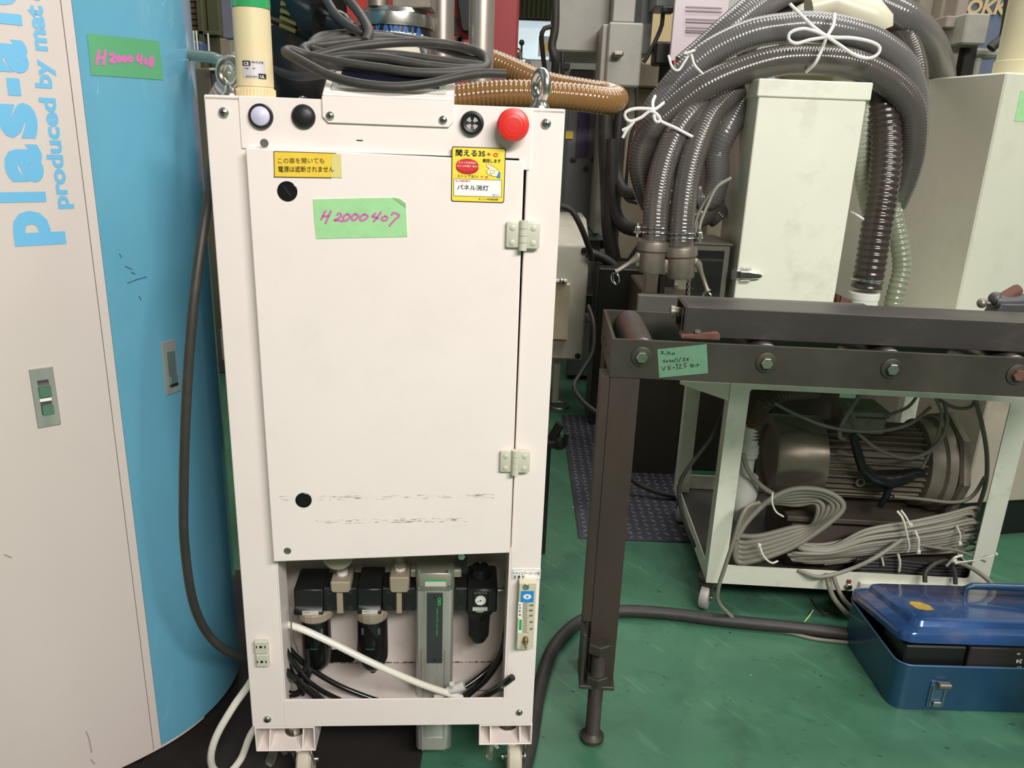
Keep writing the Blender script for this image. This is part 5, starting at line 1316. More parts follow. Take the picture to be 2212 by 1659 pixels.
# dark inspection box left of the enclosure
b = MB(); p1 = W0.px(1552, 508, 1.86); p2 = W0.px(1594, 640, 1.74)
ib = thing('control_box', 'dark glass-fronted control box left of the tall off-white box', 'control box', Vector((.38, 1.72, 0)))
z_t = W0.px(1590, 530, 1.73).z
b = MB(); b.box(.0, .082, .0, .16, ez0, z_t, bev=.002); b.build('box_body', mat('dark_olive_paint', rgb(92, 88, 76), .5, var=.08), ib)
b = MB(); b.box(-.002, .0, .015, .145, ez0 + .02, z_t - .02); b.build('glass_side', mat('dark_glass', rgb(34, 36, 34), .1, var=.05, coat=.8), ib)
b = MB(); b.box(-.004, .086, -.003, .164, z_t, z_t + .004, bev=.0006); b.build('box_lid', MATS['dark_olive_paint'], ib)
b = MB(); b.box(.004, .07, -.001, 0, ez0 + .02, z_t - .012); b.build('glass_front', MATS['dark_glass'], ib)
# small cream box behind
x0, x1, z0, z1 = W0.rect(1538, 280, 1600, 492, 2.85); b = MB(); b.box(x0, x1 + .05, 2.85, 3.05, .0, z1, bev=.003)
b.build('switch_box', mat('olive_cream_paint', rgb(150, 146, 122), .5, var=.06), None, 'olive cream switch box standing behind the control box', 'machine')
cable('cable', [(1578, 385, 1.70), (1548, 405, 1.68), (1530, 440, 1.67), (1515, 475, 1.66), (1508, 505, 1.65), (1500, 520, 1.66), (1505, 480, 1.70)], .0036, M_GCABLE, W0, 'thin grey cable looping beside the right coupling')
cable('cable', [(1500, 520, 1.66), (1498, 500, 1.665), (1510, 460, 1.68), (1530, 425, 1.70), (1560, 392, 1.72)], .0030, M_GCABLE, W0, 'thin grey cable end hanging above the coupling clamp')

# ================================================================== right: big bin
BN = Frame(1.135, 2.0, -12)
bn = thing('storage_bin', 'big greyish white metal bin at the right with a green tape mark', 'bin', BN)
BN = Frame(1.135, 2.0, 12)
bn.rotation_euler = (0, 0, BN.yaw)
b = MB(); b.box(0, .8, 0, .6, .62, 1.262, bev=.004); b.build('bin_body', mat('bin_white_paint', rgb(214, 214, 196), .36, var=.03, scale=2, dirt=rgb(150, 148, 130), dirt_amt=.3, coat=.2), bn)
g0 = BN.px(2206, 195, -.001); g1 = BN.px(2212, 262, -.001)
b = MB(); b.box(g0.x, g0.x + .05, -.0012, 0, g1.z, g0.z); b.build('green_tape', M_TAPEG, bn)
q0 = BN.px(2133, 872, 0)
b = MB(); b.box(q0.x, .8, .0, .55, .13, .62, bev=.004); b.build('bin_base', mat('stained_base_paint', rgb(176, 166, 150), .5, var=.06, scale=3, dirt=rgb(96, 76, 58), dirt_amt=.6, dirt_scale=6), bn)
b = MB(); b.box(q0.x + .02, .78, .04, .5, .0, .13); b.build('bin_gap_shadow', M_BLACK, bn)  # black block paints the shadow in the gap under the bin
b = MB(); p = BN.px(2171, 80, .12); p.x += .045; b.lathe([(.07, 1.262), (.07, 1.30), (.066, 1.302), (.066, 1.6)], (p.x + .03, .12, 0), (0, 0, 1), 36); b.build('round_duct', mat('cream_duct', rgb(222, 214, 178), .45, var=.03), bn)

# ================================================================== corrugated hoses round the enclosure
M_GH = mat('grey_pvc_hose', rgb(106, 103, 101), .20, var=.05, scale=8, coat=.6, rvar=.05)
M_GH2 = mat('smoky_pvc_hose', rgb(84, 79, 74), .18, var=.08, scale=8, coat=.6, rvar=.05)
M_DH = mat('dark_brown_hose', rgb(60, 52, 46), .25, var=.08, scale=8, coat=.5)
M_CH = mat('clear_green_hose', rgb(134, 140, 116), .2, var=.05, coat=.5)
M_AH = mat('amber_hose', rgb(136, 98, 54), .18, var=.08, scale=10, coat=.7, rvar=.04)
def ghose(name, uvy, r, m, label, pitch=.0062, depth=.0016, n=20, per=3, fr=W0, group=None):
    b = MB(); b.ribbed([fr.px(*c) if fr is W0 else fr.world(fr.px(*c)) for c in uvy], r, pitch, depth, n, per)
    return b.build(name, m, None, label, 'hose', group, smooth=70)
HR = .0305
ghose('hose', [(1540, 452, 1.86), (1480, 470, 1.84), (1420, 450, 1.82), (1393, 392, 1.80), (1388, 330, 1.79), (1412, 278, 1.78), (1462, 232, 1.77), (1522, 188, 1.76), (1592, 156, 1.76), (1676, 132, 1.76), (1760, 128, 1.77), (1844, 139, 1.78), (1925, 180, 1.80), (1968, 236, 1.81), (1970, 316, 1.83), (1955, 380, 1.85), (1930, 440, 1.88)], HR, M_GH2, 'lower of two grey ribbed hoses arching over the tall box')
ghose('hose', [(1560, 425, 1.92), (1470, 430, 1.90), (1408, 380, 1.88), (1400, 300, 1.85), (1410, 250, 1.83), (1440, 206, 1.82), (1482, 158, 1.81), (1538, 112, 1.80), (1620, 74, 1.79), (1700, 60, 1.79), (1760, 58, 1.79), (1830, 70, 1.80), (1890, 92, 1.82), (1945, 135, 1.84), (1972, 200, 1.86), (1974, 290, 1.88), (1954, 370, 1.92), (1920, 430, 1.97)], HR, M_GH, 'upper of two grey ribbed hoses arching over the tall box')
ghose('hose', [(1478, 150, 2.0), (1530, 105, 2.0), (1580, 60, 2.0), (1640, 12, 2.02), (1720, -30, 2.06), (1820, -28, 2.08), (1900, 8, 2.08), (1962, 40, 2.08), (2005, 84, 2.14), (2028, 135, 2.24), (2036, 185, 2.34), (2040, 215, 2.38)], .036, M_GH, 'farthest grey ribbed hose curving down behind the big bin')
ghose('hose', [(1600, 110, 2.06), (1660, 50, 2.1), (1730, 4, 2.14), (1820, -4, 2.16), (1900, 28, 2.14), (1955, 80, 2.08), (1978, 140, 2.04), (1978, 200, 2.02), (1965, 260, 2.0)], .026, M_GH2, 'darker ribbed hose seen between the front and back hose loops')
ghose('hose', [(1412, 540, 1.66), (1415, 505, 1.66), (1418, 445, 1.67), (1430, 372, 1.70), (1456, 300, 1.73), (1498, 240, 1.76), (1560, 200, 1.82)], .0275, M_GH2, 'left grey hose hanging down into a coupling', .0066, .0018)
ghose('hose', [(1470, 545, 1.65), (1471, 517, 1.65), (1475, 457, 1.66), (1485, 384, 1.69), (1503, 318, 1.72), (1538, 244, 1.76), (1590, 190, 1.80)], .0275, M_GH2, 'right grey hose hanging down into a coupling', .0066, .0018)
ghose('hose', [(1510, 430, 1.84), (1535, 425, 1.83), (1548, 385, 1.82), (1548, 330, 1.81), (1566, 285, 1.80), (1600, 225, 1.82)], .029, M_GH, 'short grey hose bend between the couplings and the tall box')
ghose('hose', [(1555, 470, 1.86), (1520, 440, 1.86), (1490, 425, 1.87)], .029, M_GH2, 'end of a grey hose lying behind the right coupling')
ghose('hose', [(1880, 160, 1.90), (1900, 205, 1.86), (1912, 270, 1.82), (1914, 340, 1.79), (1906, 420, 1.76), (1892, 505, 1.74), (1880, 580, 1.73), (1872, 622, 1.73)], .0335, M_DH, 'dark brown ribbed hose standing right of the tall box', .0135, .0032, 24, 4)
ghose('hose', [(1925, 440, 1.86), (1942, 520, 1.84), (1948, 580, 1.83), (1936, 630, 1.82), (1925, 680, 1.82)], .0215, M_CH, 'clear greenish ribbed hose behind the dark brown hose', .0125, .003, 20, 4)
ghose('hose', [(1872, 200, 1.86), (1866, 280, 1.85), (1864, 350, 1.84), (1874, 420, 1.83), (1890, 480, 1.84)], .022, mat('pale_green_hose', rgb(170, 174, 156), .25, var=.05, coat=.4), 'pale ribbed hose peeking out between the box and the brown hose', .0095, .003, 20, 4)
p = W0.px(1866, 640, 1.73)
b = MB(); b.lathe([(.031, -.12), (.031, .0), (.0325, .001), (.0325, .014), (.030, .016)], (p.x, 1.73, p.z - .006), (0, 0, 1), 30); b.build('hose_cuff', mat('white_cuff', rgb(224, 226, 214), .4, var=.02), None, 'white plastic cuff at the foot of the dark brown hose', 'fitting')
b = MB(); p = W0.px(1872, 605, 1.73); b.torus((p.x, 1.73, p.z), .0345, .0012, (.05, 0, 1), 30, 6); b.torus((p.x, 1.73, p.z + .004), .0345, .0012, (0, 0, 1), 30, 6); b.build('wire_clamp', M_CHROME, None, 'wire clamp round the bottom of the dark brown hose', 'clamp')
# rusty corner bracket right of the box
p = W0.px(1812, 650, 1.70); b = MB(); b.prism([(-.003, -.06), (.026, -.06), (.026, .002), (-.003, .014)], 'y', 0, .003); b.box(-.004, -.001, 0, .05, -.06, .014); bmesh.ops.translate(b.bm, verts=b.bm.verts, vec=(p.x + .0, 1.69, p.z)); b.build('angle_bracket', M_RUST, None, 'small rusty bracket at the lower right of the tall box', 'bracket')
# couplings
def camlock(u, v, y, tilt, lever, label, s=1.0):
    c = W0.px(u, v, y); root = thing('hose_coupling', label, 'coupling', Vector((c.x, y, 0)))
    M = Matrix.Translation((0, 0, c.z)) @ Matrix.Rotation(tilt, 4, 'Y')
    def bl(mb, nm, m=M_GALV, par=root):
        bmesh.ops.transform(mb.bm, matrix=M, verts=mb.bm.verts); return mb.build(nm, m, par)
    b = MB(); b.lathe([(.0255, .045), (.027, .040), (.0335, .038), (.0345, .034), (.0345, .020), (.0330, .018), (.0300, .016), (.0300, -.022), (.027, -.027), (.020, -.028), (.020, -.02)], (0, 0, 0), (0, 0, 1), 36); body = bl(b, 'coupling_body')
    for sx in (-1, 1):
        b = MB(); b.box(sx * .030 - .006, sx * .030 + .006, -.010, .010, -.016, .014, bev=.004, seg=2); bl(b, 'cam_ear')
    b = MB(); P0 = Vector((lever[0] * .036, -.006, 0)); P1 = Vector((lever[0] * (.036 + lever[1]), -.012, lever[2]))
    b.rings([(P0 + Vector((-lever[0] * .006, 0, .004)), .010), (P0, .0085), (P0.lerp(P1, .3), .0050), (P0.lerp(P1, .9), .0045), (P1, .0075)], 12); lv = bl(b, 'cam_lever')
    b = MB(); b.torus(P1 + Vector((0, 0, -.014)), .0125, .0012, (.8, .6, .2), 24, 6); b.torus(P1 + Vector((.002, .002, -.014)), .0125, .0012, (.9, .4, .1), 24, 6); bl(b, 'pull_ring', M_CHROME, lv)
    for k in (0, 1):
        b = MB(); b.torus((0, 0, .056 + .010 * k), .0292, .0014, (0, .05, 1), 36, 6); bl(b, 'clamp_wire', M_CHROME)
    sx = -1 if lever[0] < 0 else 1
    b = MB(); b.box(sx * .036 - .007, sx * .036 + .007, -.010, .006, .052, .058, bev=.002); b.box(sx * .036 - .005, sx * .036 + .005, -.012, .0, .058, .068, bev=.002); b.cyl((sx * .036, -.006, .046), (sx * .036, -.006, .074), .003, n=10); bl(b, 'clamp_screw', M_CHROME)
    return root
camlock(1409, 560, 1.66, 0, (-1, .040, -.028), 'left cast metal hose coupling with its lever sticking out left')
camlock(1470, 572, 1.65, radians(-4), (1, .020, -.055), 'right cast metal hose coupling with its lever hanging down')
b = MB()
for k in range(7): b.torus(W0.px(1488 + (k % 2), 608 + k * 6, 1.63), .0032, .0008, (1, 0, 0) if k % 2 else (0, 1, 0), 10, 5)
b.build('ball_chain', M_GALV, None, 'short thin chain hanging below the right coupling', 'chain')
# white twine
M_TW_ = mat('white_twine', rgb(236, 234, 230), .8, var=.06, scale=200, bump=.6, bscale=500)
def twine(paths, r, label):
    b = MB()
    for p in paths: b.tube([W0.px(*c) for c in p], r, 8, .005, smooth=8)
    return b.build('twine_bow', M_TW_, None, label, 'string', smooth=60)
y = 1.715
twine([[(1706, 8, y - .01), (1730, 32, y - .01), (1760, 60, y - .008), (1785, 78, y - .012), (1815, 98, y - .014), (1845, 118, y - .014), (1875, 126, y - .01), (1895, 118, y - .01), (1900, 102, y - .01), (1880, 90, y - .01), (1840, 82, y - .01), (1795, 80, y - .012), (1762, 68, y - .01), (1735, 62, y - .01), (1708, 70, y - .01), (1704, 85, y - .01), (1720, 94, y - .01), (1750, 86, y - .01), (1786, 80, y - .012)],
       [(1803, 30, y + .03), (1800, 55, y), (1786, 80, y - .01), (1776, 105, y), (1762, 135, y), (1742, 155, y + .03)]], .0034, 'white twine bow tied over both arching hoses above the tall box')
twine([[(1444, 120, y + .03), (1452, 145, y + .02), (1466, 152, y + .02), (1480, 132, y + .02), (1492, 116, y + .02), (1500, 140, y + .01), (1518, 160, y + .02)], [(1478, 116, y + .01), (1492, 112, y + .01), (1502, 108, y + .01)]], .0026, 'thin white string knotted round the hoses at the upper left')
y = 1.70
twine([[(1415, 208, y + .03), (1410, 222, y), (1412, 240, y - .01), (1420, 250, y - .01), (1428, 262, y - .01), (1440, 268, y - .01), (1462, 278, y), (1500, 298, y + .01), (1530, 312, y + .03)],
       [(1434, 222, y), (1415, 236, y - .008), (1400, 235, y - .012), (1372, 235, y - .014), (1352, 242, y - .014), (1351, 254, y - .014), (1362, 262, y - .014), (1385, 254, y - .012), (1405, 240, y - .01), (1422, 250, y - .012), (1426, 262, y - .012), (1416, 262, y - .014), (1412, 248, y - .012)],
       [(1372, 258, y - .014), (1362, 272, y - .014), (1344, 282, y - .014)], [(1364, 268, y - .014), (1352, 284, y - .014), (1345, 298, y - .014)]], .0034, 'white twine bow hanging off the left side of the hose coil')
twine([[(1838, 458, 1.78), (1850, 464, 1.74), (1866, 474, 1.73)], [(1936, 458, 1.84), (1948, 454, 1.83)]], .0024, 'short white string showing between the box and the brown hose')
# domed lid behind the hoses
p = W0.px(1822, 62, 1.93)
b = MB(); b.lathe([(.095, -.12), (.095, -.02), (.092, .0), (.082, .018), (.066, .034), (.045, .046), (.022, .053), (.0001, .055)], (p.x - .02, 2.0, p.z + .02), (0, 0, 1), 48); b.cyl((p.x - .045, 2.0, .585), (p.x - .045, 2.0, p.z - .1), .06, n=16)
cy = b.build('cyclone_loader', mat('cream_dome', rgb(220, 214, 190), .35, var=.03), None, 'cream domed vessel behind the hose loops above the tall box', 'vessel')
b = MB(); q_ = cy.location; 
b.rings([(Vector((p.x - .10, 1.88, p.z + .03)) - q_, .028), (Vector((p.x - .05, 1.88, p.z + .045)) - q_, .030), (Vector((p.x + .03, 1.88, p.z + .02)) - q_, .040), (Vector((p.x + .05, 1.88, p.z + .0)) - q_, .040), (Vector((p.x + .054, 1.88, p.z - .01)) - q_, .034)], 20); b.build('inlet_stub', MATS['cream_dome'], cy)

# ================================================================== toolbox
TB = Frame(.79, 1.328, 1)
tbx = thing('toolbox', 'blue steel toolbox with its lid ajar on the green floor', 'toolbox', TB)
M_BL = mat('blue_enamel', rgb(40, 80, 112), .3, .25, var=.10, scale=5, dirt=rgb(34, 50, 78), dirt_amt=.5, dirt_scale=6, coat=.35)
BL_, BD_, bh = .42, .25, .105
def rbox(x0, x1, y0, y1, r): return rrect(x0, x1, y0, y1, r, 5)
b = MB(); b.prism(rbox(0, BL_, 0, BD_, .028), 'z', 0.0005, bh, bev=.0); bmesh.ops.delete(b.bm, geom=[f for f in b.bm.faces if f.normal.z > .9], context='FACES')
b.prism(rbox(.004, BL_ - .004, .004, BD_ - .004, .026), 'z', .003, .02)
body = b.build('box_body', M_BL, tbx)
b = MB(); P_ = [Vector((x, y_, bh)) for x, y_ in rbox(0, BL_, 0, BD_, .028)]; b.rings([(p, .0018) for p in P_], 6, False, True); b.build('body_rim', mat('bright_blue_edge', rgb(96, 140, 184), .25, .5, var=.05), tbx)
# black cases inside the box
b = MB(); b.box(.012, .135, .012, .10, .02, .142, bev=.003); b.build('black_case', M_BLACK, None and tbx or tbx)
b = MB(); b.box(.137, .40, .006, .10, .02, .146, bev=.002); c2 = b.build('black_case', mat('dull_black_plastic', rgb(44, 38, 37), .6, var=.08), tbx)
p = TB.px(2196, 1402, .005); p2 = TB.px(2212, 1446, .005)
for tx, v, w_ in (('mm', 1414, .006), ('24', 1433, .012), ('17', 1444, .008)):
    a = TB.px(2194 if tx == '24' else 2197, v, .005); mb = MB(); text_on(mb, tx[::-1] if tx == '24' else tx, lambda x, y: Vector((a.x + x, .0052, a.z + y)), w_, h=w_ * .85 if tx == '24' else .007, bold=.03)
    if tx == '24':
        mb.bm.clear(); text_on(mb, '24', lambda x, y: Vector((a.x + w_ - x, .0052, a.z + .009 - y)), w_, h=.012, bold=.03)
    mb.build('lettering', M_PAPER, c2, smooth=0)
# lid, hinged at the back
LM = Matrix.Translation((0, BD_, bh)) @ Matrix.Rotation(radians(-11.3), 4, 'X') @ Matrix.Translation((0, -BD_, 0))
lid = MB()
rows = [(0, 0.0, .028), (0.001, .014, .028), (.004, .019, .027), (.028, .026, .02), (.034, .036, .018), (.045, .040, .015)]
loops = []
for ins, z, r in rows:
    loops.append([lid.bm.verts.new((x, y_, z)) for x, y_ in rbox(ins - .001, BL_ - ins + .001, ins * .7 - .001, BD_ - ins * .7 + .001, r)])
n = len(loops[0])
for A, B in zip(loops, loops[1:]):
    for k in range(n): lid.bm.faces.new((A[k], A[(k + 1) % n], B[(k + 1) % n], B[k]))
lid.bm.faces.new(loops[-1])
bmesh.ops.transform(lid.bm, matrix=LM, verts=lid.bm.verts)
M_BL2 = mat('sheen_blue_lid', rgb(48, 88, 144), .2, .3, var=.15, scale=4, dirt=rgb(150, 134, 144), dirt_amt=.9, dirt_scale=3.2, coat=.5, rvar=.08, stretch=(.5, 1.3, 1))  # pinkish grey patches paint the lid's sheen into its colour
lo = lid.build('lid', M_BL2, tbx, 'dented blue lid, pinkish grey sheen in its colour', smooth=30, recalc=True)
b = MB(); pts = [LM @ Vector((x, y_, z)) for x, y_, z in ((.215, .165, .040), (.218, .165, .056), (.232, .165, .060), (.40, .165, .060))]; b.rings([(p, r) for p, r in zip(pts, (.006, .006, .0075, .0095))], 14); b.build('carry_handle', M_BL, lo)
b = MB(); st = [LM @ Vector((x, y_, .0408)) for x, y_ in ((.060, .100), (.064, .074), (.080, .066), (.098, .072), (.100, .092), (.090, .112), (.070, .115))]; b.poly(st); b.build('yellow_sticker', mat('crumpled_yellow_foil', rgb(214, 178, 84), .4, .2, var=.2, scale=120, bump=.5), lo, smooth=0)
# hasp on the front
x0, x1, z0, z1 = TB.rect(2008, 1475, 2045, 1530, -.006)
b = MB(); b.prism(rrect(x0, x1, z0, z1, .004), 'y', -.003, 0); hs = b.build('hasp', mat('blued_steel', rgb(110, 140, 180), .25, .8, var=.1), tbx)
b = MB(); b.box(x0 + .010, x1 - .008, -.009, -.003, z0 + .004, z0 + .016, bev=.001); b.box(x0 + .004, x0 + .006, -.006, -.002, z0 + .004, z1 - .01); b.box(x1 - .006, x1 - .004, -.006, -.002, z0 + .004, z1 - .01); b.build('hasp_hook', M_STEEL, hs)
b = MB(); b.box(x0 + .010, x1 + .001, -.016, -.002, z1 - .008, z1 + .002, bev=.002, M=Matrix.Identity(4)); b.build('hasp_tongue', M_GALV, hs)

# ------------------------------------------------ floor hoses and wires
def fcable(name, uv, r, m, label, cat='hose', z=None, n=14, step=.01):
    pts = []
    for c in uv:
        pts.append(W0.pz(c[0], c[1], c[2] if len(c) > 2 else r + .0005))
    b = MB(); b.tube(pts, r, n, step); return b.build(name, m, None, label, cat, smooth=60)
fcable('floor_hose', [(1128, 1675), (1146, 1600), (1163, 1500), (1190, 1410), (1235, 1355), (1290, 1328), (1350, 1320), (1450, 1326), (1560, 1340), (1680, 1352), (1800, 1366), (1860, 1374)], .0145, M_RUBBER, 'thick black hose snaking over the green floor to the toolbox')
fcable('floor_cable', [(1590, 1348), (1640, 1358), (1700, 1366), (1760, 1380), (1835, 1388), (1880, 1392)], .0042, M_GCABLE, 'thin grey cable on the floor just behind the toolbox corner', 'cable')
fcable('wire', [(1752, 1292, .004), (1766, 1312, .006), (1782, 1326, .006), (1800, 1322, .004), (1818, 1328)], .0016, mat('red_brown_wire', rgb(120, 66, 62), .5), 'thin reddish wire end on the floor under the cart', 'wire')
fcable('wire', [(1756, 1318, .004), (1748, 1330, .003), (1738, 1342, .002)], .0022, mat('green_white_wire', rgb(190, 214, 150), .5), 'short green and white wire end on the floor', 'wire')

# checker plate
CPd = Frame(0, 0, 0)
q4 = [W0.pz(1262, 1166, 0), W0.pz(1500, 1176, 0), W0.pz(1560, 905, 0), W0.pz(1212, 905, 0)]
xA, yA, xB, yB = .205, 1.985, .62, 3.0
pt_ = thing('checker_plate', 'dark steel checker plate lying on the floor behind the stand', 'floor plate', Vector(((xA + xB) / 2, yA, 0)))
b = MB(); b.box(xA - pt_.location.x, xB - pt_.location.x, 0, yB - yA, .0005, .006, bev=.001); M_CK = mat('dark_checker_steel', rgb(74, 76, 84), .4, .3, var=.15, scale=6); b.build('plate', M_CK, pt_)
me0 = MB(); me0.lathe([(.0001, -.0012), (.0042, 0), (.0001, .0012)], (0, 0, 0), (0, 0, 1), 8, False)
b = MB(); i = 0
x = xA + .02
while x < xB - .015:
    y_ = yA + .012
    j = 0
    while y_ < yB - .01:
        a = radians(45 if (i + j) % 2 else -45); L_ = .0115; w_ = .0032; cx, cy = x - pt_.location.x, y_ - yA
        dx, dy = cos(a), sin(a)
        vs = [b.bm.verts.new((cx + dx * L_, cy + dy * L_, .006)), b.bm.verts.new((cx - dy * w_, cy + dx * w_, .006)), b.bm.verts.new((cx - dx * L_, cy - dy * L_, .006)), b.bm.verts.new((cx + dy * w_, cy - dx * w_, .006)), b.bm.verts.new((cx, cy, .0085))]
        for k in range(4): b.bm.faces.new((vs[k], vs[(k + 1) % 4], vs[4]))
        y_ += .026; j += 1
    x += .026; i += 1
b.build('raised_treads', mat('pale_tread_steel', rgb(132, 136, 146), .35, .4, var=.15), pt_, kind='stuff', recalc=True, smooth=0)  # treads in a paler steel than the plate
# ================================================================== things behind
def wrect(u0, v0, u1, v1, y): return W0.rect(u0, v0, u1, v1, y)
def bthing(name, label, cat, x, y): return thing(name, label, cat, Vector((x, y, 0)))
def bbox(root, nm, m, u0, v0, u1, v1, y, depth, bev=.003, z0=None, z1=None, x1=None, x0=None, e=0.0, label=None):
    a, c, d, h = wrect(u0, v0, u1, v1, y)
    if z0 is not None: d = z0
    if z1 is not None: h = z1
    if x1 is not None: c = x1
    if x0 is not None: a = x0
    o = root.location
    b = MB(); b.box(a - o.x, c - o.x, y - o.y - e, y - o.y + depth, d, h, bev=bev)
    return b.build(nm, m, root, label)
def X_(u, v, y): return W0.px(u, v, y).x
M_GM = mat('grey_machine_paint', rgb(160, 158, 148), .45, var=.06, scale=3, dirt=rgb(110, 104, 92), dirt_amt=.4, dirt_scale=5)
M_GM2 = mat('blue_grey_machine_paint', rgb(112, 115, 116), .45, var=.08, scale=3, dirt=rgb(80, 78, 72), dirt_amt=.4, dirt_scale=5)
M_BM = mat('beige_machine_paint', rgb(150, 140, 122), .5, var=.06, scale=3, dirt=rgb(110, 90, 66), dirt_amt=.5, dirt_scale=4)
M_DM = mat('dark_oily_metal', rgb(46, 44, 40), .45, .3, var=.25, scale=8)
M_DBR = mat('dark_brown_panel', rgb(66, 60, 52), .5, .1, var=.2, scale=4, dirt=rgb(30, 28, 26), dirt_amt=.6, dirt_scale=5)

# amber hoses behind the cabinet
AHy = 1.62
ghose('hose', [(900, 222, 1.60), (985, 212, 1.60), (1060, 204, 1.60), (1130, 202, 1.60), (1200, 206, 1.61), (1265, 212, 1.63), (1312, 218, 1.66), (1330, 214, 1.71), (1310, 205, 1.77), (1262, 197, 1.80), (1200, 186, 1.83), (1150, 170, 1.85), (1095, 145, 1.88), (1050, 128, 1.9), (1000, 118, 1.93), (930, 112, 1.95)], .0265, M_AH, 'amber ribbed hose bending back beyond the right corner of the white cabinet', .0088, .0024, 20, 4)
ghose('hose', [(560, 170, 1.66), (620, 205, 1.60), (680, 225, 1.58), (760, 235, 1.58), (860, 232, 1.58)], .026, mat('shaded_amber_hose', rgb(92, 66, 38), .2, var=.1, coat=.6), 'amber hose with shade in its colour, behind the touch panel', .0088, .0024, 18, 4)  # darker copy of the amber, shade put into the hose colour
ghose('hose', [(470, 215, 1.52), (488, 185, 1.50), (508, 150, 1.50), (525, 120, 1.50), (545, 90, 1.52)], .018, mat('pink_clear_hose', rgb(196, 176, 168), .15, var=.05, coat=.6), 'clear pinkish ribbed hose rising behind the left lifting eye', .009, .0025, 16, 4)
cable('clear_tube', [(405, 118, .28), (440, 122, .25), (470, 128, .22), (492, 150, .2), (498, 185, .2), (500, 215, .2)], .0085, mat('clear_tube', rgb(176, 182, 164), .08, var=.05, trans=.6, coat=.5), F1, 'clear tube arching from the blue cabinet to the left lifting eye', 'tube')

# material hopper and big black plug on the machine behind the cabinet
hp = W0.px(842, 60, 1.72); HX = hp.x; HY = 1.80
hop = bthing('material_hopper', 'round steel hopper with a blue lettered label behind the cable coil', 'hopper', HX, HY)
hr = W0.px(932, 60, HY).x - HX; zr = W0.px(842, 30, HY - .1).z
b = MB(); b.lathe([(hr * .98, .9), (hr * .98, zr - .03)], (0, 0, 0), (0, 0, 1), 48); b.build('hopper_body', mat('hopper_steel', rgb(176, 168, 154), .35, .8, var=.08, scale=4), hop)
b = MB(); b.lathe([(hr * .98, zr - .03), (hr * 1.0, zr - .028), (hr * 1.0, zr - .016)], (0, 0, 0), (0, 0, 1), 48, False); b.build('seal', M_BLACK, hop)
b = MB(); b.lathe([(hr * 1.06, zr - .016), (hr * 1.08, zr - .010), (hr * 1.06, zr + .008), (hr * .9, zr + .012), (hr * .85, zr + .02), (.001, zr + .03)], (0, 0, 0), (0, 0, 1), 48); b.build('clamp_rim', M_STEEL, hop)
b = MB(); b.lathe([(.02, zr + .02), (.02, zr + .06)], (-.03, -.04, 0), (0, 0, 1), 16); b.box(.0, .08, -.05, .03, zr + .02, zr + .07, bev=.002); b.build('lid_fitting', M_GALV, hop)
def hfn(e):
    def fn(x, z):
        a = x / hr; return Vector(((hr * .98 + e) * sin(a), -(hr * .98 + e) * cos(a), z))
    return fn
def hinv(u, v):
    p = W0.px(u, v, HY - hr * .85); s = max(-1, min(1, (p.x - HX) / hr)); a = math.asin(s)
    p = W0.px(u, v, HY - hr * cos(a)); a = math.asin(max(-1, min(1, (p.x - HX) / hr))); return Vector((a * hr, 0, p.z))
A = hinv(782, 55); B = hinv(915, 100)
b = MB(); n = 14
for i in range(n):
    x0 = A.x + (B.x - A.x) * i / n; x1 = A.x + (B.x - A.x) * (i + 1) / n; f = hfn(.001); b.poly([f(x0, B.z - .02), f(x1, B.z - .02), f(x1, A.z), f(x0, A.z)])
lb = b.build('paper_label', mat('cream_label', rgb(226, 220, 200), .5), hop, 'cream label with blue letters KAWATA')
a = hinv(812, 80); c = hinv(912, 80); b = MB(); f2 = hfn(.002)
text_on(b, 'KAWATA', lambda x, y: f2(a.x + x, a.z + y), c.x - a.x, h=.040, bold=.04, cut=.01); b.build('lettering', mat('blue_ink', rgb(44, 104, 176), .5), lb, smooth=0)
a2 = hinv(798, 66); b = MB(); b.poly([f2(a2.x, a2.z), f2(a2.x + .006, a2.z - .006), f2(a2.x + .016, a2.z + .008), f2(a2.x + .008, a2.z + .008)]); b.build('red_logo_stroke', M_REDINK, lb, smooth=0)
b = MB(); b.cyl((0, 0, 0), (0, 0, .92), hr * .5, n=20); b.build('hopper_stand', M_GM, hop)
ghose('hose', [(775, 100, 1.62), (800, 84, 1.60), (840, 74, 1.59), (885, 80, 1.60), (908, 94, 1.62), (915, 112, 1.66)], .0065, mat('clear_wire_hose', rgb(196, 196, 200), .15, var=.05, coat=.6), 'thin clear ribbed tube curving in front of the hopper label', .0075, .0018, 12, 4)
pg = bthing('power_plug', 'big glossy black plug with brass rings behind the signal tower', 'plug', W0.px(650, 60, 1.5).x, 1.5)
o = pg.location
PP = lambda u, v, y: W0.px(u, v, y) - Vector((o.x, o.y, 0))
b = MB(); b.rings([(PP(612, -8, 1.5), .050), (PP(700, 38, 1.46), .048), (PP(712, 44, 1.455), .044)], 28); b.build('plug_shell', M_BLACKG, pg)
b = MB(); b.rings([(PP(712, 44, 1.455), .024), (PP(742, 56, 1.44), .020), (PP(758, 66, 1.435), .014)], 16); b.build('cable_gland', M_BLACKG, pg)
for k in range(4):
    b = MB(); c = PP(624 - k * 1, 12 + k * 16, 1.44); b.rings([(c + Vector((-.012, 0, .004)), .0045), (c + Vector((.016, -.004, -.006)), .0045)], 10); b.build('brass_pin', mat('brass', rgb(196, 168, 104), .25, 1.0, var=.1), pg)
b = MB(); b.rings([(PP(625, 60, 1.53), .055), (PP(640, 130, 1.53), .050), (PP(650, 180, 1.55), .046), (PP(650, 260, 1.6), .05)], 24); b.build('socket_housing', M_BLACK, pg)
b = MB(); b.box(-.09, .12, .04, .16, .0, 1.12, bev=.004); b.build('plug_post', M_DM, pg)
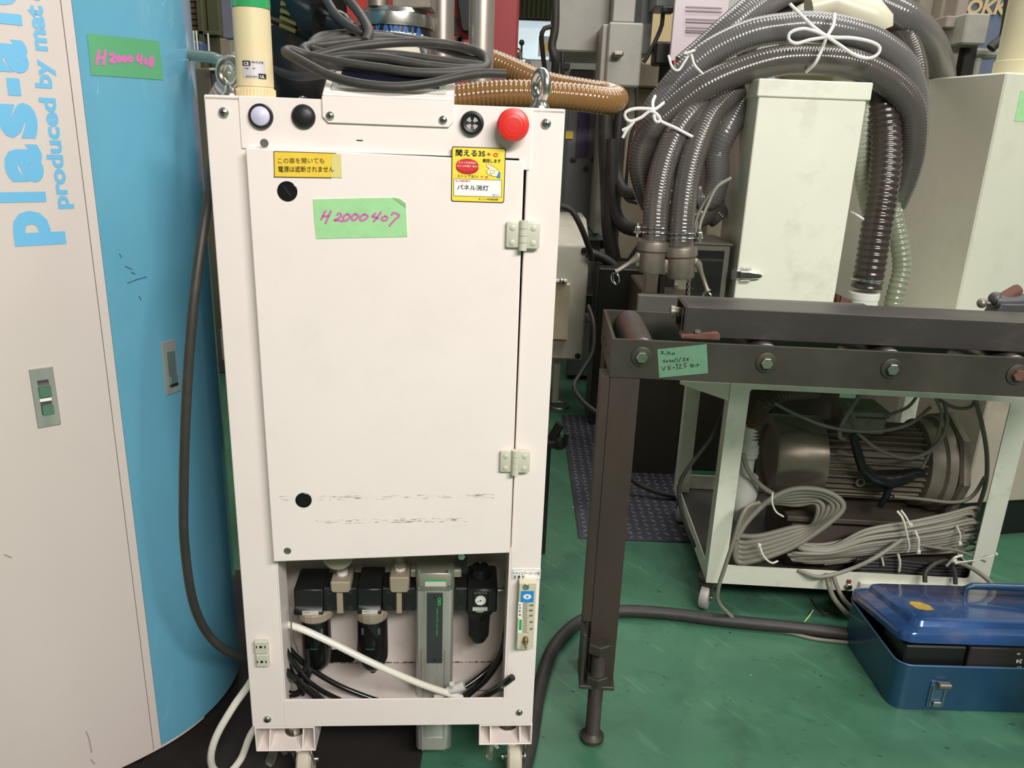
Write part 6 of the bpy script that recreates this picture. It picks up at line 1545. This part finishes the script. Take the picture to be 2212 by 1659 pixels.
cable('cable', [(590, 150, .40), (640, 165, .35), (700, 160, .33), (740, 150, .3)], .007, M_RUBBER, F1, 'dark cable crossing low behind the signal tower')
# two aluminium pipes
for u0, u1, y, lb in ((929, 981, 1.90, 'left of two vertical aluminium pipes behind the cable coil'), (1013, 1068, 1.80, 'right of two vertical aluminium pipes, in front of the red machine')):
    xa, xb = X_(u0, 40, y), X_(u1, 40, y); b = MB(); b.cyl(((xa + xb) / 2, y, .9), ((xa + xb) / 2, y, 1.95), (xb - xa) / 2, n=32); b.cyl(((xa + xb) / 2, y, 0), ((xa + xb) / 2, y, .9), (xb - xa) * .7, n=24)
    b.build('aluminium_pipe', mat('matt_aluminium', rgb(188, 178, 168), .36, .75, var=.04, scale=4), None, lb, 'pipe')
# red machine
rm = bthing('red_machine', 'red painted machine with a black lever plate behind the aluminium pipes', 'machine', X_(1040, 100, 2.6), 2.6)
M_RM = mat('dark_red_paint', rgb(156, 42, 44), .45, var=.05, scale=3); M_RM2 = mat('bright_red_paint', rgb(196, 62, 54), .4, var=.05)
bbox(rm, 'machine_body', M_RM, 1040, -60, 1117, 190, 2.62, .5, z0=.0); bbox(rm, 'front_panel', M_RM2, 700, -60, 1045, 103, 2.60, .4, z0=.9)
bbox(rm, 'machine_base', M_DM, 700, 100, 1045, 190, 2.62, .4, z0=0)
o = rm.location; b = MB(); b.prism([(W0.px(u, v, 2.58).x - o.x, W0.px(u, v, 2.58).z) for u, v in ((990, -30), (990, 10), (998, 66), (1004, 72), (1050, 72), (1050, -30))], 'y', -.06, -.005, bev=.004); b.build('black_guard', M_BLACK, rm)
p = W0.px(993, 85, 2.59) - Vector((o.x, o.y, 0)); b = MB(); b.lathe([(.011, 0), (.011, .004), (.006, .004), (.005, 0), (.0001, 0)], (p.x, -.0, p.z), (0, -1, 0), 16); b.build('socket_bolt', M_BLACK, rm)
a, c, d, h = wrect(981, 36, 987, 75, 2.59); b = MB(); b.box(a - o.x, c - o.x, -.006, 0, d, h); b.build('dark_plate', M_DARKLID, rm)
a, c, d, h = wrect(862, -20, 918, 8, 2.58); b = MB(); b.box(a - o.x, c - o.x, -.05, 0, d, h)
b.build('grille', M_DM, rm)

# far wall opening and things in front of it
a, c, d, h = wrect(1095, 46, 1210, 135, 7.95)
b = MB(); b.box(a, c, 7.93, 7.99, d, h); b.build('window_1', mat('bright_window', rgb(214, 232, 238), .4, var=.03, scale=.6, emit=.75), kind='structure', smooth=0)
b = MB(); b.box(a - .1, c + .1, 7.88, 7.99, h, h + .06); b.box(a - .1, c + .1, 7.88, 7.99, d - .05, d); b.build('trim_1', M_DM, kind='structure')
a, c, d, h = wrect(1163, 78, 1190, 122, 7.9); b = MB(); b.box(a, c, 7.90, 7.92, d, h); po = b.build('poster', M_PAPER, None, 'white poster with a yellow flower on the bright window', 'poster')
b = MB(); cx_, cz_ = 0, (h - d) * .45
for k in range(7):
    t = 2 * pi * k / 7; r = (c - a) * .40; b.poly([(cx_ + r * .25 * cos(t - .6), -.012, cz_ + r * .25 * sin(t - .6)), (cx_ + r * .8 * cos(t - .3), -.012, cz_ + r * .8 * sin(t - .3)), (cx_ + r * 1.1 * cos(t), -.012, cz_ + r * 1.1 * sin(t)), (cx_ + r * .8 * cos(t + .3), -.012, cz_ + r * .8 * sin(t + .3)), (cx_ + r * .25 * cos(t + .6), -.012, cz_ + r * .25 * sin(t + .6))][::-1])
b.poly([(cx_ + r * .3 * cos(-t), -.014, cz_ + r * .3 * sin(-t)) for t in [2 * pi * k / 10 for k in range(10)]]); b.build('flower_print', M_YEL, po, smooth=0)
a, c, d, h = wrect(1080, -30, 1215, 40, 7.5); b = MB()
n = 26; P1 = [(a + (c - a) * i / n, 7.5 + (.03 if i % 2 else -.03)) for i in range(n + 1)]
b.prism(P1 + [(x, y + .01) for x, y in P1[::-1]], 'z', d, h + .4)
b.build('curtain', mat('olive_curtain', rgb(84, 88, 58), .8, var=.15, stretch=(1, 1, .2)), None, 'dark olive curtain hanging above the bright window', 'curtain', smooth=60)
bench = bthing('lathe_bench', 'grey machine bench with clutter far below the bright window', 'machine', X_(1160, 150, 6.0), 6.0)
bbox(bench, 'bench_body', M_GM2, 1095, 128, 1215, 200, 6.0, .6, z0=0)
bbox(bench, 'headstock', M_GM, 1145, 132, 1172, 160, 5.95, .3)
o = bench.location
p = W0.px(1127, 92, 5.9) - Vector((o.x, o.y, 0)); q_ = W0.px(1126, 128, 5.9) - Vector((o.x, o.y, 0)); b = MB(); b.cyl(q_, p, .007, n=8); b.sph(p, .02, 10); b.build('control_lever', M_BLACK, bench)
b = MB(); p = W0.px(1113, 118, 5.9) - Vector((o.x, o.y, 0)); b.sph(p, .05, 12); b.box(p.x - .05, p.x + .08, p.y, p.y + .1, p.z - .1, p.z - .02, bev=.01); b.build('chuck', M_CHROME, bench)

# grey machine with cabinets on it, upper centre
gm = bthing('injection_machine', 'large grey machine with wall boxes between the white cabinet and the hose coil', 'machine', X_(1290, 300, 3.4), 3.4)
o = gm.location
bbox(gm, 'wall_box', M_GM, 1199, -80, 1320, 112, 3.3, .5, .006)
bbox(gm, 'wall_box', M_GM2, 1385, -80, 1412, 118, 3.4, .3, .004)
sb = bbox(gm, 'latched_box', M_GM, 1311, 48, 1386, 187, 3.1, .25, .006, label='light grey box with a side latch')
bbox(gm, 'cable_duct', M_GM, 1327, -80, 1375, 48, 3.2, .1, .003)
bbox(gm, 'box_flange', M_GM, 1298, 52, 1313, 188, 3.12, .2, .003)
b = MB(); a, c, d, h = wrect(1322, 112, 1345, 124, 3.08); b.box(a - o.x, c - o.x, 3.04 - o.y, 3.1 - o.y, d, h, bev=.006); b.build('box_latch', M_GALV, sb)
bbox(gm, 'machine_column', M_GM2, 1222, 150, 1312, 505, 3.7, .8, .006, z0=.35)
bbox(gm, 'purple_stripe', mat('purple_print', rgb(70, 52, 92), .5, var=.1), 1246, 232, 1272, 340, 3.695, .01, .0, e=.004)
bbox(gm, 'warning_sticker', M_YELO, 1222, 283, 1238, 300, 3.69, .01, 0, e=.006)
bbox(gm, 'edge_strip', M_GM, 1286, 300, 1306, 505, 3.66, .1, .003)
bbox(gm, 'base_flange', M_GM2, 1258, 505, 1322, 520, 3.5, .5, .003)
bbox(gm, 'lower_column', M_GM, 1292, 187, 1310, 505, 3.45, .3, .003)
bbox(gm, 'side_cover', M_BM, 1345, 190, 1400, 560, 3.6, .5, .004)
bbox(gm, 'side_cover', M_BM, 1384, 188, 1640, 640, 3.8, .5, .004)
bbox(gm, 'top_cover', M_BM, 1378, 138, 1470, 188, 3.5, .4, .004)
bbox(gm, 'bed', M_GM2, 1225, 700, 1420, 822, 3.5, 1.0, .006, z0=.02)
bbox(gm, 'oil_pan', M_DM, 1215, 520, 1560, 700, 3.72, .4, .004)
bbox(gm, 'cream_apron', M_BM, 1292, 540, 1380, 615, 3.66, .05, .003)
bbox(gm, 'tie_bar', M_DM, 1190, 636, 1300, 660, 3.45, .2, .003)
for u in (1237, 1265, 1281, 1240):
    p = W0.px(u, 345 if u != 1265 else 365, 3.69) - Vector((o.x, o.y, 0)); b = MB(); b.lathe([(.012, 0), (.012, .006), (.0001, .007)], (p.x, p.y, p.z), (0, -1, 0), 6); b.build('hex_bolt', M_DM, gm)
# cables on that machine
for uv, r, lb in (
    ([(1200, -20, 3.2), (1199, 60, 3.2), (1192, 100, 3.2), (1200, 130, 3.2), (1198, 165, 3.25)], .016, 'thick black cable hanging left of the grey wall box'),
    ([(1198, 58, 3.2), (1178, 60, 3.2), (1170, 75, 3.2), (1172, 110, 3.25), (1178, 160, 3.3)], .009, 'thin black cable arching in front of the bright window'),
    ([(1215, 112, 3.28), (1215, 135, 3.28), (1214, 142, 3.28), (1216, 170, 3.3)], .009, 'black cable hanging under the grey wall box'),
    ([(1310, 225, 3.2), (1308, 300, 3.2), (1312, 400, 3.2), (1316, 500, 3.2), (1330, 580, 3.2), (1345, 640, 3.25)], .030, 'thick black hose hanging left in the hose bundle'),
    ([(1342, 220, 3.2), (1334, 300, 3.2), (1332, 370, 3.2), (1345, 410, 3.15), (1370, 420, 3.1), (1395, 408, 3.1)], .022, 'grey black hose curving right toward the hose coil'),
    ([(1322, 300, 3.18), (1322, 400, 3.18), (1330, 460, 3.18), (1350, 490, 3.15), (1395, 500, 3.1)], .026, 'black hose curving right under the grey black hose'),
    ([(1376, 180, 3.3), (1374, 260, 3.3), (1362, 300, 3.3), (1352, 400, 3.3), (1352, 430, 3.3), (1385, 440, 3.2)], .007, 'thin black wire hanging in front of the beige cover'),
    ([(1432, 28, 3.2), (1428, 60, 3.2), (1405, 110, 3.2), (1390, 135, 3.2)], .008, 'black cable hanging from the connector at the top'),
    ([(1345, 640, 3.2), (1330, 600, 3.1), (1300, 560, 3.1), (1262, 540, 3.1)], .020, 'black hose crossing left behind the couplings'),
    ([(1268, 545, 3.0), (1300, 556, 3.0), (1330, 580, 3.0), (1352, 640, 3.0), (1380, 700, 3.0)], .018, 'black hose slanting down beside the cream casing'),
    ([(1340, 690, 3.2), (1352, 600, 3.2), (1372, 560, 3.2), (1400, 520, 3.2)], .028, 'black hose rising behind the left coupling'),
    ([(1212, 445, 2.85), (1235, 455, 2.85), (1255, 490, 2.85), (1272, 535, 2.88), (1278, 560, 2.9)], .011, 'black cable lying over the chamfer of the cream casing'),
    ([(1270, 660, 2.8), (1282, 700, 2.75), (1280, 760, 2.7), (1255, 805, 2.65), (1240, 835, 2.6), (1262, 870, 2.5), (1310, 905, 2.45)], .008, 'thin black cable looping below the cream casing'),
    ([(1340, 1020, 2.28), (1370, 1040, 2.28), (1410, 1060, 2.26), (1470, 1075, 2.25)], .008, 'black cable on the checker plate behind the stand leg')):
    cable('cable', uv, r, M_RUBBER, W0, lb, n=10, step=.02)
cn = MB(); a, c, d, h = wrect(1426, 18, 1450, 32, 3.2); cn.box(a, c, 3.15, 3.2, d, h, bev=.004); cn.build('cable_connector', M_BLACK, None, 'black cable connector under the grey box at the top', 'connector')
a, c, d, h = wrect(1416, -60, 1470, 18, 3.25); b = MB(); b.box(a, c, 3.22, 3.4, d, h, bev=.004); b.build('junction_box', M_GM2, None, 'grey junction box above the black cable connector', 'box')
# partition
a, c, d, h = wrect(1395, -90, 1700, 150, 5.0); b = MB(); b.box(a, c + .8, 5.0, 5.05, 0, h, bev=.002); b.build('partition', mat('warm_partition', rgb(206, 184, 138), .6, var=.05, scale=1), None, 'warm yellowish partition wall behind the machines', 'partition')
a, c, d, h = wrect(1455, -60, 1572, 134, 3.0); b = MB(); b.box(a, c, 3.0, 3.02, d, h, bev=.002); cb = b.build('document_pouch', mat('pinkish_paper', rgb(206, 190, 196), .35, var=.03, coat=.3), None, 'pinkish document pouch left of the hose coil', 'document')
off = cb.location
b = MB(); 
for v in (14, 22, 40, 46, 58, 64, 68): p1 = W0.px(1482, v, 2.995) - off; p2 = W0.px(1560, v + 2, 2.995) - off; b.box(p1.x, p2.x, p1.y - .003, p1.y, p1.z - .003, p1.z + .001)
b.build('print_lines', mat('grey_print', rgb(170, 156, 164), .6), cb, smooth=0)
b = MB(); p1 = W0.px(1455, 130, 2.995) - off; b.box(p1.x, p1.x + .03, p1.y - .004, p1.y, p1.z - .012, p1.z); b.build('red_corner', M_REDINK, cb)
a, c, d, h = wrect(1566, -60, 1640, 140, 3.6); b = MB(); b.box(a, c + .4, 3.6, 3.7, 0.6, h); b.build('grey_board', mat('grey_green_board', rgb(176, 180, 168), .5, var=.04), None, 'grey green board right of the document pouch', 'board')
px_ = W0.px(1438, 130, 3.2); b = MB(); b.cyl((px_.x, 3.2, .8), (px_.x, 3.2, px_.z + .05), .022, n=14); b.box(px_.x - .05, px_.x + .03, 3.15, 3.25, px_.z - .02, px_.z + .06, bev=.008); b.build('valve_post', M_DM, None, 'dark valve on a post left of the hose coil', 'valve')

# cream casing low behind the cabinet
cc_ = bthing('mold_heater', 'cream metal casing with sloping top seen right of the white cabinet', 'machine', X_(1200, 700, 3.0), 3.0)
o = cc_.location; Yc = 3.0
P3 = lambda u, v, y=Yc: W0.px(u, v, y) - Vector((o.x, o.y, 0))
zf = P3(1240, 527).z; zb3 = P3(1258, 778).z; xr_ = P3(1266, 650).x; ztop = P3(1235, 470, 3.22).z
b = MB(); b.prism([(0, zb3), (0, zf - .01), (.01, zf), (.22, ztop), (.45, ztop), (.45, zb3)], 'x', -.55, xr_, bev=.006); b.build('casing', M_CREAM, cc_)
for u, v in ((1262, 541), (1248, 769)):
    p = P3(u, v); b = MB(); b.lathe([(.012, 0), (.010, .005), (.0001, .007)], (p.x, 0, p.z), (0, -1, 0), 14); b.build('screw', M_DM, cc_)
a, c, d, h = wrect(1196, 612, 1229, 733, Yc - .02); b = MB(); b.box(a - .05 - o.x, c - o.x, -.03, 0, d, h, bev=.003); b.build('beige_plate', mat('beige_plate', rgb(216, 206, 176), .5, var=.03), cc_)
p = P3(1213, 608, Yc - .03); b = MB(); b.cyl((p.x - .03, p.y, p.z), (p.x + .02, p.y, p.z + .002), .010, n=12); b.sph(p, .014, 10); b.build('toggle_latch', M_CHROME, cc_)
a, c, d, h = wrect(1195, 780, 1209, 850, Yc + .1); b = MB(); b.box(a - o.x, c - o.x, .1, .14, 0.02, zb3, bev=.002); b.build('leg', M_CREAM, cc_)
b = MB(); b.torus((a - o.x + .03, .08, .018), .045, .005, (0, 0, 1), 20, 6); b.build('foot_ring', M_STEEL, cc_)
# cloth edge and clamp beside the cabinet
b = MB(); p1 = F1.px(1196, 880, .36); b.prism([(0, 0), (.006, 0), (.006, .18), (0, .19)], 'y', -.05, .03, bev=.001); bmesh.ops.translate(b.bm, verts=b.bm.verts, vec=Vector(F1.world((XR + .002, .30, F1.px(1190, 1030, .30).z)))); b.build('hanging_cloth', mat('cream_cloth', rgb(214, 206, 184), .8, var=.05), None, 'strip of cream cloth hanging at the right side of the white cabinet', 'cloth')
p = W0.px(1208, 955, 1.9); b = MB(); b.sph((0, 0, 0), .022, 14, (1, .8, 1)); b.cyl((-.02, 0, .01), (.0, 0, .05), .012, n=10); b.cyl((.012, -.012, .0), (.018, -.015, .03), .006, n=8); b.cyl((-.035, .0, -.005), (.0, 0, 0), .016, n=12); bmesh.ops.translate(b.bm, verts=b.bm.verts, vec=(p.x, 1.9, p.z))
b.cyl((p.x - .03, 1.9, .0), (p.x - .03, 1.9, p.z), .010, n=10); b.build('drain_valve', M_DM, None, 'small black valve beside the white cabinet above the checker plate', 'valve')

# dark machine base behind the stand
dm = bthing('machine_base', 'dark brown machine base standing behind the roller stand leg', 'machine', X_(1430, 900, 2.45), 2.45)
bbox(dm, 'base_panel', M_DBR, 1380, 640, 1478, 1030, 2.45, .4, .006, z0=0)
bbox(dm, 'base_panel', M_DBR, 1478, 640, 1660, 1030, 2.50, .4, .004, z0=0)
bbox(dm, 'base_panel', M_DBR, 1660, 800, 2000, 1030, 2.56, .3, .004, z0=0, x1=1.12, z1=.62)  # dark panel added to paint the darkness behind the motor
bbox(dm, 'upright', M_BM, 1392, 588, 1420, 660, 2.50, .05, .003); bbox(dm, 'upright', M_DBR, 1424, 590, 1436, 660, 2.50, .05, .003)
bbox(dm, 'back_plate', M_DBR, 1440, 520, 1560, 660, 2.62, .05, .003)
bbox(dm, 'dark_rear', M_DM, 1290, 600, 1400, 700, 2.9, .2, .003, z0=.0, z1=.62)

# far left background
lf = bthing('tool_shelf', 'olive shelf posts with brown stacked sheets far behind on the left', 'shelf', X_(450, 80, 4.2), 4.2)
M_OL = mat('olive_steel', rgb(84, 86, 58), .55, var=.1, scale=4)
bbox(lf, 'post', M_OL, 428, -60, 440, 210, 4.2, .08, .003, z0=0); bbox(lf, 'post', M_OL, 450, -60, 476, 210, 4.25, .12, .003, z0=0)
sh = mat('brown_sheets', rgb(130, 106, 86), .8, var=.15, scale=10)
a, c, d, h = wrect(380, -60, 428, 66, 4.3); z = d; o = lf.location; k = 0
while z < h:
    b = MB(); b.box(a - .3 - o.x, c - o.x + random.uniform(-.02, .02), .1, .6, z, z + .022, bev=.002); b.build('brown_sheet', sh, lf); z += .027
bbox(lf, 'shelf_board', M_OL, 380, 66, 470, 74, 4.2, .6, .002)
bbox(lf, 'blue_bin', mat('dull_blue_plastic', rgb(78, 98, 136), .5, var=.1), 380, 88, 436, 116, 4.15, .4, .01)
bbox(lf, 'wire_rack', M_OL, 380, 100, 500, 112, 4.5, .3, .002)
for u in (418, 424, 449):
    a, c, d, h = wrect(u, 66 if u < 440 else 72, u + 2, 120, 4.1); b = MB(); b.box(a - o.x, c - o.x, -.1, -.09, d, h); b.build('hanging_rod', M_PAPER, lf)
g2 = bthing('grey_cabinet', 'grey brown machine cabinets behind the left lifting eye', 'machine', X_(460, 170, 3.4), 3.4)
bbox(g2, 'cabinet_door', mat('grey_brown_paint', rgb(112, 106, 90), .5, var=.08), 380, 146, 455, 230, 3.4, .4, .005, z0=0); bbox(g2, 'cabinet_door', M_GM2, 457, 150, 540, 230, 3.42, .4, .005, z0=0)
bbox(g2, 'white_strip', M_PAPER, 452, 147, 482, 152, 3.38, .05, .001); bbox(g2, 'upright', M_BM, 476, 84, 500, 150, 3.5, .1, .003)
a, c, d, h = wrect(476, -60, 524, 84, 2.6); b = MB(); b.box(a, c, 2.6, 2.64, d, h, bev=.004); b.build('control_pendant', mat('grey_blue_panel', rgb(128, 128, 142), .35, .2, var=.1, scale=12), None, 'grey blue panel hanging left of the signal tower', 'panel')
# machine with big letters, upper right
ok = bthing('blue_grey_machine', 'blue grey machine with cream letters OKK at the upper right', 'machine', X_(2130, 60, 4.0), 4.0)
o = ok.location
M_OK = mat('blue_grey_panel', rgb(112, 124, 146), .4, .1, var=.12, scale=3)
bbox(ok, 'machine_body', M_OK, 2080, -80, 2300, 170, 4.0, .6, .01, z0=0)
bbox(ok, 'cream_body', M_BM, 2030, -80, 2082, 170, 4.1, .6, .01, z0=0)
bbox(ok, 'post', mat('pinkish_grey_paint', rgb(150, 138, 128), .5, var=.08), 2060, -60, 2084, 170, 3.3, .1, .004, z0=0)
bbox(ok, 'post_cap', MATS['pinkish_grey_paint'], 2044, 34, 2082, 60, 3.28, .12, .004)
bbox(ok, 'wall_box', M_GM, 2084, 28, 2136, 96, 3.2, .2, .006)
bbox(ok, 'black_post', M_DM, 2080, 96, 2106, 175, 3.3, .1, .003, z0=0)
bbox(ok, 'rail', M_GM, 2106, 104, 2170, 124, 3.3, .1, .01); bbox(ok, 'rail', M_GM, 2104, 124, 2118, 180, 3.3, .1, .006, z0=.9)
p = W0.px(2084, 28, 3.99); p2 = W0.px(2170, 40, 3.99); hh = (W0.px(2120, 10, 3.99).z - W0.px(2120, 40, 3.99).z)
b = MB(); text_on(b, 'OKK', lambda x, y: Vector((p.x + x + y * .2 - o.x, -.014, p.z + y)), p2.x - p.x, h=hh / .72, bold=.04); b.build('lettering', mat('cream_ink', rgb(216, 188, 136), .5), ok, smooth=0)
cable('cable', [(2182, -20, 3.2), (2176, 40, 3.2), (2168, 80, 3.2), (2150, 95, 3.2), (2140, 105, 3.2)], .018, M_RUBBER, W0, 'black cable bending beside the cream letters at the upper right', n=10, step=.02)
a, c, d, h = wrect(1975, -60, 2030, 200, 4.2); b = MB(); b.box(a, c, 4.2, 4.3, 0, h); b.build('cream_panel', M_BM, None, 'beige panel seen between the hoses and the lettered machine', 'panel')
# shared group phrases for the repeats
GROUPS = {'hose': 'ribbed hoses behind the stand and the white cabinet', 'cable': 'loose cables on and behind the machines', 'air_tube': 'air tubes in the cabinet opening',
          'twine_bow': 'white strings tied round the hose coil', 'hose_coupling': 'cast metal hose couplings', 'aluminium_pipe': 'vertical aluminium pipes', 'cable_bundle': 'cable bundles in the cart',
          'wire': 'wire ends on the floor'}
for o in list(bpy.data.objects):
    k = o.name.split('.')[0]
    if o.parent is None and k in GROUPS and 'label' in o: o['group'] = GROUPS[k]
